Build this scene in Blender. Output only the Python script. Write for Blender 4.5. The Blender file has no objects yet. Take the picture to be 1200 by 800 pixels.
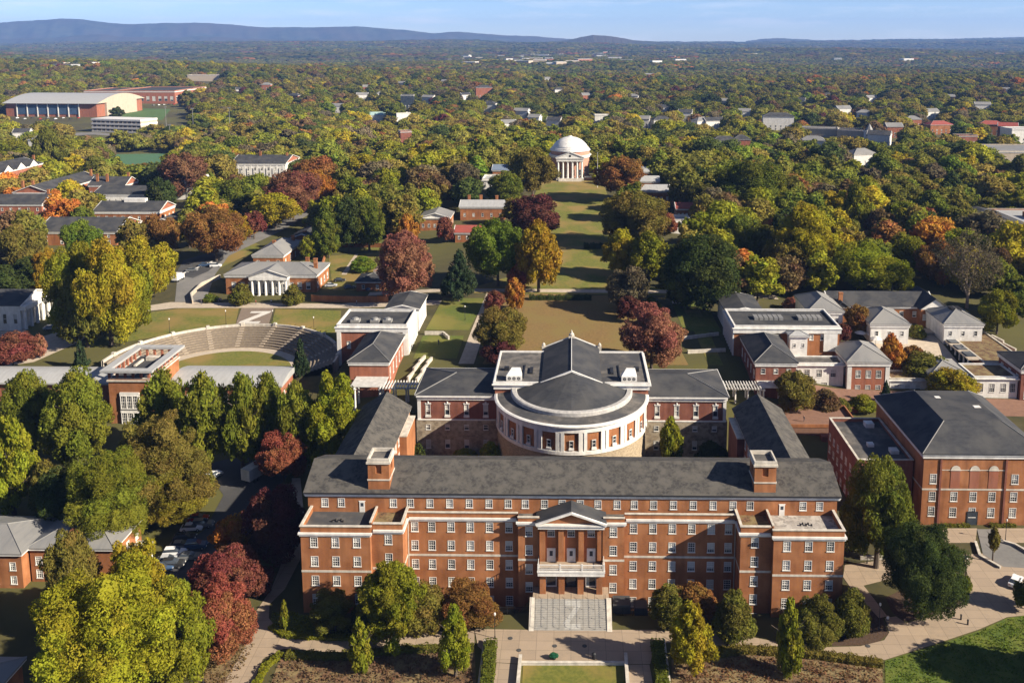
import bpy, bmesh, math, random
import numpy as np
from math import radians, sin, cos, tan, atan, sqrt, pi
from mathutils import Vector, Matrix

# ------------------------------------------------------------------ camera, sky, sun, exposure
scene = bpy.context.scene
COL = scene.collection
FPX, X0, Y0 = 1050., 654., 198.            # calibrated focal length and principal point (photo pixels, 1200 wide)
PITCH, YAW = radians(8.2), radians(0.9)
CAMP = (0., -150., 103.)
cam_d = bpy.data.cameras.new('camera'); cam = bpy.data.objects.new('camera', cam_d); COL.objects.link(cam)
cam.location = CAMP; cam.rotation_euler = (radians(90) - PITCH, 0, YAW)
cam_d.sensor_width = 36; cam_d.lens = FPX / 1200 * 36
cam_d.shift_x = (600 - X0) / 1200; cam_d.shift_y = -(400 - Y0) / 1200
cam_d.clip_start = 1; cam_d.clip_end = 200000
scene.camera = cam
SUN_EL, SUN_AZ = 29., 110.                 # azimuth clockwise from +Y
w = bpy.data.worlds.new('World'); scene.world = w; w.use_nodes = True
nt = w.node_tree; nt.nodes.clear()
wo = nt.nodes.new('ShaderNodeOutputWorld'); bg = nt.nodes.new('ShaderNodeBackground')
sky = nt.nodes.new('ShaderNodeTexSky'); sky.sky_type = 'NISHITA'; sky.sun_disc = False
sky.sun_elevation = radians(SUN_EL); sky.sun_rotation = radians(SUN_AZ); sky.altitude = 1500; sky.air_density = .55; sky.dust_density = 1.2; sky.ozone_density = 3.0
bg.inputs['Strength'].default_value = 0.058
# thin high cloud streaks low over the horizon, mixed into the sky itself
tc = nt.nodes.new('ShaderNodeTexCoord'); mp = nt.nodes.new('ShaderNodeMapping'); mp.inputs['Scale'].default_value = (5, 5, 42)
nz = nt.nodes.new('ShaderNodeTexNoise'); nz.inputs['Scale'].default_value = 1.6; nz.inputs['Detail'].default_value = 7; nz.inputs['Roughness'].default_value = .6
rp = nt.nodes.new('ShaderNodeValToRGB'); rp.color_ramp.elements[0].position = .5; rp.color_ramp.elements[1].position = .78
rp.color_ramp.elements[1].color = (.5, .5, .5, 1)
mx = nt.nodes.new('ShaderNodeMix'); mx.data_type = 'RGBA'; mx.inputs['B'].default_value = (9.0, 9.0, 9.2, 1)
nt.links.new(tc.outputs['Generated'], mp.inputs['Vector']); nt.links.new(mp.outputs['Vector'], nz.inputs['Vector'])
nt.links.new(nz.outputs['Fac'], rp.inputs['Fac']); nt.links.new(rp.outputs['Color'], mx.inputs['Factor'])
tn = nt.nodes.new('ShaderNodeMix'); tn.data_type = 'RGBA'; tn.blend_type = 'MULTIPLY'; tn.inputs['Factor'].default_value = 1; 
sxyz = nt.nodes.new('ShaderNodeSeparateXYZ'); nt.links.new(tc.outputs['Generated'], sxyz.inputs[0])
el = nt.nodes.new('ShaderNodeValToRGB'); el.color_ramp.elements[0].position = .0; el.color_ramp.elements[0].color = (1.75, 1.5, 1.32, 1); el.color_ramp.elements[1].position = .06; el.color_ramp.elements[1].color = (1.15, 1.2, 1.28, 1); e_ = el.color_ramp.elements.new(.14); e_.color = (.62, .76, .98, 1)
nt.links.new(sxyz.outputs['Z'], el.inputs['Fac']); nt.links.new(el.outputs['Color'], tn.inputs['B'])
nt.links.new(sky.outputs['Color'], tn.inputs['A']); nt.links.new(tn.outputs['Result'], mx.inputs['A']); nt.links.new(mx.outputs['Result'], bg.inputs['Color'])
nt.links.new(bg.outputs['Background'], wo.inputs['Surface'])
sl = bpy.data.lights.new('sun', 'SUN'); sl.energy = 5.0; sl.angle = radians(.53); sl.color = (1., .89, .72)
sun = bpy.data.objects.new('sun', sl); COL.objects.link(sun)
sdir = Vector((sin(radians(SUN_AZ)) * cos(radians(SUN_EL)), cos(radians(SUN_AZ)) * cos(radians(SUN_EL)), sin(radians(SUN_EL))))
sun.rotation_euler = sdir.to_track_quat('Z', 'Y').to_euler(); sun.location = (150, -50, 300)
vs = scene.view_settings; vs.view_transform = 'Standard'; vs.look = 'None'; vs.gamma = 1; vs.use_curve_mapping = False
vs.exposure = 1.2
cy = scene.cycles
cy.max_bounces = 4; cy.diffuse_bounces = 2; cy.glossy_bounces = 2; cy.transmission_bounces = 2; cy.transparent_max_bounces = 4; cy.volume_bounces = 0
cy.use_denoising = True
try: cy.denoising_prefilter = 'ACCURATE'
except Exception: pass
cy.sample_clamp_indirect = 4
HAZE_DENSITY = 5.5e-5

# ------------------------------------------------------------------ pixel <-> place (photo pixels to metres, used only to read positions off the photo)
def ray(px, py):
    x = (px - X0) / FPX; y = (py - Y0) / FPX
    v = (x, cos(PITCH) - y * sin(PITCH), -sin(PITCH) - y * cos(PITCH))
    c, s = cos(YAW), sin(YAW)
    return (v[0] * c - v[1] * s, v[0] * s + v[1] * c, v[2])
def Wz(px, py, z):
    r = ray(px, py); t = (z - CAMP[2]) / r[2]
    return (CAMP[0] + t * r[0], CAMP[1] + t * r[1])
def depth(x, y, z):
    x -= CAMP[0]; y -= CAMP[1]; z -= CAMP[2]
    y2 = -x * sin(YAW) * -1 * -1 + y * cos(YAW)
    y2 = x * sin(-YAW) + y * cos(YAW)
    return y2 * cos(PITCH) - z * sin(PITCH)

# ------------------------------------------------------------------ terrain height
HX = np.array([-420, -200, -130, -75, -46, 46, 75, 140, 420.])
HY = np.array([-140, -10, 6, 25, 60, 80, 100, 130, 170, 250, 376, 450, 600, 1000, 2200, 3200.])
HZ = np.array([
 [-2, -1, -1, 0, 1, 2, 3, 4, 5, 6, 5, 3, 0, -4, 0, 0],
 [-2, -1, -1, 0, 1, 2, 4, 6, 7, 8, 7, 5, 2, -4, 0, 0],
 [-1.2, -1, -.7, -.4, 1, 2, 5, 8.5, 8.5, 10, 12, 10, 4, -4, 0, 0],
 [-.9, -.7, -.7, -.4, 1, 3, 6.5, 9, 10, 12.5, 18, 17, 6, -3, 0, 0],
 [-.8, -.7, -.7, -1, 1, 5.5, 9.5, 10.8, 11.8, 14, 20, 19, 8, -2, 0, 0],
 [-.8, -.7, -.7, -1, 1, 5.5, 9.5, 10.8, 11.8, 14, 20, 19, 8, -2, 0, 0],
 [-.9, -.7, -.5, -.2, .5, 1.5, 4.5, 8, 10, 12, 17, 17, 8, 0, 0, 0],
 [-1, -.7, -.3, 0, .5, 1, 3, 7.5, 9.5, 10, 12, 12, 6, 0, 0, 0],
 [-1, -.7, 0, 0, 0, 1, 2, 5, 7, 7, 7, 7, 4, 0, 0, 0]])
AMC = (-104., 102.)
def H(x, y):
    x = np.asarray(x, float); y = np.asarray(y, float)
    xc = np.clip(x, HX[0], HX[-1] - 1e-6); yc = np.clip(y, HY[0], HY[-1] - 1e-6)
    i = np.clip(np.searchsorted(HX, xc, 'right') - 1, 0, len(HX) - 2); j = np.clip(np.searchsorted(HY, yc, 'right') - 1, 0, len(HY) - 2)
    a = (xc - HX[i]) / (HX[i + 1] - HX[i]); b = (yc - HY[j]) / (HY[j + 1] - HY[j])
    b = b * b * (3 - 2 * b) * .5 + b * .5
    z = (HZ[i, j] * (1 - a) + HZ[i + 1, j] * a) * (1 - b) + (HZ[i, j + 1] * (1 - a) + HZ[i + 1, j + 1] * a) * b
    r = np.hypot(x - AMC[0], y - AMC[1])                                  # bowl of the amphitheatre
    m = np.clip((36 - r) / 2, 0, 1) * (y > 99.5)
    z = z * (1 - m) + (5.0 - .04) * m
    m2 = ((np.abs(x) > 9.8) & (np.abs(x) < 30.6) & (y > 1.2) & (y < 22))      # areaway along the main facade
    z = np.where(m2, -3.4, z)
    far = np.clip((np.hypot(x, y) - 900) / 1500, 0, 1)
    z = z + far * (16 * np.sin(x * .0021 + 1.3) * np.cos(y * .0017) + 10 * np.sin(x * .00071 + y * .0011) + 9 * np.sin(y * .0043 + x * .0009))
    far2 = np.clip((np.hypot(x, y) - 4500) / 5000, 0, 1)
    z = z + far2 * (22 + 26 * np.sin(x * .0006 + y * .00031) + 18 * np.cos(x * .00033 - y * .0007))
    rim = np.clip((np.hypot(x, y) - 7500) / 6000, 0, 1)
    z = z * (1 - rim * .4) + rim * (62 + 9 * np.sin(x * .0011 + 1) + 6 * np.sin(x * .0031))
    return z
def h(x, y): return float(H(x, y))
def G(px, py):                                                      # where the view ray meets the ground
    r = ray(px, py); t0 = 60.
    for k in range(900):
        t1 = t0 * 1.012
        if CAMP[2] + t1 * r[2] <= h(CAMP[0] + t1 * r[0], CAMP[1] + t1 * r[1]): break
        t0 = t1
    for k in range(20):
        tm = (t0 + t1) / 2
        if CAMP[2] + tm * r[2] <= h(CAMP[0] + tm * r[0], CAMP[1] + tm * r[1]): t1 = tm
        else: t0 = tm
    return (CAMP[0] + t1 * r[0], CAMP[1] + t1 * r[1])

# ------------------------------------------------------------------ materials
def lin(c):
    return tuple((v / 12.92 if v <= .04045 else ((v + .055) / 1.055) ** 2.4) for v in c)
def s8(r, g, b): return lin((r / 255, g / 255, b / 255))
MATS = {}
def mat(name, c1, c2=None, rough=.8, scale=1.5, detail=5, contrast=(.35, .65), c3=None, scale3=.12, metallic=0., spec=.3, stretch=None, bump=0., world=True):
    m = bpy.data.materials.new(name); m.use_nodes = True; n = m.node_tree; L = n.links
    p = n.nodes['Principled BSDF']; p.inputs['Roughness'].default_value = rough; p.inputs['Metallic'].default_value = metallic
    p.inputs['Specular IOR Level'].default_value = spec
    if c2 is None:
        p.inputs['Base Color'].default_value = (*c1, 1)
    else:
        g = n.nodes.new('ShaderNodeNewGeometry') if world else n.nodes.new('ShaderNodeTexCoord')
        vec = g.outputs['Position'] if world else g.outputs['Object']
        if stretch:
            mpn = n.nodes.new('ShaderNodeMapping'); mpn.inputs['Scale'].default_value = stretch; L.new(vec, mpn.inputs['Vector']); vec2 = mpn.outputs['Vector']
        else: vec2 = vec
        t = n.nodes.new('ShaderNodeTexNoise'); t.inputs['Scale'].default_value = scale; t.inputs['Detail'].default_value = detail; t.inputs['Roughness'].default_value = .62
        L.new(vec2, t.inputs['Vector'])
        r = n.nodes.new('ShaderNodeValToRGB'); r.color_ramp.elements[0].position, r.color_ramp.elements[1].position = contrast
        r.color_ramp.elements[0].color = (*c1, 1); r.color_ramp.elements[1].color = (*c2, 1)
        L.new(t.outputs['Fac'], r.inputs['Fac']); out = r.outputs['Color']
        if c3 is not None:
            t3 = n.nodes.new('ShaderNodeTexNoise'); t3.inputs['Scale'].default_value = scale3; t3.inputs['Detail'].default_value = 4; L.new(vec, t3.inputs['Vector'])
            r3 = n.nodes.new('ShaderNodeValToRGB'); r3.color_ramp.elements[0].position = .42; r3.color_ramp.elements[1].position = .62
            L.new(t3.outputs['Fac'], r3.inputs['Fac'])
            mm = n.nodes.new('ShaderNodeMix'); mm.data_type = 'RGBA'; mm.inputs['B'].default_value = (*c3, 1)
            L.new(r3.outputs['Color'], mm.inputs['Factor']); L.new(out, mm.inputs['A']); out = mm.outputs['Result']
        L.new(out, p.inputs['Base Color'])
        if bump:
            b = n.nodes.new('ShaderNodeBump'); b.inputs['Strength'].default_value = bump; b.inputs['Distance'].default_value = .1
            L.new(t.outputs['Fac'], b.inputs['Height']); L.new(b.outputs['Normal'], p.inputs['Normal'])
    MATS[name] = m
    return m
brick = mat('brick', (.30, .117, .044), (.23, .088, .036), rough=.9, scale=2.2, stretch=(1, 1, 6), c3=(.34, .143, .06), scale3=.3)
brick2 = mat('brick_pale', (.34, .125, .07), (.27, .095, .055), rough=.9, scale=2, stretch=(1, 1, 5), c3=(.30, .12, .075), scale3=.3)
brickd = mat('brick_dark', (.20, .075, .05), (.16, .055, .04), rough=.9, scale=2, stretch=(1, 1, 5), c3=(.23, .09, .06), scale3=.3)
white = mat('white_paint', (.72, .70, .66), (.60, .58, .545), rough=.55, scale=.7)
stone = mat('limestone', (.58, .53, .45), (.46, .42, .36), rough=.85, scale=1.1)
rubble = mat('rubble_stone', (.27, .215, .15), (.15, .12, .09), rough=.95, scale=1.6, contrast=(.4, .6), c3=(.33, .28, .21), scale3=.9, stretch=(1, 1, 2.2))
slate = mat('slate', (.082, .077, .069), (.045, .043, .042), rough=.9, scale=1.7, detail=3, contrast=(.38, .60), c3=(.095, .088, .078), scale3=.5, spec=.1)
slated = mat('slate_dark', (.052, .053, .057), (.035, .037, .043), rough=.85, scale=.8, c3=(.068, .067, .067), scale3=.22, spec=.12, stretch=(1, 2.5, 1))
metalroof = mat('metal_roof', (.205, .20, .192), (.165, .165, .165), rough=.55, scale=.35, stretch=(4, .6, 1), c3=(.225, .218, .205), scale3=.09)
metalwhite = mat('pale_metal_roof', (.37, .37, .365), (.31, .31, .305), rough=.5, scale=.4, stretch=(3, .6, 1))
tarroof = mat('flat_roof_membrane', (.15, .135, .12), (.075, .07, .065), rough=.9, scale=.45, contrast=(.4, .6), c3=(.055, .055, .058), scale3=.16)
gravroof = mat('paver_roof', (.42, .39, .35), (.22, .2, .18), rough=.95, scale=1.1, contrast=(.47, .53), c3=(.33, .3, .27), scale3=.4)
concrete = mat('concrete', (.47, .39, .30), (.40, .335, .26), rough=.9, scale=.6, c3=(.43, .36, .28), scale3=.1)
paving = mat('tan_paving', (.36, .275, .195), (.30, .235, .17), rough=.9, scale=.8, c3=(.33, .255, .185), scale3=.12)
steps_m = mat('bluestone_steps', (.33, .31, .28), (.27, .26, .24), rough=.85, scale=1.2)
asphalt = mat('asphalt', (.055, .055, .057), (.042, .042, .045), rough=.95, scale=2.5, c3=(.07, .068, .066), scale3=.1)
greyroad = mat('grey_road', (.17, .165, .155), (.14, .135, .13), rough=.95, scale=1.2, c3=(.19, .18, .17), scale3=.12)
mulch = mat('mulch', (.085, .052, .033), (.05, .03, .02), rough=1, scale=3, bump=.6)
drybed = mat('dry_planting', (.17, .095, .05), (.07, .045, .025), rough=1, scale=2.4, contrast=(.42, .58), c3=(.2, .15, .07), scale3=.5, bump=1)
def joints(m, wd, ht, k=.62):
    n = m.node_tree; L = n.links; p = n.nodes['Principled BSDF']; src = p.inputs['Base Color'].links[0].from_socket
    g = n.nodes.new('ShaderNodeNewGeometry'); b = n.nodes.new('ShaderNodeTexBrick'); b.offset = 0; b.inputs['Scale'].default_value = 1; b.inputs['Brick Width'].default_value = wd; b.inputs['Row Height'].default_value = ht; b.inputs['Mortar Size'].default_value = .045
    b.inputs['Color1'].default_value = (1, 1, 1, 1); b.inputs['Color2'].default_value = (.88, .88, .88, 1); b.inputs['Mortar'].default_value = (k, k, k, 1)
    L.new(g.outputs['Position'], b.inputs['Vector']); x = n.nodes.new('ShaderNodeMix'); x.data_type = 'RGBA'; x.blend_type = 'MULTIPLY'; x.inputs['Factor'].default_value = 1
    L.new(src, x.inputs['A']); L.new(b.outputs['Color'], x.inputs['B']); L.new(x.outputs['Result'], p.inputs['Base Color'])
joints(paving, 3.0, 2.4)
def streaks(m, lo=.74, hi=1.1):
    n = m.node_tree; L = n.links; p = n.nodes['Principled BSDF']; src = p.inputs['Base Color'].links[0].from_socket
    g = n.nodes.new('ShaderNodeNewGeometry'); mp_ = n.nodes.new('ShaderNodeMapping'); mp_.inputs['Scale'].default_value = (.9, .9, .13); t = n.nodes.new('ShaderNodeTexNoise'); t.inputs['Scale'].default_value = 1; t.inputs['Detail'].default_value = 5
    r = n.nodes.new('ShaderNodeMapRange'); r.inputs['From Min'].default_value = .3; r.inputs['From Max'].default_value = .68; r.inputs['To Min'].default_value = lo; r.inputs['To Max'].default_value = hi
    x = n.nodes.new('ShaderNodeMix'); x.data_type = 'RGBA'; x.blend_type = 'MULTIPLY'; x.inputs['Factor'].default_value = 1
    L.new(g.outputs['Position'], mp_.inputs['Vector']); L.new(mp_.outputs['Vector'], t.inputs['Vector']); L.new(t.outputs['Fac'], r.inputs['Value']); L.new(src, x.inputs['A']); L.new(r.outputs['Result'], x.inputs['B']); L.new(x.outputs['Result'], p.inputs['Base Color'])
for m_ in (brick, brick2, brickd): streaks(m_)
streaks(white, .84, 1.06); streaks(stone, .72, 1.08); streaks(concrete, .85, 1.05)
lawn_g = mat('lawn_grass', (.105, .125, .02), (.07, .095, .014), rough=1, scale=1.8, c3=(.15, .135, .028), scale3=.07)
lawn_b = mat('dormant_grass', (.20, .125, .045), (.15, .095, .034), rough=1, scale=1.4, contrast=(.42, .58), c3=(.175, .125, .04), scale3=.09)
lawn_m = mat('mixed_lawn', (.15, .145, .026), (.10, .112, .018), rough=1, scale=1.2, contrast=(.42, .58), c3=(.215, .15, .045), scale3=.085)
ground_m = mat('ground_mix', (.075, .062, .024), (.045, .042, .016), rough=1, scale=.25, c3=(.09, .085, .022), scale3=.012)
black = mat('black_metal', (.02, .02, .022), None, rough=.5)
glassm = mat('window_glass', (.022, .03, .042), (.05, .06, .075), rough=.08, scale=.3, spec=.7)
blind = mat('window_blind', (.55, .53, .48), (.42, .41, .38), rough=.7, scale=.5)
wood = mat('bark', (.11, .085, .065), (.06, .047, .037), rough=.95, scale=3, stretch=(3, 3, .6))
green_court = mat('court_green', (.07, .15, .075), (.06, .13, .07), rough=.9, scale=.2)
redroof = mat('red_metal_roof', (.30, .07, .05), (.24, .06, .045), rough=.7, scale=.4)
turf = mat('turf', (.07, .13, .035), (.06, .11, .03), rough=1, scale=.05)
mountain_m = mat('mountain_forest', (.045, .05, .03), (.018, .024, .018), rough=1, scale=.006, c3=(.05, .04, .028), scale3=.0016, contrast=(.4, .6))

def leaf_mat(name, instanced=False):
    m = bpy.data.materials.new(name); m.use_nodes = True; n = m.node_tree; L = n.links
    for x in list(n.nodes): n.nodes.remove(x)
    out = n.nodes.new('ShaderNodeOutputMaterial')
    if instanced:
        oc = n.nodes.new('ShaderNodeAttribute'); oc.attribute_type = 'INSTANCER'; oc.attribute_name = 'tcol'; col = oc.outputs['Color']
    else:
        oc = n.nodes.new('ShaderNodeObjectInfo'); col = oc.outputs['Color']
    at = n.nodes.new('ShaderNodeAttribute'); at.attribute_name = 'v'
    sp = n.nodes.new('ShaderNodeSeparateColor'); L.new(at.outputs['Color'], sp.inputs['Color'])
    hs = n.nodes.new('ShaderNodeHueSaturation'); L.new(col, hs.inputs['Color'])
    mr = n.nodes.new('ShaderNodeMapRange'); mr.inputs['To Min'].default_value = .482; mr.inputs['To Max'].default_value = .535; L.new(sp.outputs['Green'], mr.inputs['Value'])
    mv = n.nodes.new('ShaderNodeMapRange'); mv.inputs['To Min'].default_value = .55; mv.inputs['To Max'].default_value = 1.45; L.new(sp.outputs['Red'], mv.inputs['Value'])
    L.new(mr.outputs['Result'], hs.inputs['Hue']); L.new(mv.outputs['Result'], hs.inputs['Value'])
    d = n.nodes.new('ShaderNodeBsdfDiffuse'); L.new(hs.outputs['Color'], d.inputs['Color'])
    t = n.nodes.new('ShaderNodeBsdfTranslucent'); L.new(hs.outputs['Color'], t.inputs['Color'])
    ms = n.nodes.new('ShaderNodeMixShader'); ms.inputs['Fac'].default_value = .36
    L.new(d.outputs['BSDF'], ms.inputs[1]); L.new(t.outputs['BSDF'], ms.inputs[2]); L.new(ms.outputs['Shader'], out.inputs['Surface'])
    return m
LEAF = leaf_mat('foliage'); LEAFI = leaf_mat('far_foliage', True)

# ------------------------------------------------------------------ mesh helpers
class MB:
    def __init__(s): s.v = []; s.f = []; s.m = []
    def quad(s, a, b, c, d, m=0):
        i = len(s.v); s.v += [a, b, c, d]; s.f.append((i, i + 1, i + 2, i + 3)); s.m.append(m)
    def poly(s, pts, m=0):
        i = len(s.v); s.v += list(pts); s.f.append(tuple(range(i, i + len(pts)))); s.m.append(m)
    def box(s, x0, x1, y0, y1, z0, z1, m=0, rot=0., c=None):
        P = [(x0, y0), (x1, y0), (x1, y1), (x0, y1)]
        if rot:
            cx, cyy = c if c else ((x0 + x1) / 2, (y0 + y1) / 2); k, q = cos(rot), sin(rot)
            P = [(cx + (x - cx) * k - (y - cyy) * q, cyy + (x - cx) * q + (y - cyy) * k) for x, y in P]
        i = len(s.v); s.v += [(x, y, z0) for x, y in P] + [(x, y, z1) for x, y in P]
        for f in ((3, 2, 1, 0), (4, 5, 6, 7), (0, 1, 5, 4), (1, 2, 6, 5), (2, 3, 7, 6), (3, 0, 4, 7)):
            s.f.append(tuple(i + k for k in f)); s.m.append(m)
    def prism(s, pts, z0, z1, m=0):
        n = len(pts); i = len(s.v); s.v += [(x, y, z0) for x, y in pts] + [(x, y, z1) for x, y in pts]
        s.f.append(tuple(i + k for k in reversed(range(n)))); s.m.append(m); s.f.append(tuple(i + n + k for k in range(n))); s.m.append(m)
        for k in range(n):
            j = (k + 1) % n; s.f.append((i + k, i + j, i + n + j, i + n + k)); s.m.append(m)
    def cyl(s, x, y, z0, z1, r0, r1=None, n=10, m=0):
        r1 = r0 if r1 is None else r1; i = len(s.v)
        for k in range(n): a = 2 * pi * k / n; s.v.append((x + r0 * cos(a), y + r0 * sin(a), z0))
        for k in range(n): a = 2 * pi * k / n; s.v.append((x + r1 * cos(a), y + r1 * sin(a), z1))
        for k in range(n): j = (k + 1) % n; s.f.append((i + k, i + j, i + n + j, i + n + k)); s.m.append(m)
        s.f.append(tuple(i + n + k for k in range(n))); s.m.append(m); s.f.append(tuple(i + k for k in reversed(range(n)))); s.m.append(m)
    def tube(s, a, b, r0, r1, n=6, m=0):
        a, b = Vector(a), Vector(b); d = (b - a).normalized(); u = d.orthogonal().normalized(); w_ = d.cross(u); i = len(s.v)
        for c, r in ((a, r0), (b, r1)):
            for k in range(n): t = 2 * pi * k / n; s.v.append(tuple(c + (u * cos(t) + w_ * sin(t)) * r))
        for k in range(n): j = (k + 1) % n; s.f.append((i + k, i + j, i + n + j, i + n + k)); s.m.append(m)
        s.f.append(tuple(i + n + k for k in range(n))); s.m.append(m); s.f.append(tuple(i + k for k in reversed(range(n)))); s.m.append(m)
    def lathe(s, x, y, prof, n=32, a0=0., a1=2 * pi, m=0):            # prof: (r, z) list
        full = abs(a1 - a0 - 2 * pi) < 1e-6; cnt = n if full else n + 1; i = len(s.v)
        for r, z in prof:
            for k in range(cnt): a = a0 + (a1 - a0) * k / n; s.v.append((x + r * cos(a), y + r * sin(a), z))
        for p in range(len(prof) - 1):
            for k in range(n):
                j = (k + 1) % cnt
                s.f.append((i + p * cnt + k, i + p * cnt + j, i + (p + 1) * cnt + j, i + (p + 1) * cnt + k)); s.m.append(m)
    def wall(s, p, u, L, z0, z1, ops=(), dep=.16, m=0):               # wall face with real openings; u runs to the right seen from outside
        nx, ny = -u[1], u[0]                                          # inward
        us = sorted({0., L} | {min(max(q, 0), L) for o in ops for q in o[:2]}); zs = sorted({z0, z1} | {min(max(q, z0), z1) for o in ops for q in o[2:4]})
        P = lambda a, z, d=0.: (p[0] + u[0] * a + nx * d, p[1] + u[1] * a + ny * d, z)
        for a, b in zip(us[:-1], us[1:]):
            run = None
            for c, d in zip(zs[:-1], zs[1:]):
                am, zm = (a + b) / 2, (c + d) / 2
                hole = any(o[0] < am < o[1] and o[2] < zm < o[3] for o in ops)
                if hole:
                    if run is not None: s.quad(P(a, run), P(b, run), P(b, c), P(a, c), m); run = None
                elif run is None: run = c
            if run is not None: s.quad(P(a, run), P(b, run), P(b, z1), P(a, z1), m)
        for a, b, c, d in ops:
            s.quad(P(a, c), P(a, c, dep), P(a, d, dep), P(a, d), m); s.quad(P(b, c, dep), P(b, c), P(b, d), P(b, d, dep), m)
            s.quad(P(a, c), P(b, c), P(b, c, dep), P(a, c, dep), m); s.quad(P(a, d, dep), P(b, d, dep), P(b, d), P(a, d), m)
    def mesh(s, name, mats):
        me = bpy.data.meshes.new(name); me.from_pydata(s.v, [], s.f)
        for q in (mats if isinstance(mats, (list, tuple)) else [mats]): me.materials.append(q)
        if any(s.m): me.polygons.foreach_set('material_index', s.m)
        me.update(); return me
    def build(s, name, mats, parent=None, loc=None, smooth=False):
        me = s.mesh(name, mats)
        if smooth: me.polygons.foreach_set('use_smooth', [True] * len(me.polygons))
        return link(name, me, parent, loc)
def link(name, me, parent=None, loc=None, rz=0.):
    o = bpy.data.objects.new(name, me); COL.objects.link(o)
    if parent: o.parent = parent
    if loc: o.location = loc
    if rz: o.rotation_euler = (0, 0, rz)
    return o
def tag(o, label=None, cat=None, group=None, kind=None):
    if label: o['label'] = label
    if cat: o['category'] = cat
    if group: o['group'] = group
    if kind: o['kind'] = kind
    return o
def empty(name, loc, label, cat, group=None, rz=0.):
    o = bpy.data.objects.new(name, None); COL.objects.link(o); o.location = loc; o.rotation_euler = (0, 0, rz); o.empty_display_size = .5
    return tag(o, label, cat, group)
def struct(o, label=None):
    o['kind'] = 'structure'; return o

# ------------------------------------------------------------------ ground
def graded(lo, hi, near0, near1, step, grow=1.13):
    a = list(np.arange(near0, near1 + .1, step)); s = step
    while a[-1] < hi: s *= grow; a.append(min(a[-1] + s, hi))
    s = step
    while a[0] > lo: s *= grow; a.insert(0, max(a[0] - s, lo))
    return np.array(a)
gx = graded(-12000, 12000, -190, 150, 2.0); gy = graded(-400, 14500, -24, 200, 2.0)
XX, YY = np.meshgrid(gx, gy); ZZ = H(XX, YY)
gme = bpy.data.meshes.new('ground'); nx_, ny_ = len(gx), len(gy)
idx = np.arange(nx_ * ny_).reshape(ny_, nx_)
F_ = np.stack([idx[:-1, :-1], idx[:-1, 1:], idx[1:, 1:], idx[1:, :-1]], -1).reshape(-1, 4)
gme.from_pydata(np.stack([XX, YY, ZZ], -1).reshape(-1, 3).tolist(), [], F_.tolist()); gme.materials.append(ground_m); gme.update()
struct(link('ground', gme))

def sheet(name, pts, m, lift=.03, step=2.0, pix=True, kind='structure'):
    P = [G(*p) for p in pts] if pix else pts
    bm = bmesh.new(); vs_ = [bm.verts.new((x, y, 0)) for x, y in P]; bm.faces.new(vs_)
    xs = [p[0] for p in P]; ys = [p[1] for p in P]
    def cut(co, no): bmesh.ops.bisect_plane(bm, geom=bm.verts[:] + bm.edges[:] + bm.faces[:], plane_co=co, plane_no=no, dist=1e-5)
    a = math.ceil(min(xs) / step) * step
    while a < max(xs): cut((a, 0, 0), (1, 0, 0)); a += step
    a = math.ceil(min(ys) / step) * step
    while a < max(ys): cut((0, a, 0), (0, 1, 0)); a += step
    bmesh.ops.triangulate(bm, faces=bm.faces[:])
    for v in bm.verts: v.co.z = h(v.co.x, v.co.y) + lift
    bm.normal_update()
    for f in bm.faces:
        if f.normal.z < 0: f.normal_flip()
    me = bpy.data.meshes.new(name); bm.to_mesh(me); bm.free(); me.materials.append(m)
    o = link(name, me); o['kind'] = kind; return o
# ------------------------------------------------------------------ building kit
FOOT = []                                                           # footprints kept free of trees
WM = {}
def window_mesh(w_, h_, detail=2):
    k = ('f', round(w_, 2), round(h_, 2), detail)
    if k not in WM:
        b = MB(); t = .085; a = w_ / 2
        b.box(-a, -a + t, -.05, .14, 0, h_); b.box(a - t, a, -.05, .14, 0, h_)
        b.box(-a + t, a - t, -.05, .14, h_ - t, h_); b.box(-a - .06, a + .06, -.11, .14, -.09, .07)
        if detail >= 1: b.box(-a + t, a - t, .015, .12, h_ * .5 - .045, h_ * .5 + .045)
        if detail >= 2:
            for q in (-1, 1): b.box(q * w_ / 6 - .022, q * w_ / 6 + .022, .03, .11, .09, h_ - t)
            for q in (.26, .74): b.box(-a + t, a - t, .035, .105, h_ * q - .02, h_ * q + .02)
        WM[k] = b.mesh('window', white)
    return WM[k]
def pane_mesh(w_, h_, var):
    k = ('p', round(w_, 2), round(h_, 2), var)
    if k not in WM:
        b = MB(); a = w_ / 2 - .1; fr = (0, .32, .5, .5, .72, 1.)[var]; z1 = h_ - .1; z0 = .08; zm = z1 - (z1 - z0) * fr
        if fr < 1: b.quad((-a, .125, z0), (a, .125, z0), (a, .125, zm), (-a, .125, zm), 0)
        if fr > 0: b.quad((-a, .125, zm), (a, .125, zm), (a, .125, z1), (-a, .125, z1), 1)
        WM[k] = b.mesh('pane', [glassm, blind])
    return WM[k]
RW = random.Random(5)
def add_window(parent, x, y, z, rz, w_, h_, detail=2, var=None, name='window', proud=0.):
    x += sin(rz) * proud; y -= cos(rz) * proud
    f = link(name, window_mesh(w_, h_, detail), parent, (x, y, z), rz)
    link('pane', pane_mesh(w_, h_, RW.choice((0, 1, 2, 2, 3, 4, 4, 5)) if var is None else var), f)
    return f
SIDES = {'S': ((1, 0), 0.), 'E': ((0, 1), pi / 2), 'N': ((-1, 0), pi), 'W': ((0, -1), -pi / 2)}
def side_origin(s, x0, x1, y0, y1):
    return {'S': ((x0, y0), x1 - x0), 'E': ((x1, y0), y1 - y0), 'N': ((x1, y1), x1 - x0), 'W': ((x0, y1), y1 - y0)}[s]
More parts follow.
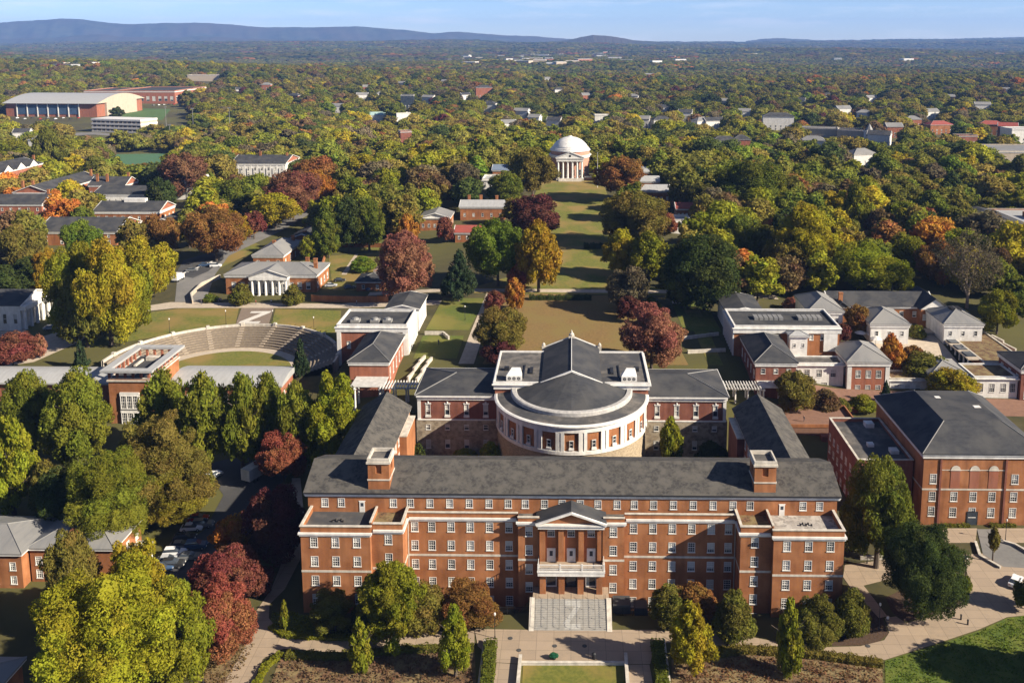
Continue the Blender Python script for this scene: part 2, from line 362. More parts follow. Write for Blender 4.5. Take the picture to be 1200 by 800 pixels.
def walls_with_windows(root, x0, x1, y0, y1, z0, z1, wins, wm, name='wall', sides='SENW', detail=2, dep=.16):
    b = MB(); todo = []
    for s in sides:
        u, rz = SIDES[s]; o, L = side_origin(s, x0, x1, y0, y1); ops = []
        for (ss, us, zs, w_, h_) in wins:
            if ss != s: continue
            if isinstance(us, int): us = [L * (k + .5) / us for k in range(us)]
            for zc in zs:
                for uu in us:
                    ops.append((uu - w_ / 2, uu + w_ / 2, zc - h_ / 2, zc + h_ / 2)); todo.append((o[0] + u[0] * uu, o[1] + u[1] * uu, zc - h_ / 2, rz, w_, h_))
        b.wall(o, u, L, z0, z1, ops, dep)
    wo_ = b.build(name, wm, root)
    for t in todo: add_window(root, *t, detail=detail)
    return wo_
def ring(b, x0, x1, y0, y1, z0, z1, t, m=0):
    b.box(x0, x1, y0, y0 + t, z0, z1, m); b.box(x0, x1, y1 - t, y1, z0, z1, m)
    b.box(x0, x0 + t, y0 + t, y1 - t, z0, z1, m); b.box(x1 - t, x1, y0 + t, y1 - t, z0, z1, m)
def hip(b, x0, x1, y0, y1, z, hh, th=.25, deck=0., m=0):
    W_, D_ = x1 - x0, y1 - y0; k = min(W_, D_) / 2
    if deck: k *= 1 - deck
    A = [(x0, y0), (x1, y0), (x1, y1), (x0, y1)]; B = [(x0 + k, y0 + k), (x1 - k, y0 + k), (x1 - k, y1 - k), (x0 + k, y1 - k)]
    lo = [(x, y, z) for x, y in A]; mi = [(x, y, z + th) for x, y in A]; hi = [(x, y, z + th + hh) for x, y in B]
    b.poly(lo[::-1], m)
    for i in range(4):
        j = (i + 1) % 4; b.quad(lo[i], lo[j], mi[j], mi[i], m)
        if (Vector(hi[i]) - Vector(hi[j])).length < .02: b.poly([mi[i], mi[j], hi[i]], m)
        else: b.quad(mi[i], mi[j], hi[j], hi[i], m)
    if deck or abs(W_ - D_) < 1e-6 and deck: b.poly(hi, m)
def gable(b, x0, x1, y0, y1, z, hh, axis, th=.25, m=0, ov=0.):
    if axis == 'x': P = lambda a, c, q: (a, c, q); l0, l1, c0, c1 = x0, x1, y0, y1
    else: P = lambda a, c, q: (c, a, q); l0, l1, c0, c1 = y0, y1, x0, x1
    cm = (c0 + c1) / 2
    for (ca, cb) in ((c0, cm), (c1, cm)):
        za, zb_ = (z, z + hh)
        q = [P(l0, ca, za), P(l1, ca, za), P(l1, cb, zb_), P(l0, cb, zb_)]; t = [(p[0], p[1], p[2] + th) for p in q]
        if (Vector(q[1]) - Vector(q[0])).cross(Vector(q[2]) - Vector(q[1])).z < 0: q = [q[1], q[0], q[3], q[2]]; t = [t[1], t[0], t[3], t[2]]
        b.poly(t, m); b.poly(q[::-1], m)
        for i in range(4): j = (i + 1) % 4; b.quad(q[i], q[j], t[j], t[i], m)
def chimney_mb(x, y, z0, z1, w_=1.3, d_=.9):
    b = MB(); b.box(x - w_ / 2, x + w_ / 2, y - d_ / 2, y + d_ / 2, z0, z1); b.box(x - w_ / 2 - .12, x + w_ / 2 + .12, y - d_ / 2 - .12, y + d_ / 2 + .12, z1 - .35, z1 - .05); return b
def hall(name, label, cat, x0, x1, y0, y1, zb, ze, roof, wm=None, rm=None, wins=(), group=None, rz=0., cor=.8, corp=.3, ov=.55, chims=(), rh=3., axis='x', detail=1, base=4., deck=0., pm=None, par=.9, gm=None):
    wm = wm or brick; rm = rm or slated
    cx, cyy = (x0 + x1) / 2, (y0 + y1) / 2; a, d = (x1 - x0) / 2, (y1 - y0) / 2; top = ze - zb
    FOOT.append((x0 - 1.5, x1 + 1.5, y0 - 1.5, y1 + 1.5) if not rz else (cx - max(a, d) - 1, cx + max(a, d) + 1, cyy - max(a, d) - 1, cyy + max(a, d) + 1))
    r = empty(name, (cx, cyy, zb), label, cat, group, rz)
    walls_with_windows(r, -a, a, -d, d, -base, top, wins, wm, detail=detail)
    if cor:
        b = MB(); ring(b, -a - corp, a + corp, -d - corp, d + corp, top - cor, top + .02, corp + .1); ring(b, -a - corp - .2, a + corp + .2, -d - corp - .2, d + corp + .2, top - .22, top + .03, .21); b.build('cornice', white, r)
    if roof == 'hip':
        b = MB(); hip(b, -a - ov, a + ov, -d - ov, d + ov, top + .04, rh, deck=deck); ro = b.build('roof', rm, r)
        # pale ridge flashing
        k = min(a, d) + ov; k *= (1 - deck)
        f = MB(); zt = top + .04 + .25
        for sx in (-1, 1):
            for sy in (-1, 1): f.tube((sx * (a + ov), sy * (d + ov), zt + .03), (sx * (a + ov - k), sy * (d + ov - k), zt + rh + .03), .11, .11, 5)
        if a != d and not deck:
            if a > d: f.tube((-(a + ov - k), 0, zt + rh + .03), (a + ov - k, 0, zt + rh + .03), .11, .11, 5)
            else: f.tube((0, -(d + ov - k), zt + rh + .03), (0, d + ov - k, zt + rh + .03), .11, .11, 5)
        f.build('ridge_flashing', metalroof, ro)
    elif roof == 'gable':
        b = MB(); gable(b, -a - ov, a + ov, -d - ov, d + ov, top + .04, rh, axis); ro = b.build('roof', rm, r)
        g = MB()
        if axis == 'x':
            s = rh * d / (d + ov)
            for q in (-1, 1): g.prism([(0, 0)], 0, 0) if 0 else g.poly([(q * a, -d, top), (q * a, d, top), (q * a, 0, top + s)] if q > 0 else [(q * a, d, top), (q * a, -d, top), (q * a, 0, top + s)])
        else:
            s = rh * a / (a + ov)
            for q in (-1, 1): g.poly([(-a, q * d, top), (a, q * d, top), (0, q * d, top + s)] if q < 0 else [(a, q * d, top), (-a, q * d, top), (0, q * d, top + s)])
        g.build('gable_wall', gm or wm, r)
        t = MB()
        for q in (-1, 1):
            for e in (-1, 1):
                if axis == 'x': t.tube((q * (a + ov), e * (d + ov), top + .1), (q * (a + ov), 0, top + rh + .15), .22, .22, 4)
                else: t.tube((e * (a + ov), q * (d + ov), top + .1), (0, q * (d + ov), top + rh + .15), .22, .22, 4)
        t.build('raking_trim', white, ro)
    else:
        b = MB(); ring(b, -a, a, -d, d, top + .04, top + par, .35); b.build('parapet', pm or wm, r)
        c = MB(); ring(c, -a - .07, a + .07, -d - .07, d + .07, top + par + .003, top + par + .16, .5); c.build('coping', stone if pm is None else pm, r)
        ro_ = MB(); ro_.quad((-a + .3, -d + .3, top + .1), (a - .3, -d + .3, top + .1), (a - .3, d - .3, top + .1), (-a + .3, d - .3, top + .1)); ro = ro_.build('roof', rm, r)
    for (qx, qy, hh) in chims:
        chimney_mb(qx - cx, qy - cyy, top - .5, top + hh).build('chimney', brick, ro)
    return r
def column_mesh(hh, r):
    k = ('c', round(hh, 2), round(r, 2))
    if k not in WM:
        b = MB(); b.box(-r * 1.35, r * 1.35, -r * 1.35, r * 1.35, 0, .2); b.cyl(0, 0, .2, hh - .3, r, r * .84, 14); b.cyl(0, 0, hh - .45, hh - .2, r * .9, r * 1.25, 14); b.box(-r * 1.35, r * 1.35, -r * 1.35, r * 1.35, hh - .2, hh); WM[k] = b.mesh('column', white)
    return WM[k]
def pediment_mb(x0, x1, y0, y1, z, hh, rot=0):
    b = MB(); xm = (x0 + x1) / 2; t = .35
    b.box(x0, x1, y0, y1, z, z + .5)
    i = MB()
    b.poly([(x0 + .3, y0 + .3, z + .5), (x1 - .3, y0 + .3, z + .5), (xm, y0 + .3, z + .5 + hh - .15)])
    for (a, c) in ((x0, xm), (x1, xm)):
        za, zc = z + .5, z + .5 + hh
        b.tube((a, y0 + .12, za + .12), (c, y0 + .12, zc + .12), .26, .26, 4)
    return b

# ------------------------------------------------------------------ New Cabell: long brick hall in front
NC = empty('brick_hall', (0, 0, -.7), 'longest red brick hall in the foreground with two square roof towers and a stone stair', 'building')
FOOT.append((-52, 52, -1, 60))
def zl(z): return z + .7
ROWS = [13.2, 9.5, 5.7, 2.1, -1.6]
WW, WH = 1.35, 1.95
ncwin = []                                                           # (x, y, z, rz) windows beyond the hundred largest go in one part
nb = MB()
def front(x0, x1, y, z0, z1, xs, zs):
    ops = [(x - WW / 2 - x0, x + WW / 2 - x0, zl(z) - WH / 2, zl(z) + WH / 2) for x in xs for z in zs]
    nb.wall((x0, y), (1, 0), x1 - x0, zl(z0), zl(z1), ops)
    for x in xs:
        for z in zs: ncwin.append((x, y, zl(z) - WH / 2, 0.))
CT = 15.0                                                            # lower cornice height
for s in (-1, 1):
    o = lambda a, b: (min(s * a, s * b), max(s * a, s * b))
    a, b = o(36.3, 48.9); front(a, b, 0, -3.6, CT + 1.2, [s * (36.3 + 12.6 * k / 6) for k in (1.15, 3, 4.85)], ROWS[:4])
    a, b = o(30.6, 36.3); front(a, b, 1.1, -3.6, CT + 1.2, [s * 33.2], ROWS)
    a, b = o(9.8, 30.6); front(a, b, 5.5, -4.2, CT + 1.0, [s * x for x in (11.6, 15.2, 18.8, 22.4, 26.0, 29.2)], ROWS)
    a, b = o(5.8, 9.8); front(a, b, 4.2, -3.6, CT + .9, [s * 7.8], ROWS[:4])
    # returns
    X = s * 30.6; U = (0, -1) if s > 0 else (0, 1)
    nb.wall((X, 5.5) if s > 0 else (X, 1.1), U, 4.4, zl(-4.2), zl(CT + 1.0), ())
    X = s * 36.3; nb.wall((X, 1.1) if s > 0 else (X, 0), U, 1.1, zl(-3.6), zl(CT + 1.2), ())
    X = s * 48.9; U2 = (0, 1) if s > 0 else (0, -1)
    ops = [(2 - .65, 2 + .65, zl(z) - WH / 2, zl(z) + WH / 2) for z in ROWS[:4]]
    nb.wall((X, 0) if s > 0 else (X, 8.0), U2, 8.0, zl(-3.6), zl(CT + 1.2), ())
    X = s * 9.8; nb.wall((X, 4.2) if s > 0 else (X, 5.5), U2, 1.3, zl(-3.6), zl(CT + 1.), ())
    X = s * 5.8; nb.wall((X, 3.2) if s > 0 else (X, 4.2), U2, 1.0, zl(1), zl(CT), ())
# porch zone and pilastered centre
front(-5.8, 5.8, 4.2, -3.6, CT, [-3.7, 0, 3.7], [13.2])
dz = 2.6
TOPX = [-47.3 + 0, -43.8, -34.6 + 0] 
topx = sorted([s * x for s in (-1, 1) for x in (46.3, 43.2, 33.4, 30.2, 26.5, 22.8, 19.1, 15.4, 11.8, 8.6)] + [-5., 5., -1.7, 1.7])
tops = [(x - .65 + 49.5, x + .65 + 49.5, zl(17.0) - .85, zl(17.0) + .85) for x in topx]
nb.wall((-49.5, 7.1), (1, 0), 99, zl(CT - .5), zl(19.0), tops)
for x in topx: ncwin.append((x, 7.1, zl(17.0) - .85, 1.7))
nb.wall((49.5, 7.1), (0, 1), 14.1, zl(-3), zl(19.0), [(d - .65, d + .65, zl(z) - .95, zl(z) + .95) for d in (3.5, 10) for z in ROWS[:4] + [17.4]])
nb.wall((-49.5, 21.2), (0, -1), 14.1, zl(-3), zl(19.0), [(d - .65, d + .65, zl(z) - .95, zl(z) + .95) for d in (3.5, 10) for z in ROWS[:4] + [17.4]])
nb.wall((49.5, 21.2), (-1, 0), 99, zl(-3), zl(19.0), [(x - .65, x + .65, zl(z) - .95, zl(z) + .95) for x in [16 + 3.35 * k for k in range(21)] for z in (17.4, 13.2, 9.5)])
nb.poly([(49.5, 7.1, zl(19)), (49.5, 21.2, zl(19)), (49.5, 14.4, zl(21.6))]); nb.poly([(-49.5, 21.2, zl(19)), (-49.5, 7.1, zl(19)), (-49.5, 14.4, zl(21.6))])
nb.build('wall', brick, NC)
front_w = [t for t in ncwin if t[3] == 0.]; top_w = [t for t in ncwin if t[3] != 0.]
front_w.sort(key=lambda t: (t[1], -t[2]))
for i, (x, y, z, _) in enumerate(front_w):
    if i < 80: add_window(NC, x, y, z, 0, WW, WH, 2)
    else: top_w.append((x, y, z, _))
def merged_windows(name, parent, lst, detail=1):
    b = MB(); vf = 0
    for (x, y, z, rz, w_, h_) in lst:
        for me, off in ((window_mesh(w_, h_, detail), 0), (pane_mesh(w_, h_, RW.choice((0, 1, 2, 3, 4, 5))), 1)):
            i = len(b.v); c, s = cos(rz), sin(rz)
            b.v += [(x + v.co.x * c - v.co.y * s, y + v.co.x * s + v.co.y * c, z + v.co.z) for v in me.vertices]
            for p in me.polygons: b.f.append(tuple(i + k for k in p.vertices)); b.m.append(p.material_index + off)
    return b.build(name, [white, glassm, blind], parent)
rest = [(x, y, z, 0., WW if not hh else 1.3, hh or WH) for x, y, z, hh in top_w]
rest += [(49.5, 7.1 + d, zl(z) - .95, pi / 2, 1.3, 1.9) for d in (3.5, 10) for z in ROWS[:4] + [17.4]] + [(-49.5, 21.2 - d, zl(z) - .95, -pi / 2, 1.3, 1.9) for d in (3.5, 10) for z in ROWS[:4] + [17.4]]
rest += [(49.5 - x, 21.2, zl(z) - .95, pi, 1.3, 1.9) for x in [16 + 3.35 * k for k in range(21)] for z in (17.4, 13.2, 9.5)]
tag(merged_windows('window_row', NC, rest, 2), 'remaining white sash windows of the top storey and the rear', None, None, 'stuff')
# lower cornice, belt course and parapets
b = MB()
def bandline(b, z0, z1, p, s):
    if 1:
        o = lambda a, c: (min(s * a, s * c), max(s * a, s * c))
        for (x0, x1, y) in ((36.3 - p, 48.9 + p, 0), (30.6 - p, 36.3 - p, 1.1), (9.8 + p, 30.6 - p, 5.5), (5.8 + p if p < .2 else 5.8, 9.8 + p, 4.2)):
            a, c = o(x0, x1); b.box(a, c, y - p, y + .02, zl(z0), zl(z1))
        a, c = o(30.6 - p, 30.6 + .02); b.box(a, c, 1.12, 5.48 - p, zl(z0), zl(z1)); a, c = o(48.88, 48.9 + p); b.box(a, c, .022, 7.05, zl(z0), zl(z1))
for s in (-1, 1):
    b = MB(); bandline(b, CT - .25, CT + .1, .38, s); bandline(b, CT - .6, CT - .252, .2, s); b.build('cornice', white, NC)
    b = MB(); bandline(b, 7.35, 7.75, .06, s); b.build('belt_course', stone, NC)
b = MB()
for s in (-1, 1):
    o = lambda a, c: (min(s * a, s * c), max(s * a, s * c))
    for (x0, x1, y0, y1, zt) in ((36.0, 49.05, -.15, .35, 1.2), (30.45, 36.0, .95, 1.45, 1.2), (30.45, 30.95, 1.45, 7.08, 1.2), (36.3, 36.7, 1.45, 7.08, 1.2), (48.55, 49.05, .35, 7.08, 1.2), (9.9, 30.45, 5.35, 5.8, 1.0), (5.9, 9.9, 4.05, 4.5, .9)):
        a, c = o(x0, x1); b.box(a, c, y0, y1, zl(CT + zt), zl(CT + zt + .16))
    b.build('coping', stone, NC); b = MB()
b = MB()
for s in (-1, 1):
    o = lambda a, c: (min(s * a, s * c), max(s * a, s * c))
    for (x0, x1, y0, y1, zt) in ((36.1, 48.88, .02, .3, 1.2), (30.62, 36.1, 1.12, 1.4, 1.2), (30.62, 30.9, 1.4, 7.08, 1.2), (36.4, 36.65, 1.4, 7.08, 1.2), (48.6, 48.88, .3, 7.08, 1.2), (9.9, 30.5, 5.52, 5.75, 1.0), (5.9, 9.85, 4.22, 4.45, .9)):
        a, c = o(x0, x1); b.box(a, c, y0, y1, zl(CT - .3), zl(CT + zt - .003))
    b.build('parapet', brick, NC); b = MB()
for s in (-1, 1):
    o = lambda a, c: (min(s * a, s * c), max(s * a, s * c))
    b = MB(); a, c = o(36.65, 48.6); b.quad((a, .3, zl(CT + .12)), (c, .3, zl(CT + .12)), (c, 7.1, zl(CT + .12)), (a, 7.1, zl(CT + .12)))
    t = b.build('roof_terrace', gravroof if s > 0 else tarroof, NC); t['label'] = 'pale paver roof terrace over the right wing' if s > 0 else 'dark stained roof terrace over the left wing'
    b = MB(); a, c = o(30.9, 36.4); b.quad((a, 1.4, zl(CT + .12)), (c, 1.4, zl(CT + .12)), (c, 7.1, zl(CT + .12)), (a, 7.1, zl(CT + .12))); b.build('terrace_strip', drybed, NC)
    b = MB(); a, c = o(9.8, 30.6); b.box(a, c, 5.75, 7.1, zl(CT - .2), zl(CT + .1)); a, c = o(0.02, 9.8); b.box(a, c, 4.45, 7.1, zl(CT - .2), zl(CT + .09)); b.build('ledge_roof', tarroof, NC)
    d = MB(); d.box(-.5, .5, -.09, .05, 0, 2.1); d.box(-.62, .62, -.06, .05, 2.1, 2.25); dd = d.build('terrace_door', white, NC, (s * 39.3, 7.1, zl(CT + .15)))
    d = MB(); d.quad((-.28, -.1, 1.15), (.28, -.1, 1.15), (.28, -.1, 1.85), (-.28, -.1, 1.85)); d.build('pane', glassm, dd)
    # HVAC cluster on terrace
    b = MB()
    for k in range(5): b.box(s * 43 + k * .5 - 1.2, s * 43 + k * .5 - .95, 3.4 + (k % 2) * .5, 3.75 + (k % 2) * .5, zl(CT + .12), zl(CT + .4))
    b.build('roof_vent', black, NC)
# main roof
b = MB(); gable(b, -50.2, 50.2, 6.6, 22.1, zl(18.98), 3.0, 'x', th=.22); roofo = b.build('roof', slate, NC)
b = MB(); b.box(-50.1, 50.1, 6.7, 7.1, zl(18.6), zl(18.97)); b.box(-50.0, 50.0, 6.9, 7.09, zl(18.25), zl(18.597)); b.box(-50.1, 50.1, 21.22, 22.05, zl(18.35), zl(18.93)); b.build('upper_cornice', white, NC)
b = MB(); b.box(-50.2, 50.2, 6.42, 6.59, zl(18.95), zl(19.18)); b.build('gutter', black, roofo)
b = MB()
for k in range(60): b.box(-49 + k * 1.66, -48.95 + k * 1.66, 7.1, 7.2, zl(19.25), zl(19.5))
b.build('snow_guard', black, roofo)
for x in (-30.4, -9.6, 9.6, 30.4, -36.5, 36.5):
    y = 5.4 if abs(x) < 31 else .95; b = MB(); b.box(x - .07, x + .07, y - .14, y, zl(-.5), zl(CT - .62)); b.build('downpipe', stone, NC)
# towers
for s in (-1, 1):
    x = s * 36.1; t = MB(); tw = 2.0
    ops = [(tw - .55, tw + .55, zl(22.6), zl(24.2))]
    t.wall((x - tw, 7.4), (1, 0), 2 * tw, zl(18.8), zl(24.9), ops, .35); t.wall((x + tw, 7.4), (0, 1), 4.6, zl(18.8), zl(24.9), [(1.75, 2.85, zl(22.6), zl(24.2))], .35)
    t.wall((x + tw, 12.0), (-1, 0), 2 * tw, zl(18.8), zl(24.9)); t.wall((x - tw, 12.0), (0, -1), 4.6, zl(18.8), zl(24.9), [(1.75, 2.85, zl(22.6), zl(24.2))], .35)
    t.quad((x - .55, 7.75, zl(22.6)), (x + .55, 7.75, zl(22.6)), (x + .55, 7.75, zl(24.2)), (x - .55, 7.75, zl(24.2)))
    for (xx, q) in ((x + tw - .35, 1), (x - tw + .35, -1)): t.quad((xx, 9.15, zl(22.6)), (xx, 10.25, zl(22.6)), (xx, 10.25, zl(24.2)), (xx, 9.15, zl(24.2)))
    to = t.build('tower', brick, NC)
    b = MB(); ring(b, x - tw - .12, x + tw + .12, 7.28, 12.12, zl(21.3), zl(21.55), .13); b.build('belt_course', stone, to)
    b = MB(); ring(b, x - tw - .25, x + tw + .25, 7.15, 12.25, zl(24.6), zl(25.0), .5); ring(b, x - tw - .1, x + tw + .1, 7.3, 12.1, zl(25.003), zl(25.6), .3); b.build('tower_coping', stone, to)
    b = MB(); b.quad((x - tw, 7.6, zl(24.95)), (x + tw, 7.6, zl(24.95)), (x + tw, 11.9, zl(24.95)), (x - tw, 11.9, zl(24.95))); b.build('tower_roof', tarroof, to)
# porch: pilasters, pediment, balcony, piers, doors, landing, stair
b = MB()
for x in (-5.3, -1.85, 1.85, 5.3): b.box(x - .5, x + .5, 3.3, 4.18, zl(8.0), zl(CT - .62))
b.build('pilaster', brick, NC)
b = MB(); b.box(-6.1, 6.1, 2.85, 4.2, zl(CT - .6), zl(CT)); b.box(-6.35, 6.35, 2.6, 4.2, zl(CT + .003), zl(CT + .3)); b.build('entablature', white, NC)
b = MB(); b.poly([(-6.0, 3.3, zl(CT + .3)), (6.0, 3.3, zl(CT + .3)), (0, 3.3, zl(CT + 2.3))]); b.build('tympanum', brick, NC)
b = MB(); gable(b, -6.5, 6.5, 2.55, 9.0, zl(CT + .32), 2.3, 'y', th=.2); pr_ = b.build('porch_roof', slated, NC)
b = MB()
for e in (-1, 1): b.tube((e * 6.5, 2.6, zl(CT + .4)), (0, 2.6, zl(CT + 2.7)), .26, .26, 4)
b.build('raking_trim', white, pr_)
b = MB(); b.box(-6.1, 6.1, 1.3, 4.2, zl(6.1), zl(6.8)); b.box(-6.2, 6.2, 1.2, 4.2, zl(6.803), zl(7.2)); b.build('balcony', white, NC)
b = MB(); b.quad((-5.8, 1.5, zl(7.215)), (5.8, 1.5, zl(7.215)), (5.8, 4.2, zl(7.215)), (-5.8, 4.2, zl(7.215))); b.build('balcony_floor', paving, NC)
b = MB(); b.box(-6.1, 6.1, 1.3, 1.42, zl(8.25), zl(8.38)); b.box(-6.1, 6.1, 1.3, 1.4, zl(7.45), zl(7.53)); 
for s in (-6.05, 5.95): b.box(s, s + .1, 1.42, 4.2, zl(8.25), zl(8.38)); b.box(s, s + .1, 1.42, 4.2, zl(7.45), zl(7.53))
for k in range(61): b.box(-6.0 + k * .2, -5.94 + k * .2, 1.32, 1.38, zl(7.2), zl(8.25))
for k in range(13):
    for s in (-6.02, 5.96): b.box(s, s + .06, 1.55 + k * .2, 1.61 + k * .2, zl(7.2), zl(8.25))
for x in (-6.0, -2, 2, 6.0): b.box(x - .13, x + .13, 1.25, 1.47, zl(7.2), zl(8.5))
b.build('balustrade', white, NC)
for x in (-5.2, -1.75, 1.75, 5.2):
    b = MB(); b.box(x - .55, x + .55, 1.9, 3.0, zl(2.2), zl(6.1)); b.build('pier', brick, NC)
for x in (-3.7, 0, 3.7):
    b = MB(); b.box(-.8, .8, -.12, .05, 0, 2.7); d = b.build('balcony_door', white, NC, (x, 4.2, zl(7.25)))
    b = MB(); b.quad((-.3, -.13, 1.2), (.3, -.13, 1.2), (.3, -.13, 2.2), (-.3, -.13, 2.2)); b.build('pane', glassm, d)
    b = MB(); b.box(-1.05, 1.05, -.1, .05, 0, 3.1); d = b.build('porch_door', white if x else black, NC, (x, 4.2, zl(2.25)))
    b = MB(); b.quad((-.85, -.12, .3), (.85, -.12, .3), (.85, -.12, 2.85), (-.85, -.12, 2.85)); b.build('pane', glassm, d)
b = MB(); b.box(-7.0, 6.9, .55, 4.2, zl(-3.4), zl(2.2)); b.build('landing', paving, NC)
NST = 18
b = MB()
for k in range(NST): b.box(-6.6, 6.4, -4.4 + k * (4.95 / NST), .55, zl(-.7 + k * 2.9 / NST - (.0 if k else .5)), zl(-.7 + (k + 1) * 2.9 / NST))
st = b.build('stair', steps_m, NC)
b = MB()                                                             # the pale painted Z across the steps
def zstroke(cx, cy_, w_, h_, t):
    return [[(-w_ / 2, h_ / 2 - t), (w_ / 2, h_ / 2 - t), (w_ / 2, h_ / 2), (-w_ / 2, h_ / 2)], [(-w_ / 2, -h_ / 2), (w_ / 2, -h_ / 2), (w_ / 2, -h_ / 2 + t), (-w_ / 2, -h_ / 2 + t)],
            [(-w_ / 2, -h_ / 2 + t), (-w_ / 2 + t * 1.4, -h_ / 2 + t), (w_ / 2, h_ / 2 - t), (w_ / 2 - t * 1.4, h_ / 2 - t)]]
ga = (4.95 / NST); ra = 2.9 / NST
for k in range(NST):
    v0, v1 = k / NST, (k + 1) / NST
    segs = []
    if .78 < (v0 + v1) / 2 < .95: segs = [(-1.1, 1.7)]
    elif .08 < (v0 + v1) / 2 < .25: segs = [(-1.1, 1.7)]
    elif .25 <= (v0 + v1) / 2 <= .78: c = -.75 + ((v0 + v1) / 2 - .25) / .53 * 2.0; segs = [(c - .5, c + .5)]
    for a, c in segs:
        y = -4.4 + k * ga; z = zl(-.7 + (k + 1) * ra)
        b.quad((a, y - .004, z - ra + .01), (c, y - .004, z - ra + .01), (c, y - .004, z), (a, y - .004, z)); b.quad((a, y, z + .004), (c, y, z + .004), (c, y + ga - .01, z + .004), (a, y + ga - .01, z + .004))
zl_m = mat('pale_stone_letter', (.43, .42, .39), (.36, .35, .33), rough=.8); b.build('letter_z', zl_m, st)
for x in (-6.4, -4.25, -2.1, .0, 2.15, 4.3, 6.2):
    b = MB(); b.tube((x, -4.3, zl(.35)), (x, .5, zl(3.2)), .03, .03, 5)
    for k in range(4): y = -4.2 + k * 1.5; b.tube((x, y, zl(-.6 + (y + 4.4) * .585)), (x, y, zl(.4 + (y + 4.3) * .593)), .025, .025, 5)
    b.build('handrail', black, st)
for x0, x1 in ((-7.5, -6.62), (6.42, 7.3)):
    b = MB(); b.prism([(x0, -4.6), (x1, -4.6), (x1, .5), (x0, .5)], zl(-1.2), zl(-.6)); n = len(b.v)
    b.poly([(x0, -4.6, zl(-.6)), (x1, -4.6, zl(-.6)), (x1, .5, zl(2.5)), (x0, .5, zl(2.5))]); b.poly([(x1, -4.6, zl(-.6)), (x1, .5, zl(-.6)), (x1, .5, zl(2.5))]); b.poly([(x0, .5, zl(-.6)), (x0, -4.6, zl(-.6)), (x0, .5, zl(2.5))])
    b.build('cheek_wall', stone, st)
# rear wings
for s in (-1, 1):
    xa, xb = sorted((s * 39.3, s * 50.3)); w_ = MB()
    nwin = 10; 
    spec = [('E' if s < 0 else 'W', [5 + 3.2 * k for k in range(nwin)], [zl(z) for z in (12.4, 9.0, 5.6)], 1.2, 1.8), ('W' if s < 0 else 'E', [5 + 3.2 * k for k in range(nwin)], [zl(z) for z in (12.4, 9.0)], 1.2, 1.8)]
    b = MB(); lst = []
    for (sd, us, zs_, ww, hh) in spec:
        u, rz = SIDES[sd]; o_, L = side_origin(sd, xa, xb, 21.25, 56.5)
        ops = [(q - .6, q + .6, z - .9, z + .9) for q in us for z in zs_]; b.wall(o_, u, L, zl(-3), zl(14.6), ops)
        lst += [(o_[0] + u[0] * q, o_[1] + u[1] * q, z - .9, rz, ww, hh) for q in us for z in zs_]
    b.wall((xb, 56.5), (-1, 0), xb - xa, zl(-3), zl(14.6)); b.poly([(xb, 56.5, zl(14.6)), (xa, 56.5, zl(14.6)), ((xa + xb) / 2, 56.5, zl(18.0))])
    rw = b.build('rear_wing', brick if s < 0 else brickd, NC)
    merged_windows('wing_window', rw, lst, 1)
    b = MB(); gable(b, xa - .5, xb + .5, 21.5, 57, zl(14.6), 3.75, 'y', th=.22); b.build('wing_roof', slate if s < 0 else slate, rw)
    b = MB(); ring(b, xa - .3, xb + .3, 22.2, 56.8, zl(14.1), zl(14.57), .4); b.build('wing_cornice', white, rw)
    xi = s * 39.3; a, c = sorted((xi, xi - s * 1.6)); b = MB(); b.box(a, c, 43.5, 54.5, zl(-3), zl(13.2)); b.build('stair_bay', brick if s < 0 else brickd, rw)
    b = MB(); b.box(a - .1, c + .1, 43.4, 54.6, zl(13.203), zl(13.5)); b.build('bay_coping', stone, rw)

# ------------------------------------------------------------------ Old Cabell: domed-plan auditorium hall behind
OC = empty('auditorium_hall', (0, 60, 0), 'white and brick auditorium with a curved pilastered apse and low conical slate roof', 'building')
FOOT.append((-41, 41, 38, 84))
def yl(y): return y - 60
lst = []
for s in (-1, 1):
    b = MB(); xa, xb = sorted((s * 18.5, s * 38.0)); us = [2.6 + 4.75 * k for k in range(4)]
    b.wall((xa, 0), (1, 0), xb - xa, 10.2, 15.6, [(q - .6, q + .6, 11.3, 14.1) for q in us]); lst += [(xa + q, 0, 11.3, 0, 1.2, 2.8) for q in us]
    b.wall((xb, 0), (0, 1), 18, 10.2, 15.6); b.wall((xb, 18), (-1, 0), xb - xa, 5, 15.6); b.wall((xa, 18), (0, -1), 18, 10.2, 15.6)
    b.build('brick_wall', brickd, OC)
for t in lst:
    f = add_window(OC, *t, detail=1); k = MB(); k.box(-.75, .75, -.1, .05, 2.8, 3.15); k.cyl(0, -.03, 3.15, 3.5, .22, .2, 8); k.box(-.7, .7, -.22, .03, -.55, -.12); k.build('window_surround', white, f)
lst = []
for s in (-1, 1):
    b = MB(); xa, xb = sorted((s * 18.0, s * 38.3)); us = [2.9 + 4.75 * k for k in range(4)]
    ops = [(q - .6, q + .6, z, z + hh) for q in us for z, hh in ((7.6, 1.4), (2.8, 2.3))]
    b.wall((xa, -.3), (1, 0), xb - xa, -2, 10.2, ops); lst += [(xa + q, -.3, z, 0, 1.2, hh) for q in us for z, hh in ((7.6, 1.4), (2.8, 2.3))]
    b.quad((xa, -.3, 10.2), (xb, -.3, 10.2), (xb, .3, 10.2), (xa, .3, 10.2))
    X = s * 38.3; b.wall((X, -.3) if s > 0 else (X, 18), (0, 1) if s > 0 else (0, -1), 18.3, -2, 10.2)
    b.build('stone_base', rubble, OC)
for t in lst: add_window(OC, *t, detail=1)
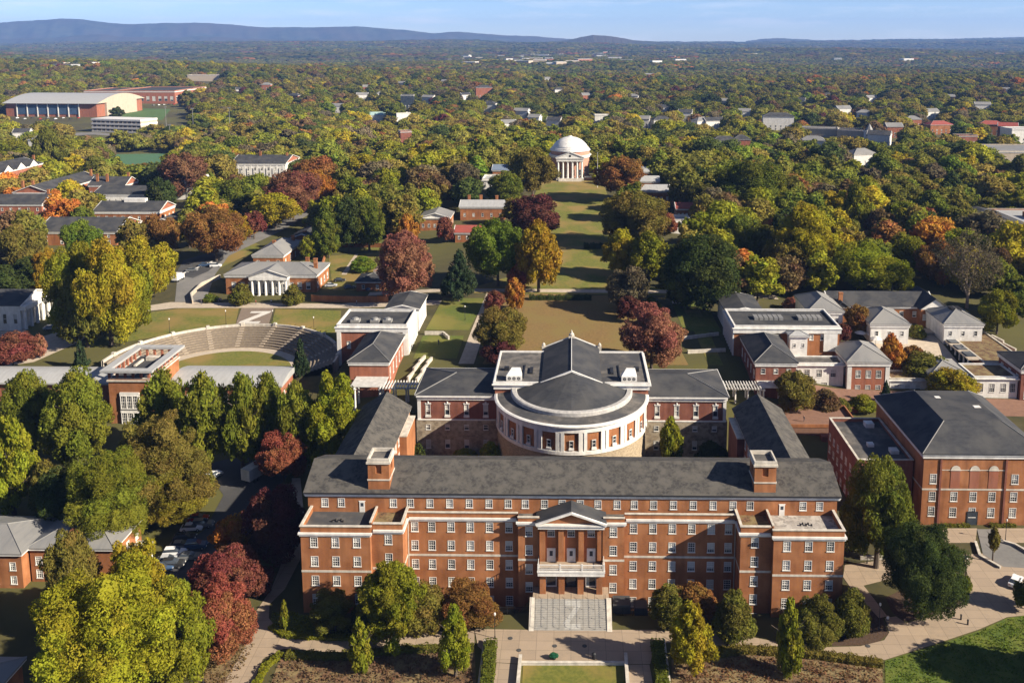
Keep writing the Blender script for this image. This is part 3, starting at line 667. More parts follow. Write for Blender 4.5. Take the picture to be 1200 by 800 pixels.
for s in (-1, 1):
    b = MB(); xa, xb = sorted((s * 18.6, s * 38.0))
    b.box(xa, xb, -.35, .3, 15.3, 16.1); b.box(xa - .2, xb + .2, -.75, .3, 16.103, 16.5); X = s * 38.0; a, c = sorted((X - s * .3, X + s * .35)); b.box(a, c, .303, 18.3, 15.3, 16.1); a, c = sorted((X - s * .3, X + s * .75)); b.box(a, c, .303, 18.4, 16.103, 16.5)
    b.box(xa, xb, 17.7, 18.4, 15.3, 16.5)
    a, c = sorted((X, X - s * .8)); b.box(a, c, -.14, .02, 10.2, 15.3)
    a, c = sorted((X, X - s * 19.2)); b.box(a, c, -.38, .1, 10.05, 10.3)
    b.build('cornice', white, OC)
for s in (-1, 1):
    xa, xb = sorted((s * 18.7, s * 38.6)); b = MB(); k = 9.2
    e0 = s * 18.7; e1 = s * 38.6; r1 = s * 29.4
    y0, y1, ym, z0, z1 = -.6, 18.2, 8.8, 16.52, 18.9
    P = [(e0, y0, z0), (e1, y0, z0), (e1, y1, z0), (e0, y1, z0)]; rr = [(e0, ym, z1), (r1, ym, z1)]
    def fc(*p): b.poly(p if s > 0 else p[::-1])
    fc(P[0], P[1], rr[1], rr[0]); fc(P[1], P[2], rr[1]); fc(P[2], P[3], rr[0], rr[1]); fc(P[3], P[2], P[1], P[0])
    ro = b.build('wing_roof', slated, OC)
    f = MB()
    for q in (0, 1): f.tube((e1, (y0, y1)[q], z0 + .05), (r1, ym, z1 + .03), .13, .13, 5)
    f.build('ridge_flashing', metalroof, ro)
# taller centre block, flat roofs, gabled middle
b = MB(); b.wall((-18.8, -.02), (1, 0), 37.6, 16, 19.0); b.wall((18.8, -.02), (0, 1), 21.5, 6, 19.0); b.wall((18.8, 21.5), (-1, 0), 37.6, 6, 19.0); b.wall((-18.8, 21.5), (0, -1), 21.5, 6, 19.0); b.build('centre_wall', brick2, OC)
b = MB(); ring(b, -19.1, 19.1, -.4, 21.8, 18.2, 19.3, .6); ring(b, -19.5, 19.5, -.8, 22.2, 19.303, 19.6, .9); ring(b, -19.2, 19.2, -.5, 21.9, 19.603, 20.1, .45); b.build('centre_cornice', white, OC)
b = MB(); b.quad((-18.8, -.1, 19.7), (18.8, -.1, 19.7), (18.8, 21.5, 19.7), (-18.8, 21.5, 19.7)); b.build('centre_roof', tarroof, OC)
b = MB(); gable(b, -7.4, 7.4, -.9, 24.6, 19.9, 3.0, 'y', th=.25); mr_ = b.build('gable_roof', slated, OC)
b = MB()
for q, off in ((-.95, .0), (24.65, 0)):
    for e in (-1, 1): b.tube((e * 7.5, q, 20.1), (0, q, 23.15), .28, .28, 4)
b.tube((0, -.9, 23.18), (0, 24.6, 23.18), .12, .12, 4); b.build('raking_trim', white, mr_)
b = MB(); b.poly([(-7.3, -.75, 19.7), (7.3, -.75, 19.7), (0, -.75, 22.9)]); b.poly([(7.3, 24.4, 19.7), (-7.3, 24.4, 19.7), (0, 24.4, 22.9)]); b.wall((8, 24.2), (-1, 0), 16, 9, 19.8); b.build('tympanum', white, OC)
b = MB(); b.box(-.8, .8, 23.9, 25.2, 22.6, 23.5); b.lathe(0, 24.5, [(.55, 23.5), (.7, 24.0), (.35, 24.3), (.2, 24.8), (.02, 25.2)], 10); b.build('finial', stone, mr_)
for e in (-1, 1):
    b = MB(); b.box(e * 7.6 - .5, e * 7.6 + .5, 24.0, 25.0, 19.6, 20.6); b.lathe(e * 7.6, 24.5, [(.3, 20.6), (.5, 21), (.02, 21.6)], 8); b.build('finial', stone, mr_)
    x = e * 14.2; b = MB(); b.box(x - 1.9, x + 1.9, 1.2, 2.9, 19.7, 21.0); b.poly([(x - 1.9, 1.2, 21.0), (x + 1.9, 1.2, 21.0), (x + 1.9, 5.0, 19.9), (x - 1.9, 5.0, 19.9)]) if 0 else None
    i = len(b.v); b.poly([(x - 1.9, 1.2, 21.003), (x + 1.9, 1.2, 21.003), (x + 1.5, 2.9, 22.6), (x - .6, 2.9, 22.6)]); b.poly([(x + 1.9, 1.2, 21), (x + 1.9, 2.9, 21), (x + 1.5, 2.9, 22.6)]); b.poly([(x + 1.9, 2.9, 21), (x - 1.9, 2.9, 21), (x - .6, 2.9, 22.6), (x + 1.5, 2.9, 22.6)]); b.poly([(x - 1.9, 2.9, 21), (x - 1.9, 1.2, 21), (x - .6, 2.9, 22.6)])
    vv = b.build('roof_vent', white, OC)
    for k in (-1.15, 0, 1.15):
        g = MB(); g.v = []; 
        for rr_, zz in ((.42, 1.19),): pass
        n = 14; pts = [(x + k + .42 * cos(2 * pi * j / n), 1.19, 20.35 + .42 * sin(2 * pi * j / n)) for j in range(n)]; g.poly(pts)
        pts2 = [(x + k + .26 * cos(2 * pi * j / n), 1.185, 20.35 + .26 * sin(2 * pi * j / n)) for j in range(n)]; g2 = MB(); g2.poly(pts2)
        oo = g.build('fan_opening', black, vv); g2.build('fan_cover', metalroof, oo)
    b = MB(); b.box(e * 16.5 - .6, e * 16.5 + .6, 8, 9.2, 19.7, 20.6); b.box(e * 12 - .15, e * 12 + .15, 3, 12, 19.72, 19.95); b.box(e * 10.2 - .4, e * 10.2 + .4, 6, 10, 19.72, 20.1); b.build('roof_duct', black, OC)
# the apse
RA = 18.2
A0, A1 = pi, 2 * pi
b = MB(); b.lathe(0, 0, [(RA, -1.5), (RA, 10.0)], 48, A0, A1); b.build('apse_base', mat('apse_stone', (.36, .29, .2), (.24, .19, .13), rough=.95, scale=1.5, contrast=(.4, .6), stretch=(1, 1, 2.2)), OC)
b = MB(); b.lathe(0, 0, [(RA - .15, 10.0), (RA - .15, 15.8)], 48, A0, A1); b.build('apse_wall', brick, OC)
b = MB(); b.lathe(0, 0, [(RA - .1, 9.95), (RA + .35, 9.95), (RA + .35, 10.75), (RA - .1, 10.8)], 64, A0, A1); b.build('apse_belt', white, OC)
b = MB(); b.lathe(0, 0, [(RA - .1, 15.2), (RA + .25, 15.2), (RA + .25, 16.3), (RA + .7, 16.5), (RA + .75, 16.85), (RA + .35, 17.0), (RA - .3, 17.02)], 64, A0, A1); b.build('apse_entablature', white, OC)
NB = 11
for k in range(NB + 1):
    for dlt in (-.033, .033):
        a = pi + pi * k / NB + dlt
        if a < pi + .01 or a > 2 * pi - .01: continue
        b = MB(); b.box(-.36, .36, -.26, .2, 10.8, 15.2); o_ = b.build('apse_pilaster', white, OC, (cos(a) * RA, sin(a) * RA, 0)); o_.rotation_euler = (0, 0, a + pi / 2)
for k in range(1, NB):
    a = pi + pi * k / NB; b = MB(); b.box(-.26, .26, -.1, .2, 10.8, 15.2); o_ = b.build('pilaster_recess', white, OC, (cos(a) * RA, sin(a) * RA, 0)); o_.rotation_euler = (0, 0, a + pi / 2)
for k in range(NB):
    a = pi + pi * (k + .5) / NB
    f = add_window(OC, cos(a) * (RA - .13), sin(a) * (RA - .13), 11.5, a + pi / 2, .95, 1.7, 1, var=0, proud=.15)
    g = MB(); g.box(-.6, .6, -.25, .02, -.5, -.1); g.box(-.5, .5, -.08, .02, 1.7, 1.85); g.build('window_surround', white, f)
b = MB(); b.lathe(0, 0, [(RA + .35, 16.95), (14.9, 17.5)], 64, A0, A1); b.build('apse_roof', tarroof, OC)
b = MB(); b.lathe(0, 0, [(14.9, 17.0), (14.9, 18.3), (14.6, 18.5), (13.6, 18.5), (13.4, 18.2)], 64, A0, A1); b.build('apse_parapet', mat('weathered_stone', (.46, .44, .41), (.30, .29, .28), rough=.9, scale=1.2), OC)
b = MB()
for k in range(10):
    a, c = pi + pi * k / 10, pi + pi * (k + 1) / 10; b.poly([(13.6 * cos(a), 13.6 * sin(a), 18.2), (13.6 * cos(c), 13.6 * sin(c), 18.2), (.6 * cos(c), .6 * sin(c), 22.75), (.6 * cos(a), .6 * sin(a), 22.75)])
b.build('cone_roof', slated, OC)
# ------------------------------------------------------------------ pergolas
def pergola(label, x0, x1, y0, y1, zt, sq):
    zb = min(h(x0, y0), h(x1, y1)) - .3; r = empty('pergola', ((x0 + x1) / 2, (y0 + y1) / 2, zb), label, 'pergola'); cx, cyy = r.location.x, r.location.y; T = zt - zb
    L = lambda x, y: (x - cx, y - cyy)
    for x in np.linspace(x0 + .4, x1 - .4, 4):
        for y in (y0 + .5, y1 - .5): a = L(x, y); link('column', column_mesh(T - .5, .26), r, (a[0], a[1], 0))
    sx0, sx1, sy0, sy1 = sq
    for x in (sx0 + .4, sx1 - .4):
        for y in (sy0 + .4, (sy0 + sy1) / 2, sy1 - .4): a = L(x, y); link('column', column_mesh(T - .5, .3), r, (a[0], a[1], 0))
    b = MB()
    for y in (y0 + .5, y1 - .5): b.box(x0 - cx, x1 - cx, y - cyy - .15, y - cyy + .15, T - .5, T - .1)
    for x in (sx0 + .4, sx1 - .4): b.box(x - cx - .15, x - cx + .15, sy0 - cyy - .5, sy1 - cyy + .5, T - .5, T - .11)
    b.build('beam', white, r)
    b = MB()
    n = int((x1 - x0) / .75)
    for k in range(n): x = x0 + (k + .5) * (x1 - x0) / n - cx; b.box(x - .1, x + .1, y0 - cyy - .8, y1 - cyy + .8, T - .09, T + .25)
    n = int((sy1 - sy0) / .6)
    for k in range(n): y = sy0 + (k + .5) * (sy1 - sy0) / n - cyy; b.box(sx0 - cx - .7, sx1 - cx + .7, y - .12, y + .12, T + .02, T + .38)
    b.build('rafter', white, r); FOOT.append((min(x0, sx0), max(x1, sx1), min(y0, sy0), max(y1, sy1)))
pergola('white slatted pergola linking the auditorium to the temple fronted hall on the left', -51.5, -40.5, 78, 82, 11, (-58.5, -51, 78, 87))
pergola('white slatted pergola linking the auditorium to the columned hall on the right', 40.5, 51.5, 81.5, 85.5, 10, (51.5, 57.5, 81.5, 91.5))

# ------------------------------------------------------------------ left temple hall (flat slate deck, white columned east side)
r = hall('temple_hall', 'white columned hall with dark flat roof beside the amphitheatre', 'building', -70.3, -49.2, 107.5, 123, 8, 18, 'flat', wm=brick2, rm=slated, pm=white, par=.7,
     wins=[('S', 3, [4.5], 1.2, 2.2), ('W', 4, [5], 1.2, 2.4), ('N', 5, [5], 1.2, 2.4)], cor=1.4, corp=.4)
b = MB()
for k in range(8): y = -7.3 + k * 2.08; b.box(10.56, 10.95, y - .55, y + .55, -2, 8.6)
b.box(10.56, 10.75, -7.7, 7.7, -2, 8.59) ; b.build('colonnade_wall', white, r)
for k in range(7): add_window(r, 10.77, -6.25 + k * 2.08, 3.2, pi / 2, 1.0, 3.6, 1, proud=.14)
b = MB()
for x in (-6, 0, 3.8): b.box(x - 1.3, x + 1.3, -4.2, -1.6, 10.1, 10.9); b.lathe(x, -2.9, [(1.15, 10.9), (.8, 11.4), (.02, 11.6)], 10)
b.build('skylight', metalroof, r)
b = MB()
for s in (-1, 1): b.box(s * 9.9 - .6, s * 9.9 + .6, -8.15, -7.76, -2, 8.58)
b.build('pilaster', white, r)
hall('hip_annex', 'sunlit brick annex with dark hip roof in front of the temple hall', 'building', -61, -50.3, 85, 106.8, 6.5, 15.6, 'hip', wm=brick2, rh=3,
     wins=[('S', [2.3, 8.4], [3.2], 1.2, 2.6), ('E', 5, [5.2], 1.1, 3.2), ('W', 5, [5.2], 1.1, 2.4)], cor=1.0)
hall('rear_block', 'narrow white block with dark low roof behind the temple hall', 'building', -59.3, -49, 126.3, 141.5, 9, 17.8, 'gable', wm=white, rh=1.3, axis='y', wins=[('E', 5, [5], 1.1, 3.), ('S', 2, [6], 1., 2)])
# ------------------------------------------------------------------ right columned hall group
r = hall('columned_hall', 'white columned hall with dark flat roof and long skylights right of the auditorium', 'building', 48.5, 79.8, 108.5, 125.5, 4, 18, 'flat', rm=slated, pm=white, par=.6,
     wins=[('S', [20, 23, 26.3], [11.2], 1.2, 1.7), ('W', 6, [5.], 1.2, 2.4), ('E', 4, [10.5], 1.2, 1.8), ('N', 7, [9], 1.2, 2.4)], cor=1.5, corp=.4)
b = MB()
for k in range(8): y = -8 + k * 2.28; b.box(-16.05, -15.66, y - .5, y + .5, -1, 12.45)
b.build('pilaster', white, r)
b = MB()
for x0, n in ((-8.2, 6), (5.2, 5)):
    for k in range(n): b.box(x0 + k * 1.5, x0 + k * 1.5 + 1.25, -1.3, 2.3, 14.1, 14.9)
b.build('skylight', metalroof, r)
b = MB(); b.box(11, 15, -8.9, -8.52, 7, 12.4); b.build('white_bay', white, r)
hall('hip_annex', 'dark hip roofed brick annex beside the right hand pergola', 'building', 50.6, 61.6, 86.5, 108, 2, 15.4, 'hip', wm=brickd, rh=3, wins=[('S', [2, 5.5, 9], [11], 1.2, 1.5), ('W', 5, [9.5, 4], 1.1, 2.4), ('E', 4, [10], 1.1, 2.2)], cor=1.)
hall('rear_block', 'low dark roofed block behind the right columned hall', 'building', 49.2, 60.5, 126, 143, 8, 17.5, 'gable', wm=white, rh=1.4, axis='y', wins=[('W', 5, [5], 1.1, 3.)])
r = hall('stair_tower', 'small white square tower with tan hip cap above the flat roofs on the right', 'building', 64.2, 69.2, 104.2, 107.9, 3, 17.0, 'hip', wm=white, rm=metalwhite, rh=.8, cor=.5, wins=[('S', 2, [11.2], .9, 1.2)])
hall('link_block', 'white walled two storey link with flat dark roof between two brick pavilions', 'building', 62.3, 78.2, 98, 104, 2.2, 10.6, 'flat', wm=white, rm=tarroof, pm=white, par=.4, cor=.5,
     wins=[('S', [2., 5.5, 9, 13], [5.9], 1.6, 2.3), ('S', [10.6], [2.], 1.6, 2.4), ('S', [3, 6.5], [2.2], 1.2, 1.6)], detail=2)
r = hall('corner_pavilion', 'two storey brick pavilion with white corner piers and grey pyramid roof', 'building', 78.9, 90.7, 96.4, 111.5, 1.5, 12, 'hip', wm=brick2, rm=metalroof, rh=3, cor=1.1,
     wins=[('S', [3., 5.9, 8.8], [2.6, 7.0], 1.5, 2.3), ('E', 4, [2.6, 7], 1.5, 2.3), ('W', 3, [7], 1.4, 2.2)], detail=2)
for sx in (-1, 1):
    for sy in (-1, 1): b = MB(); b.box(sx * 5.4 - .6, sx * 5.4 + .6, sy * 7.05 - .6, sy * 7.05 + .6, -2, 9.38); b.build('corner_pier', white, r)
lab = ['grey pyramid roofed pavilion behind the columned hall, nearest the lawn', 'grey pyramid roofed pavilion behind the white umbrellas', 'grey pyramid roofed pavilion with a dark roof hatch, farthest right of three']
for i, (a, c, d, e, zz) in enumerate([(77, 88, 132.5, 150, 15.8), (94.8, 106.8, 125.5, 140, 13.8), (118.2, 130.2, 126, 141, 13.8)]):
    r = hall('pyramid_pavilion', lab[i], 'building', a, c, d, e, 7.5, zz, 'hip', wm=white, rm=metalroof, rh=3, cor=1., group='grey pyramid roofed pavilions', wins=[('S', 3, [zz - 10.5], 1.1, 1.6)])
    if i == 2: b = MB(); b.box(-1.5, 1.8, -1.5, 1.5, zz - 7.5 + 2.2, zz - 7.5 + 3.4); b.build('roof_hatch', black, r)
r = hall('gabled_hall', 'long low brick hall with dark gable roof behind the right hand pavilions', 'building', 87.5, 122, 144, 157, 8.5, 14, 'gable', rh=3.3, axis='x', gm=white, chims=[(91, 145.5, 4.5)],
     wins=[('S', 8, [3], 1.3, 2)], cor=.6)
b = MB(); gable(b, 11, 21.5, -10.5, 6, 5.6, 3.6, 'y'); b.build('cross_roof', slated, r)
b = MB(); b.poly([(11.5, -10, 5.6), (21, -10, 5.6), (16.25, -10, 9.0)]); b.build('pediment', white, r)
b = MB(); b.box(11.6, 20.9, -9.97, -4, -2, 5.6); b.build('cross_wing', brick, r)
for k in range(4): add_window(r, 12.9 + k * 2.3, -9.97, 2, 0, 1.3, 2.0, 1, proud=.14)
b = MB(); gable(b, -16.5, -11.5, -8.3, 0, 5.6, 1.7, 'y'); b.poly([(-16, -8, 5.6), (-12, -8, 5.6), (-14, -8, 7.1)]); b.build('gablet', slated, r)
# sunken courtyard with colonnade, planted roofs
r = empty('courtyard_wing', (114, 125, 6), 'sunken courtyard wing with brown planted roof, white colonnade and glass canopies', 'building'); FOOT.append((96, 138, 98, 142))
b = MB(); b.box(8.5, 21, -18, 12, -3, 2.1); b.build('wall', brick, r)
b = MB(); b.quad((8.6, -17.9, 2.3), (20.9, -17.9, 2.3), (20.9, 11.9, 2.3), (8.6, 11.9, 2.3)); b.build('planted_roof', drybed, r)
b = MB(); ring(b, 8.2, 21.3, -18.3, 12.3, 2.1, 2.6, .5); b.build('coping', stone, r)
b = MB(); b.box(-16, 8.2, 10.5, 12.5, -3, 2.2); b.build('rear_wall', brick2, r)
for k in range(7): add_window(r, -13.5 + k * 3, 10.5, -1.2, 0, 1.5, 2.4, 1, proud=.14)
b = MB(); b.box(-16.2, 8.2, 8.0, 12.7, 2.203, 2.6); b.box(4.6, 8.2, -16, 7.997, 2.2, 2.55); b.build('gallery_roof', concrete, r)
for k in range(8): link('column', column_mesh(5, .3), r, (5.1, -15 + k * 3, -2.8))
b = MB()
for y in (-14, -8, -2, 4): b.box(5.2, 7.9, y, y + 4.2, 2.6, 2.85)
b.build('glass_canopy', glassm, r)
hall('low_loggia', 'low white loggia with roof planting beside the corner pavilion', 'building', 91.5, 104, 97.5, 104, 1.5, 6.4, 'flat', wm=white, rm=drybed, pm=stone, par=.35, cor=.4, wins=[('S', [2, 5, 8, 11], [2.4], 1.5, 2.2)], detail=1)
hall('low_pavilion', 'low pale hip roofed pavilion behind the yellow tree', 'building', 102.5, 113, 96, 108, 2, 8.4, 'hip', wm=white, rm=metalroof, rh=2.2, cor=.6, wins=[('S', 3, [3], 1.3, 2)])
hall('planted_roof_link', 'white walled link with brown planted roof left of the far right pavilion', 'building', 113.5, 125.8, 93.5, 104, 2, 8.6, 'flat', wm=white, rm=drybed, pm=white, par=.4, cor=.5, wins=[('S', [2, 5.2, 8.4, 11], [3.8], 1.6, 2.6)], detail=2)
hall('edge_pavilion', 'brick pavilion with dark hip roof and white piers at the right edge', 'building', 126.2, 140, 92.5, 106, 1.5, 11.6, 'hip', wm=brickd, rh=2.6, cor=1.1, wins=[('S', 4, [2.6, 7], 1.5, 2.2), ('W', 3, [7], 1.4, 2.)])
# ------------------------------------------------------------------ Wilson style block at the right
r = hall('brick_lecture_hall', 'tall red brick hall with big truncated hip roof at the right edge', 'building', 75, 100.5, 31, 61, -.2, 16, 'hip', rm=slated, rh=4.3, deck=.47, cor=.9, ov=.6,
     wins=[('S', [2.2], [3.2, 6.6, 10.6], 1.4, 2.2), ('S', [6.8, 10.9, 14.9], [3.0, 6.6], 1.5, 2.2), ('S', [19.5, 23.3], [3, 6.6, 10.6], 1.5, 2.2)], detail=2)
b = MB()
for x in (-5.9, -1.85, 2.15):
    b.box(x - 1.0, x + 1.0, -15.06, -14.98, 8.5, 12.6); b.prism([(x + 1.0 * cos(t), 0) for t in (0, 1)], 0, 0) if 0 else None
    n = 10; b.poly([(x + 1.0 * cos(pi * (1 + k / n)) * 1, -15.06, 12.6 - 1.0 * sin(pi * (1 + k / n))) for k in range(n + 1)][::-1])
b.build('arched_niche', brick2, r)
b = MB()
for x in (-5.9, -1.85, 2.15):
    n = 10; c = [(x + 1.0 * cos(pi * k / n), 12.65 + 1.0 * sin(pi * k / n)) for k in range(n + 1)]; b.poly([(q[0], -15.085, q[1]) for q in c][::-1]); b.box(x - 1.1, x + 1.1, -15.16, -15.0, 12.5, 12.7)
b.box(-9.0, 4.6, -15.05, -14.97, 12.52, 12.68)
b.build('niche_lunette', stone, r)
b = MB(); ring(b, -12.82, 12.82, -15.07, 15.07, 8.05, 8.4, .09); b.build('belt_course', stone, r)
b = MB(); b.box(-9.3, -8.9, -15.2, -14.98, -1, 15); b.box(4.5, 4.9, -15.2, -14.98, -1, 15); b.build('pilaster', brickd, r)
b = MB(); b.box(-3, -.6, -15.08, -14.97, 0, 3.2); d = b.build('entrance_door', black, r)
b = MB(); b.quad((-2.8, -15.095, .2), (-.8, -15.095, .2), (-.8, -15.095, 3), (-2.8, -15.095, 3)); b.build('pane', glassm, d)
b = MB(); b.box(-3, -1.8, 4, 5.2, 20, 20.8); b.box(3.5, 5, -1.5, -.3, 20, 20.9); b.build('roof_vent', white, r)
r = hall('flat_annex', 'flat dark roofed brick annex joined to the tall lecture hall', 'building', 62.5, 74.6, 35.5, 57.5, -1, 11.4, 'flat', wm=brickd, rm=tarroof, par=.9, cor=0,
     wins=[('W', 7, [2.5, 6, 9.2], 1.2, 1.7), ('S', [9.8], [7.6], 1.6, 2.0), ('S', [3, 6.5], [2.5, 6], 1.3, 1.9)], detail=1)
b = MB(); b.box(-1.2, .2, -3, -1.7, 12.5, 13.2); b.box(2.8, 4.6, -6.5, -4.6, 12.5, 13.3); b.box(1.6, 3.6, 7.2, 9.3, 12.5, 13.5); b.build('roof_vent', white, r)
# brick terrace and stair on the right behind the rear wing
r = empty('terrace_wall', (65, 76, 0), 'brick terrace with low walls behind the right rear wing', 'wall')
b = MB(); b.box(-9.5, 9, -6, 6.5, -2, 4.2); b.build('terrace', mat('brick_paving', (.215, .118, .08), (.17, .092, .064), rough=.9, scale=1), r)
b = MB(); ring(b, -9.6, 9.1, -6.1, 6.6, 4.2, 5.0, .35); b.build('parapet', brick, r); b = MB(); b.box(-1, 9.3, -8.5, -6.2, -2, 2.8); b.build('bridge_deck', brickd, r)
FOOT.append((54, 75, 66, 84))
# ------------------------------------------------------------------ long curved-yard hall on the left with roof terrace pavilion
r = hall('terrace_pavilion', 'brick entrance pavilion with an open flat roof terrace between two metal roofed wings', 'building', -122.6, -111.6, 74.8, 92.5, 1.0, 14.2, 'none' if 0 else 'flat', rm=slated, par=.1, cor=0, wins=[], detail=2)
b = MB(); b.box(-2.6, 2.6, -9.2, -8.8, .5, 9.6); fw = b.build('entrance_bay', white, r)
for z, hh in ((5.2, 3.6), (.9, 3.2)):
    for x in (-1.6, 0, 1.6): add_window(r, x, -9.2, z, 0, 1.5, hh, 2, var=0, proud=.14)
b = MB(); ring(b, -6.9, 6.9, -10.2, 10.2, 15.4, 16.0, 2.1); b.build('roof_canopy', metalwhite, r)
for k in range(6):
    for y in (-8.5, 8.5): b = MB(); b.box(-5.3 + k * 2.12 - .28, -5.3 + k * 2.12 + .28, y - .28, y + .28, 13.3, 15.4); b.build('terrace_pier', brick2, r)
for k in range(1, 7):
    for x in (-5.2, 5.2): b = MB(); b.box(x - .28, x + .28, -7.5 + k * 2.14 - .28, -7.5 + k * 2.14 + .28, 13.3, 15.4); b.build('terrace_pier', brick2, r)
b = MB(); b.box(-1.8, 1.6, 4.6, 6.4, 13.31, 14.3); b.box(3, 4, -1, .2, 13.31, 14); b.box(-3, -2.4, 0, 5, 13.31, 13.8); b.build('terrace_furniture', stone, r)
b = MB(); ring(b, -5.8, 5.8, -9.2, 9.2, 12.6, 13.0, .3); b.build('belt_course', stone, r)
for s, (a, c, d, e), lb in ((0, (-170, -123.0, 86.5, 97.5), 'low brick wing with curved pale metal roof left of the entrance pavilion'), (1, (-111.2, -80.5, 85.5, 98.8), 'low brick wing with pale metal roof right of the entrance pavilion')):
    r = hall('metal_roof_wing', lb, 'building', a, c, d, e, 1.5, 8.2, 'hip0', rm=metalwhite, wins=[('S', 14 if s == 0 else 9, [4.4], 1.2, 2.6), ('N', 9, [5], 1.5, 2.4)], cor=.4, ov=.8) if 0 else empty('metal_roof_wing', ((a + c) / 2, (d + e) / 2, 1.0), lb, 'building')
    W2, D2 = (c - a) / 2, (e - d) / 2; FOOT.append((a - 2, c + 2, d - 2, e + 2))
    walls_with_windows(r, -W2, W2, -D2, D2, -3, 7.2, [('S', 14 if s == 0 else 9, [3.8], 1.2, 2.6), ('E', [3, 8], [3.8], 1.2, 2.4), ('N', 9, [5], 1.4, 2.2)], brick2, detail=1)
    b = MB(); n = 8
    for k in range(n):
        t0, t1 = k / n, (k + 1) / n; f = lambda t: (-D2 - .9 + t * (2 * D2 + 1.8), 7.2 + 1.9 * sin(pi * (.08 + .84 * t)))
        (ya, za), (yb, zb_) = f(t0), f(t1); b.quad((-W2 - .7, ya, za), (W2 + .7, ya, za), (W2 + .7, yb, zb_), (-W2 - .7, yb, zb_))
    b.quad((-W2 - .7, D2 + .9, 7.2), (W2 + .7, D2 + .9, 7.2), (W2 + .7, -D2 - .9, 7.2), (-W2 - .7, -D2 - .9, 7.2)); b.quad((-W2 - .7, -D2 - .9, 7.2), (W2 + .7, -D2 - .9, 7.2), (W2 + .7, -D2 - .9, 7.68), (-W2 - .7, -D2 - .9, 7.68))
    for q in (-1, 1): b.poly([(q * (W2 + .7), f(k / n)[0], f(k / n)[1]) for k in range(n + 1)] + [(q * (W2 + .7), D2 + .9, 7.2), (q * (W2 + .7), -D2 - .9, 7.2)])
    b.build('roof', metalwhite, r)
# ------------------------------------------------------------------ amphitheatre
r = empty('amphitheatre', (AMC[0], AMC[1], 5.0), 'semicircular concrete amphitheatre with stepped seating rows around a lawn', 'amphitheatre')
seat_m = mat('seat_stone', (.235, .19, .14), (.16, .13, .10), rough=.95, scale=1.4)
b = MB(); NS = 9; R0, R1, ZT = 23.5, 34.0, 3.9; aa, ab = radians(-2), radians(182)
prof = [(R0, 0)]
for k in range(NS): rr = R0 + k * (R1 - R0) / NS; prof += [(rr, (k + 1) * ZT / NS), (rr + (R1 - R0) / NS * .98, (k + 1) * ZT / NS - .12)]
b.lathe(0, 0, prof, 96, aa, ab); b.build('seating', seat_m, r)
b = MB(); b.lathe(0, 0, [(R1 - .1, -1), (R1 - .1, ZT + .65), (R1 + .45, ZT + .65), (R1 + .45, -1)], 96, aa, ab); b.build('rim_wall', stone, r)
b = MB(); b.lathe(0, 0, [(R0 - 3.2, .04), (R0 + .05, .05)], 96, aa, ab); b.build('walk', concrete, r)
b = MB()
for a in [radians(8 + 18.2 * k) for k in range(10)]:
    for k in range(NS):
        rr = R0 + k * (R1 - R0) / NS; z = (k + 1) * ZT / NS
        for q in (0, .5):
            c0 = (rr + q * (R1 - R0) / NS); P = lambda rad, t: (rad * cos(a) - t * sin(a), rad * sin(a) + t * cos(a))
            b.prism([P(c0, -.75), P(c0 + .58, -.75), P(c0 + .58, .75), P(c0, .75)], z - .5, z + .03 + (.0 if q else -.2))
b.build('aisle_stair', concrete, r)
for a in [radians(8 + 18.2 * k) for k in range(10)]: b = MB(); x, y = (R1 + .2) * cos(a), (R1 + .2) * sin(a); b.box(x - .5, x + .5, y - .5, y + .5, ZT, ZT + 1.1, rot=a); b.build('rim_pier', stone, r)
b = MB(); FOOT.append((AMC[0] - 37, AMC[0] + 37, 97, 142))
b = MB(); b.lathe(0, 0, [(.01, .03), (R0 - 3.2, .03)], 64, aa, ab); b.build('stage_lawn', lawn_m, r)
# ------------------------------------------------------------------ portico hall left (grey hip roof, white portico)
r = hall('portico_hall', 'brick hall with grey roof and white six columned portico above the amphitheatre', 'building', -129.5, -95.5, 174, 191.5, 8, 16, 'hip', rm=metalroof, rh=2.6, cor=.9, wins=[('S', [3, 6.2, 9.3, 24.6, 27.8, 31.], [4], 1.6, 2.6), ('E', 4, [4], 1.5, 2.4)], chims=[(-99, 186, 3.6), (-103, 189, 3.2), (-97.5, 181, 3.0)], detail=1)
b = MB(); b.box(-7.2, 7.2, -11.9, -8.75, -2, .7); b.build('portico_base', concrete, r)
for k in range(6): link('column', column_mesh(6.2, .5), r, (-6.3 + k * 2.52, -11.2, .7))
b = MB(); b.box(-7.2, 7.2, -11.9, -8.4, 6.9, 7.95); b.build('entablature', white, r)
b = MB(); b.poly([(-7.1, -11.7, 8), (7.1, -11.7, 8), (0, -11.7, 10.4)])
for s in (-1, 1): b.tube((s * 7.4, -11.75, 8.1), (0, -11.75, 10.6), .25, .25, 4)
b.build('pediment', white, r)
b = MB(); gable(b, -7.5, 7.5, -12.1, -1.5, 8.0, 2.5, 'y'); b.build('portico_roof', metalroof, r)
b = MB(); b.box(-7, 7, -8.9, -8.72, .7, 6.9); pw = b.build('portico_wall', white, r)
for k in range(5): add_window(r, -5.04 + k * 2.52, -8.92, 1.2, 0, 1.3, 3.6, 1, var=0, proud=.14)
hall('hip_house', 'brick house with grey hip roof just behind the portico hall', 'building', -132, -119.5, 210, 236, 8.5, 14.6, 'hip', rm=metalroof, rh=3., wins=[('S', 3, [3], 1.2, 2.2), ('E', 4, [3], 1.2, 2.2)], chims=[(-122, 232, 3.8), (-127, 222, 3.8)])
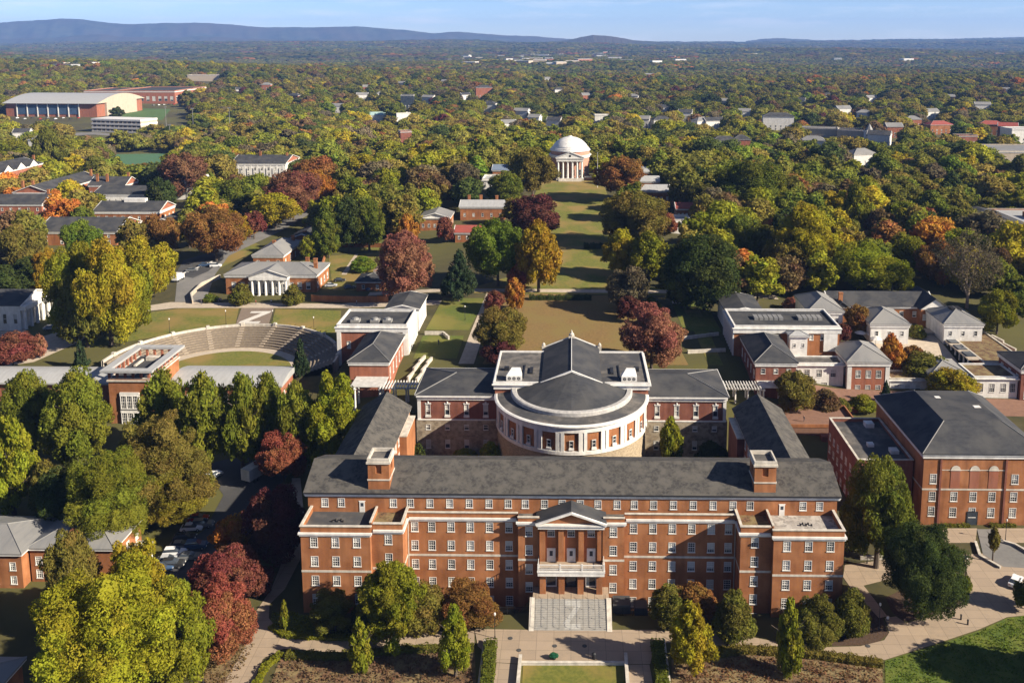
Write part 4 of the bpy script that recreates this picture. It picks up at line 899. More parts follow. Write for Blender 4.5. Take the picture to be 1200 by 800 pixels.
hall('blue_grey_house', 'small house with dark roof and chimney behind the grey hip roofed house', 'building', -127, -114, 240, 262, 9, 14.5, 'gable', rm=slated, rh=2.6, axis='y', wins=[('E', 3, [3], 1.1, 1.8), ('S', 2, [3], 1.1, 1.8)], chims=[(-120.5, 244, 3.2), (-120.5, 258, 3.2)])
hall('garden_shed', 'small brick outbuilding with dark hip roof at the garden wall', 'building', -80.5, -70, 174, 184, 9.5, 13.6, 'hip', rm=slated, rh=1.7, wins=[('S', 2, [2.2], 1.1, 1.5)], cor=.4)
hall('garden_shed', 'tiny brick outbuilding with pink tan roof behind the garden shed', 'building', -77, -68, 190, 197, 10, 13.4, 'hip', rm=mat('tile_roof', (.25, .15, .11), (.2, .12, .09), scale=1), rh=1.7, wins=[('S', 2, [2.2], .9, 1.2)], cor=.3)
# ------------------------------------------------------------------ colonnaded hall at left edge and dormitories beyond
r = hall('colonnade_hall', 'white colonnaded hall with dark roof at the left edge', 'building', -206, -184.5, 137, 155, 4.5, 15, 'gable', wm=white, rh=3, axis='x', cor=1.2, wins=[('S', 6, [6], 1.3, 3.4), ('E', 4, [6], 1.3, 3.4)])
for k in range(6): link('column', column_mesh(9, .55), r, (11.9, -8.2 + k * 3.3, 0))
b = MB(); b.box(10.75, 12.8, -9.3, 9.3, 9.0, 10.4); b.build('entablature', white, r)
hall('gabled_hall', 'dark roofed brick hall with white gable rising behind the yellow trees', 'building', -250, -213, 257, 281, 6.5, 14.2, 'gable', rh=4.4, axis='x', gm=brick2, rz=.0, wins=[('S', 5, [2.8, 6], 1.3, 2), ('E', 5, [2.8, 6.], 1.3, 2)], cor=1.)
hall('gabled_hall', 'dark roofed hall with a white roof lantern behind the first gabled hall', 'building', -245, -211.5, 298, 316, 7, 16, 'gable', rh=3.6, axis='x', gm=brick2, wins=[('S', 8, [5.5], 1.3, 2), ('E', 4, [5], 1.3, 2)], cor=1.3)
b = MB(); b.box(-233, -222, 305.5, 308.5, 18.5, 21.2); ln = b.build('roof_lantern', white); tag(ln, 'long white roof lantern on the dark hall behind the yellow trees', 'roof lantern')
hall('gabled_hall', 'small dark gabled wing with white trim beside the rust coloured tree', 'building', -206.5, -192, 275, 304, 7.5, 13.6, 'gable', rh=3.2, axis='y', gm=white, wins=[('S', 3, [3], 1.2, 2), ('E', 6, [3], 1.2, 2.2)], cor=.8)
hall('white_hall', 'long white hall with bluish dark roof behind the gabled halls', 'building', -274, -239, 352, 372, 6.5, 15.5, 'gable', wm=white, rh=3.2, axis='x', wins=[('S', 10, [5], 1.3, 2.4)], cor=1.)
for i, (a, c, d, e, ze, ax, lb) in enumerate([(-328, -289, 326, 343, 14.2, 'x', 'brick dormitory with dark roof and two chimneys at the far left'), (-323, -302, 356, 412, 15.5, 'y', 'long dark roofed brick dormitory with white trim, far left'), (-292, -270, 380, 396, 16, 'x', 'dark gabled dormitory end with white pediment, far left'), (-398, -371, 404, 466, 17.5, 'y', 'highest dormitory at the left edge with four white gables')]):
    r = hall('dormitory', lb, 'building', a, c, d, e, 5, ze, 'gable', wm=brick2, rh=4, axis=ax, gm=brick2, group='brick dormitories at the far left', chims=[(a + 4, d + 3, 6.5), (a + 10, d + 3, 6.5), (c - 4, e - 3, 6)], wins=[('S', 8, [3, 6.5, 9.5][:2 + (ze > 17)], 1.2, 1.8), ('E', 4, [3, 6.5], 1.2, 1.8)], cor=.9)
    if i == 3:
        b = MB()
        for k in range(4): y = -22 + k * 14; gable(b, 0, 14.6, y - 5.5, y + 5.5, ze - 5, 4.2, 'x')
        b.build('dormer_roof', slated, r); b = MB()
        for k in range(4): y = -22 + k * 14; b.poly([(14.2, y - 5, ze - 5), (14.2, y + 5, ze - 5), (14.2, y, ze - 1.1)])
        b.build('dormer_gable', white, r)
hall('brick_house', 'grey roofed brick house at the lower left edge', 'building', -122, -104.6, 6.5, 19, -1.2, 6.4, 'hip', rm=metalroof, rh=2.2, cor=.35, wins=[('S', 5, [2.2, 5.0], 1.2, 1.7)], chims=[], group=None, detail=2)
r = hall('brick_house', 'brick house wing with chimney and white porch at the lower left', 'building', -104.2, -88, 8.6, 19.5, -1.2, 6.3, 'hip', rm=metalroof, rh=2.2, cor=.35, wins=[('S', [1.6, 6, 11], [2.2, 4.9], 1.3, 1.8), ('E', 3, [2.2, 5], 1.2, 1.7)], chims=[(-96.5, 11, 2.6)], detail=2)
b = MB(); b.box(8.2, 11.6, -4.6, 3.5, 3.6, 3.9); b.build('porch_roof', white, r)
for y in (-4.2, -.6, 3): link('column', column_mesh(3.6, .18), r, (11.2, y, 0))
hall('brick_house', 'grey roof corner of a house at the bottom left edge', 'building', -104, -88, -31, -20.5, -2, 4.6, 'hip', rm=metalroof, rh=1.8, cor=.3, wins=[], chims=[(-99.6, -21.8, 3.2)])
# ------------------------------------------------------------------ Rotunda
r = empty('rotunda', (-1.2, 390, 19.5), 'white domed rotunda with columned portico at the head of the lawn', 'building'); FOOT.append((-17, 15, 372, 406))
rot_m = mat('rotunda_brick', (.42, .23, .165), (.36, .19, .135), rough=.9, scale=1)
b = MB(); b.lathe(0, 0, [(11.6, -2), (11.6, 13.4)], 48); b.build('drum', rot_m, r, smooth=False)
b = MB(); b.lathe(0, 0, [(11.5, 13.4), (12.1, 13.4), (12.3, 14.3), (12.9, 14.6), (12.9, 15.0), (11.7, 15.1)], 48); b.build('cornice', white, r)
b = MB(); b.lathe(0, 0, [(11.75, 15.05), (11.75, 17.4)], 48); b.build('attic', rot_m, r); b = MB(); b.lathe(0, 0, [(11.7, 17.35), (12.3, 17.45), (12.3, 17.8), (11.8, 17.85)], 48); b.build('attic_cornice', white, r)
b = MB(); b.lathe(0, 0, [(12.0, 17.7), (12.0, 18.3), (11.3, 18.5), (11.3, 19.1), (10.6, 19.3), (10.5, 19.8)] + [(12.6 * sin(t), 19.8 - 6.81 + 12.6 * cos(t)) for t in np.linspace(.99, .1, 12)] + [(1.2, 25.7), (1.2, 26.0), (.02, 26.1)], 64); b.build('dome', white, r)
b = MB(); b.box(-8.1, 8.1, -14.5, -9.8, -1.5, 2.0); b.box(-8.5, 8.5, -10.2, -6, -1.5, 2.01); b.build('podium', stone, r)
b = MB()
for k in range(12): b.box(-6.8, 6.8, -14.5 - (12 - k) * .33, -14.4, -1.8, -.6 + k * .21)
b.build('steps', stone, r)
for k in range(6): link('column', column_mesh(10.2, .62), r, (-7 + k * 2.8, -13.6, 2.0))
for s in (-1, 1):
    for y in (-11.4,): link('column', column_mesh(10.2, .62), r, (s * 7, y, 2.0))
b = MB(); b.box(-8.0, 8.0, -14.5, -9, 12.2, 13.8); b.box(-8.4, 8.4, -14.9, -9, 13.803, 14.2); b.poly([(-8.2, -14.5, 14.2), (8.2, -14.5, 14.2), (0, -14.5, 17.4)])
for s in (-1, 1): b.tube((s * 8.5, -14.6, 14.35), (0, -14.6, 17.65), .34, .34, 4)
b.build('pediment', white, r)
b = MB(); gable(b, -8.6, 8.6, -14.9, -6, 14.2, 3.4, 'y'); b.build('portico_roof', metalwhite, r)
b = MB(); b.lathe(0, -14.55, [], 4) if 0 else None; n = 12; b.poly([(.7 * cos(2 * pi * k / n), -14.56, 15.4 + .7 * sin(2 * pi * k / n)) for k in range(n)]); b.build('clock', black, r)
for a in [radians(200 + 20 * k) for k in range(8)]: add_window(r, 11.65 * cos(a), 11.65 * sin(a), 3.2, a + pi / 2, 1.4, 3.6, 1, var=0, proud=.16)
b = MB(); b.box(-22, -8.6, -9, 3, -2, 1.8); b.box(8.6, 22, -9, 3, -2, 1.8); b.build('terrace_wing', rot_m, r)
b = MB(); b.box(-22.2, -8.65, -9.2, -8.8, 1.8, 2.7); b.box(8.65, 22.2, -9.2, -8.8, 1.8, 2.7); b.build('balustrade', white, r)
# ------------------------------------------------------------------ pavilions and houses along the lawn
def lawnhouse(name, lb, a, c, d, e, ze, **k):
    zb = h((a + c) / 2, (d + e) / 2); kw = dict(wm=brick, rm=metalwhite, rh=2.2, cor=.7, wins=[('S', 5, [1.8, 4.6] if ze - zb > 6 else [2], 1.1, 1.7), ('E', 3, [2], 1.1, 1.7), ('W', 3, [2], 1.1, 1.7)]); kw.update(k)
    return hall(name, lb, 'building', a, c, d, e, zb, ze, kw.pop('roof', 'gable'), **kw)
lawnhouse('lawn_pavilion', 'brick pavilion with pale roof and two chimneys left of the lawn', -55, -33, 283, 297, 21.5, chims=[(-52, 296, 3.8), (-46, 296, 3.8), (-38, 296, 3.6)])
lawnhouse('lawn_pavilion', 'low pale roofed house with white gable left of the lawn pavilion', -72, -58, 266, 280, 19.5, rm=metalroof, axis='y', gm=white)
lawnhouse('lawn_pavilion', 'brick house with red roof and chimney behind the bright green tree', -52, -34, 240, 250, 18, rm=redroof, chims=[(-36, 242, 3.5)])
lawnhouse('lawn_pavilion', 'white flat roofed pavilion below the rotunda, left side', -51, -36, 352, 368, 24, wm=white, rm=metalwhite, roof='flat', pm=white)
lawnhouse('lawn_pavilion', 'blue grey roofed pavilion left of the rotunda', -48, -34, 385, 402, 25, rm=mat('blue_roof', (.16, .2, .27), (.13, .17, .24), scale=.5))
for i, (a, c, d, e, ze, lb) in enumerate([(37, 52, 319, 334, 23.6, 'largest and nearest of three pale roofed pavilions right of the lawn'), (38, 49, 349, 361, 24, 'middle of three pale roofed pavilions right of the lawn'), (38, 48, 382, 396, 24.5, 'farthest and smallest of three pale roofed pavilions right of the lawn')]):
    lawnhouse('lawn_pavilion', lb, a, c, d, e, ze, group='pale roofed pavilions right of the lawn')
r = lawnhouse('lawn_pavilion', 'white balustraded flat roof among trees right of the lawn', 40, 55, 258, 270, 19.5, wm=white, rm=metalwhite, roof='flat', pm=white, par=1.1)
lawnhouse('lawn_house', 'small red roofed house among trees right of the lawn', 52, 62, 288, 298, 20, rm=redroof)
# ------------------------------------------------------------------ right and far buildings
r = hall('brick_dormitory', 'brick building with dark slate and white flat roof at the right edge', 'building', 197, 241, 261, 306, 7, 16.5, 'flat', rm=metalwhite, par=.7, cor=1.0, wins=[('W', 9, [2.6, 6.], 1.4, 2.), ('S', 8, [2.6, 6.], 1.4, 2.)])
b = MB(); b.quad((-23, -23.4, 8.7), (-23, 23.4, 8.7), (-12, 22, 11.6), (-12, -13, 11.6)); b.poly([(-23, -23.4, 8.7), (-12, -13, 11.6), (2, -23.4, 8.7)]); b.poly([(-23, 23.4, 8.7), (2, 23.4, 8.7), (-12, 22, 11.6)]); b.quad((2, -23.4, 8.7), (-12, -13, 11.6), (-12, 22, 11.6), (2, 23.4, 8.7)); b.build('slate_roof', slated, r)
b = MB(); b.box(4, 12, -4, 6, 9.2, 12); b.build('penthouse', brick, r)
hall('brick_dormitory', 'low dark roofed brick block in front of the right edge building', 'building', 200, 222, 236, 254, 7, 12.5, 'hip', rm=slated, rh=3, wins=[('W', 4, [2.6], 1.3, 1.8), ('S', 4, [2.6], 1.3, 1.8)])
r = hall('grey_office', 'long grey building with pale flat roof at the far right edge', 'building', 326, 392, 545, 590, 4, 17, 'flat', wm=concrete, rm=metalroof, par=.7, cor=.8, wins=[('S', 14, [2.6, 6.4], 2.2, 2.2), ('W', 8, [2.6, 6.4], 2., 2.)])
T_ = lambda px, py: G(px, py)
FARH = [  # px, py of base, width m, depth m, wall height, roof, wall mat, roof mat, rot, label
 (596, 155, 16, 12, 6, 'gable', white, metalroof, .3, 'white gabled house just left of the rotunda dome'),
 (650, 152, 16, 11, 6.5, 'gable', white, slated, -.3, 'white house with dark roof above the rotunda dome'),
 (705, 148, 18, 12, 9, 'flat', white, metalroof, .1, 'white columned house with flat roof right of the rotunda'),
 (775, 152, 22, 14, 7, 'hip', white, slated, .2, 'dark roofed white house right of the columned house'),
 (755, 150, 12, 10, 6, 'gable', white, metalroof, -.2, 'small white house between two taller houses right of the rotunda'),
 (911, 152, 34, 16, 11, 'hip', white, slated, -.12, 'large white house with dark dormered roof in the right woods'),
 (958, 160, 40, 16, 4.5, 'flat', concrete, metalwhite, -.3, 'long low pale flat roofed building right of the large white house'),
 (1000, 163, 30, 18, 5, 'flat', concrete, asphalt, -.35, 'low flat dark roofed building beside the white cupola'),
 (1099, 157, 26, 14, 6, 'hip', brick, redroof, .15, 'red roofed brick house in the right woods'),
 (1160, 158, 26, 14, 7, 'hip', brick, redroof, -.2, 'longer red roofed brick house nearer the right edge'),
 (1180, 162, 18, 14, 8, 'gable', brickd, redroof, -.4, 'dark brick house with red gable at the right edge'),
 (1088, 140, 22, 12, 6, 'gable', white, metalroof, .3, 'pale gabled house above the red roofs'),
 (1130, 172, 18, 12, 6, 'flat', brickd, slated, .1, 'dark low building left of the grey office'),
 (835, 152, 22, 12, 6, 'gable', white, slated, .3, 'dark roofed house in the woods right of the rotunda'),
 (848, 178, 24, 14, 5.5, 'hip', brickd, slated, .1, 'dark low roof among trees above the big green tree'),
 (760, 92, 26, 14, 7, 'gable', brick2, metalroof, .1, 'tan house on the far wooded ridge, centre'),
 (567, 115, 30, 16, 15, 'hip', brick2, slated, .2, 'tall tan brick block with dark roof among far trees'),
 (573, 132, 22, 14, 9, 'hip', white, slated, -.2, 'pale block below the tall tan brick block'),
 (478, 127, 20, 20, 16, 'flat', glassm, metalroof, .1, 'blue glass block among far trees, left of centre'),
 (443, 143, 26, 14, 5, 'gable', white, mat('green_roof', (.3, .42, .4), (.26, .38, .36), scale=.4), .2, 'pale green roofed building left of centre'),
 (472, 145, 18, 12, 9, 'flat', white, metalwhite, .4, 'white flat block beside the green roofed building'),
 (425, 118, 20, 12, 6, 'gable', white, metalroof, .2, 'white house on the far slope, left of centre'),
 (545, 118, 16, 12, 6, 'gable', white, slated, .5, 'small white house right of the blue glass block'),
 (640, 98, 24, 14, 7, 'gable', white, metalroof, .2, 'white house on the far slope above the rotunda'),
 (1020, 122, 20, 12, 6, 'gable', white, metalroof, .4, 'white house in far woods, right'),
 (965, 118, 20, 12, 5, 'gable', white, slated, .1, 'small pale house in far woods, right of centre'),
 (880, 130, 16, 12, 6, 'gable', brick2, slated, .2, 'small tan house left of the large white house'),
 (730, 98, 22, 14, 7, 'flat', brick, white, 0, 'brick block with white roof on the far slope'),
 (475, 178, 10, 10, 14, 'flat', brickd, slated, .4, 'dark stone tower among the green trees left of the lawn'),
 (1195, 168, 30, 20, 10, 'flat', white, metalwhite, .1, 'white flat building behind the grey office'),
]
RH = random.Random(31)
for (px, py) in ((430, 108), (447, 116), (470, 104), (503, 122), (522, 101), (612, 140), (627, 147), (688, 118), (742, 120), (803, 141), (822, 152), (846, 126), (872, 141), (936, 126), (987, 136), (1012, 141), (1046, 161), (1068, 150), (1112, 121), (1150, 131), (1176, 112), (282, 112), (312, 106), (346, 119), (28, 168), (48, 176), (396, 132), (655, 112), (778, 134), (1030, 172), (952, 178), (1008, 196), (868, 176)):
    FARH.append((px, py, RH.randint(14, 21), 12, RH.choice([5.5, 6, 7]), RH.choice(['gable', 'gable', 'hip']), RH.choice([white, white, white, brick2]), RH.choice([metalroof, slated, metalroof]), RH.uniform(-.5, .5), 'small pale or tan house half hidden among the distant trees'))
for (px, py, W_, D_, hh, rf, wm_, rm_, rt, lb) in FARH:
    x, y = G(px, py); zb = h(x, y)
    hall('house' if W_ < 30 else 'large_house', lb, 'house' if W_ < 30 else 'building', x - W_ / 2, x + W_ / 2, y - D_ / 2, y + D_ / 2, zb - .5, zb + hh + 4.5, rf, wm=wm_, rm=rm_, rz=rt, rh=3.6, wins=[('S', max(2, W_ // 5), [2.2, 5.2][:1 + (hh > 5.5)], 1.5, 1.9), ('E', 2, [2.2], 1.4, 1.8)], cor=.5, detail=0, group='houses half hidden in the distant woods' if lb.startswith('small pale or tan') else None)
x, y = G(1018, 165); zb = h(x, y); r = empty('cupola', (x, y, zb), 'white octagonal cupola with grey spire among the right woods', 'cupola')
b = MB(); b.cyl(0, 0, 0, 9, 5.2, 5.2, 8); b.build('base', white, r); b = MB(); b.cyl(0, 0, 9, 10, 5.8, 5.8, 8); b.build('cornice', white, r); b = MB(); b.cyl(0, 0, 10, 17, 4.6, .1, 8); b.build('spire', metalroof, r)
r = hall('classical_hall', 'white pilastered hall with dark roof and brick chimneys in the left woods', 'building', -238, -200, 466, 498, 6, 17.5, 'gable', wm=white, rh=4, axis='x', gm=brick2, wins=[('S', 8, [4, 8], 1.5, 2.4)], chims=[(-222, 480, 7), (-203, 480, 6)], cor=1.2)
b = MB()
for k in range(9): b.box(-18.5 + k * 4.5, -17.6 + k * 4.5, -17.8, -17.45, 0, 10.3)
b.build('pilaster', white, r)
hall('white_hall', 'white hall end with cornice among rust trees in the left woods', 'building', -252, -232, 385, 412, 6, 17, 'flat', wm=white, rm=slated, pm=white, wins=[('E', 5, [3, 7], 1.3, 2.4), ('S', 3, [3, 7], 1.3, 2.)], cor=1.2)
# sports arena, gym, garage, far left
r = empty('sports_arena', (-725, 1150, 0), 'long sports arena with pale curved roof and blue glass front at the far left', 'building', rz=-.05); FOOT.append((-815, -640, 1085, 1330))
b = MB(); b.box(-66, 66, -60, 60, -10, 15); b.build('wall', brick2, r); b = MB(); b.box(-50, 40, -60.6, -59.9, 0, 13); b.build('glass_front', mat('arena_glass', (.06, .1, .17), (.05, .08, .14), rough=.2, scale=.05), r)
b = MB()
for k in range(7): b.box(-50 + k * 15, -48.8 + k * 15, -61.4, -60.61, -4, 15)
b.build('column', white, r)
b = MB(); n = 14
for k in range(n):
    f = lambda t: (-82 + 164 * t, 15 + 13 * sin(pi * t)); f = lambda t: (-64 + 128 * t, 15 + 11 * sin(pi * t))
    (ya, za), (yb, zb_) = f(k / n), f((k + 1) / n); b.quad((-69, ya, za), (69, ya, za), (69, yb, zb_), (-69, yb, zb_))
b.build('roof', metalwhite, r); b = MB(); b.poly([(69.1, f(k / n)[0], f(k / n)[1]) for k in range(n + 1)]); b.box(66, 69, -40, 40, -8, 15.0); b.build('end_gable', concrete, r)
r = hall('gymnasium', 'brick and dark roofed gymnasium behind the arena', 'building', -760, -660, 1330, 1460, -6, 18, 'flat', wm=brick2, rm=slated, wins=[('S', 10, [12], 5, 8), ('E', 8, [12], 5, 8)], cor=1.5, par=1.5, detail=0)
hall('gymnasium', 'long low brick hall left of the gymnasium', 'building', -850, -764, 1400, 1500, -6, 14, 'flat', wm=brick2, rm=slated, wins=[], cor=1.5, par=1.5)
hall('long_apartment', 'long tan apartment block on the far left ridge', 'building', -835, -765, 1790, 1815, -6, 27, 'flat', wm=concrete, rm=metalroof, wins=[('S', 14, [6, 12], 3, 3)], cor=1., detail=0)
r = empty('parking_garage', (-520, 880, -1), 'white multi level parking garage in front of the arena', 'building', rz=-.25); FOOT.append((-560, -480, 850, 915))
for k in range(4): b = MB(); b.box(-34, 34, -14, 14, -2 + k * 4.6, .1 + k * 4.6); b.build('deck', white, r)
b = MB()
for k in range(12): b.box(-33 + k * 6, -32.2 + k * 6, -13.8, 13.8, -9, 13)
b.build('pier', concrete, r)
for i, (x, y, lb) in enumerate([(-349, 592, 'left bank of green tennis courts in the left woods')]):
    pass
# far town: low pale commercial roofs beyond the woods
RT = random.Random(11)
towns = []
for k in range(34): towns.append((RT.gauss(610, 48), RT.uniform(66, 78)))
for k in range(10): towns.append((RT.uniform(690, 790), RT.uniform(60, 72)))
for k in range(6): towns.append((RT.uniform(60, 240), RT.uniform(76, 84)))
for k in range(8): towns.append((RT.uniform(700, 1190), RT.uniform(58, 74)))
for (px, py) in towns:
    x, y = G(px, py); zb = h(x, y); W_ = RT.uniform(18, 45) * (1 + y / 9000); D_ = RT.uniform(20, 40); hh = RT.uniform(7, 13)
    b = MB(); b.box(-W_ / 2, W_ / 2, -D_ / 2, D_ / 2, -6, hh); o_ = b.build('commercial_building', RT.choice([white, white, concrete, metalwhite, brick2]))
    o_.location = (x, y, zb + 4); o_.rotation_euler = (0, 0, RT.uniform(-.5, .5)); tag(o_, 'small pale flat roofed building in the far town beyond the woods', 'building', 'far town buildings')
    c = MB(); c.box(-W_ / 2 + .4, W_ / 2 - .4, -D_ / 2 + .4, D_ / 2 - .4, hh + .01, hh + .9); c.build('roof', RT.choice([metalwhite, metalroof, white]), o_)
# ------------------------------------------------------------------ trees
def leaf_quads(P, N, size, rng, lobe_v, aspect=1.35):
    n = len(P)
    R = rng.normal(size=(n, 3)); R /= np.linalg.norm(R, axis=1)[:, None]
    D = N * .75 + R * .75; D /= np.linalg.norm(D, axis=1)[:, None]
    U = np.cross(D, rng.normal(size=(n, 3))); U /= np.linalg.norm(U, axis=1)[:, None]; V = np.cross(D, U)
    s = size * rng.uniform(.6, 1.35, n)[:, None]
    Q = np.stack([P - U * s * aspect, P - V * s * .62, P + U * s * aspect, P + V * s * .62], 1)
    Q += rng.normal(size=Q.shape) * size * .12
    v = np.clip(np.stack([.5 + .28 * (lobe_v[:, 0] - .5) * 2 * .7 + rng.uniform(-.28, .28, n), .5 + .5 * (lobe_v[:, 1] - .5) * 1.4 + rng.uniform(-.22, .22, n), np.zeros(n)], 1), 0, 1)
    return Q, v
def ico(sub=1):
    bm = bmesh.new(); bmesh.ops.create_icosphere(bm, subdivisions=sub, radius=1); V = np.array([v.co[:] for v in bm.verts]); F = np.array([[v.index for v in f.verts] for f in bm.faces]); bm.free(); return V, F
ICV, ICF = ico(1)
def crown_mesh(kind, n, leaf, seed, mat_, core=True, sub_core=.80):
    rng = np.random.default_rng(seed); L = []                          # lobes: centre, radius (unit crown: x,y in +-.5, z 0..1)
    if kind == 'round':
        for k in range(26):
            t = rng.uniform(0, 2 * pi); z = 1 - (k + .5) / 26 * 1.75; z = max(z, -.8); rr = sqrt(max(0, 1 - z * z)); q = rng.uniform(.58, .80)
            L.append(((cos(t + k * 2.4) * rr * q * .5, sin(t + k * 2.4) * rr * q * .5, .5 + z * .5 * q), rng.uniform(.12, .21)))
        L.append(((0, 0, .5), .30))
    elif kind == 'spread':
        for k in range(24):
            a = k * 2.4 + rng.uniform(-.4, .4); rr = sqrt((k + .5) / 24) * .40; L.append(((cos(a) * rr, sin(a) * rr, .68 - rr * rr * 1.6 + rng.uniform(-.12, .12)), rng.uniform(.10, .17)))
        for k in range(7): a = k * .9; L.append(((cos(a) * .25, sin(a) * .25, .3 + rng.uniform(-.08, .08)), .15))
    elif kind == 'ragged':
        for k in range(46):
            a = k * 2.4 + rng.uniform(-.5, .5); u = rng.uniform(.15, 1) ** .6; e = rng.uniform(0, 1); z = e * .92; rad = .44 * sqrt(max(.02, 1 - (max(0, z - .25) / .8) ** 1.6)) * u * rng.uniform(.75, 1.12); L.append(((cos(a) * rad, sin(a) * rad, .1 + z * .84 * rng.uniform(.8, 1.05)), rng.uniform(.055, .125)))
        for k in range(6): L.append(((rng.uniform(-.12, .12), rng.uniform(-.12, .12), .25 + .09 * k), .17))
    elif kind == 'oval':
        for k in range(28):
            t = (k + .5) / 28; a = k * 2.4; e = (sin(pi * min(1, t * .9 + .1)) ** .75) * (1 - .35 * t); q = rng.uniform(.55, .85); L.append(((cos(a) * .5 * e * q, sin(a) * .5 * e * q, .06 + t * .86), rng.uniform(.09, .16)))
        for k in range(4): L.append(((0, 0, .2 + k * .18), .17 - .02 * k))
    elif kind == 'column':
        for k in range(24):
            t = (k + .5) / 24; a = k * 2.4; e = (1 - t) ** .55 * min(1, .55 + t * 3); q = rng.uniform(.5, .85); L.append(((cos(a) * .5 * e * q, sin(a) * .5 * e * q, .05 + t * .88), .15 * (1.1 - .6 * t)))
        for k in range(5): L.append(((0, 0, .12 + k * .17), .17 * (1 - k * .14)))
    elif kind == 'conifer':
        for k in range(44):
            t = (k + .5) / 44; a = k * 2.4; e = (1 - t) ** .85; q = rng.uniform(.55, .95); L.append(((cos(a) * .46 * e * q, sin(a) * .46 * e * q, .03 + t * .93), .045 + .10 * (1 - t)))
        for k in range(6): L.append(((0, 0, .08 + k * .15), .2 * (1 - k * .15)))
    elif kind == 'shrub':
        for k in range(20):
            a = k * 2.4; rr = sqrt((k + .5) / 20) * .36; L.append(((cos(a) * rr, sin(a) * rr, .58 - rr * 1.1 + rng.uniform(-.1, .12)), rng.uniform(.13, .2)))
        for k in range(8): a = k * .8; L.append(((cos(a) * .33, sin(a) * .33, .18), .17))
        L.append(((0, 0, .35), .25))
    C = np.array([l[0] for l in L]); Rr = np.array([l[1] for l in L]); LV = rng.uniform(0, 1, (len(L), 2))
    if kind in ('round', 'spread', 'oval', 'shrub', 'ragged'):
        lo = (C - Rr[:, None]).min(0); hi = (C + Rr[:, None]).max(0)
        sc = np.array([1 / (hi[0] - lo[0]), 1 / (hi[1] - lo[1]), 1 / (hi[2] - lo[2])]); C = (C - lo) * sc - np.array([.5, .5, 0]); Rr = Rr * sc.mean()
    C0, R0_, LV0 = C, Rr, LV
    if n >= 6000:
        c2 = []; r2 = []; v2 = []
        for c, r_, v_ in zip(C, Rr, LV):
            m = 9 if n < 20000 else 14
            for q in range(m):
                d = rng.normal(size=3); d /= np.linalg.norm(d); rr = r_ * rng.uniform(.30, .50); c2.append(c + d * r_ * rng.uniform(.70, 1.02)); r2.append(rr); v2.append(np.clip(v_ + rng.uniform(-.3, .3, 2), 0, 1))
        C = np.concatenate([C, np.array(c2)]); Rr = np.concatenate([Rr * .86, np.array(r2)]); LV = np.concatenate([LV, np.array(v2)])
        sc_ = np.array([1 / max(1e-3, (C[:, i] + Rr).max() - (C[:, i] - Rr).min()) for i in range(3)]); lo_ = (C - Rr[:, None]).min(0)
        C0 = (C0 - lo_) * sc_ - np.array([.5, .5, 0]); C = (C - lo_) * sc_ - np.array([.5, .5, 0]); Rr = Rr * sc_.mean(); R0_ = R0_ * sc_.mean()
    pr = Rr ** 2; pr = pr / pr.sum(); Ps = []; Ns = []; Vs = []; got = 0
    while got < n:
        m = n * 2; li = rng.choice(len(C), m, p=pr); d = rng.normal(size=(m, 3)); d /= np.linalg.norm(d, axis=1)[:, None]
        p = C[li] + d * (Rr[li] * rng.uniform(.72, 1.12, m) ** 1)[:, None]
        dist = np.sqrt(np.maximum(0, (p ** 2).sum(1)[:, None] + (C ** 2).sum(1)[None] - 2 * p @ C.T)) / Rr[None]; dist[np.arange(m), li] = 9
        ok = dist.min(1) > .80
        if kind != 'shrub': ok &= ~((d[:, 2] < -.75) & (rng.uniform(size=m) < .5))
        p, d, li = p[ok], d[ok], li[ok]; Ps.append(p); Ns.append(d); Vs.append(LV[li]); got += len(p)
    P = np.concatenate(Ps)[:n]; N = np.concatenate(Ns)[:n]; V = np.concatenate(Vs)[:n]
    Q, vc = leaf_quads(P, N, leaf, rng, V)
    verts = Q.reshape(-1, 3); faces = np.arange(len(verts)).reshape(-1, 4).tolist(); vcol = np.repeat(vc, 4, 0)
    if core:
        cv = []; cf = []; cc = []; base = len(verts)
        for c, r_, v_ in zip(C0, R0_, LV0):
            q = ICV * (r_ * sub_core) * (1 + rng.uniform(-.2, .12, (len(ICV), 1))) + c; cf += (ICF + base + len(cv) * len(ICV)).tolist(); cv.append(q); cc.append(np.tile([.5 + .4 * (v_[0] - .5), .5 + .7 * (v_[1] - .5), 0], (len(ICV), 1)))
        verts = np.concatenate([verts] + cv); vcol = np.concatenate([vcol] + cc); faces += cf
    me = bpy.data.meshes.new('crown'); me.from_pydata(verts.tolist(), [], faces)
    at = me.color_attributes.new('v', 'FLOAT_COLOR', 'POINT'); at.data.foreach_set('color', np.concatenate([vcol, np.ones((len(vcol), 1))], 1).astype(np.float32).ravel())
    me.materials.append(mat_); me.update(); return me
LIB = {}
def crown(kind, lod, var):
    k = (kind, lod, var)
    if k not in LIB:
        n, lf = {-1: (60000, .0072), 0: (24000, .0125), 1: (8500, .020), 2: (2600, .036), 3: (1100, .052)}[lod]
        if kind == 'conifer': n = int(n * .8)
        LIB[k] = crown_mesh(kind, n, lf, hash((kind, lod, var)) % 1000 if 0 else (sum(map(ord, kind)) * 7 + lod * 31 + var * 101), LEAF)
    return LIB[k]
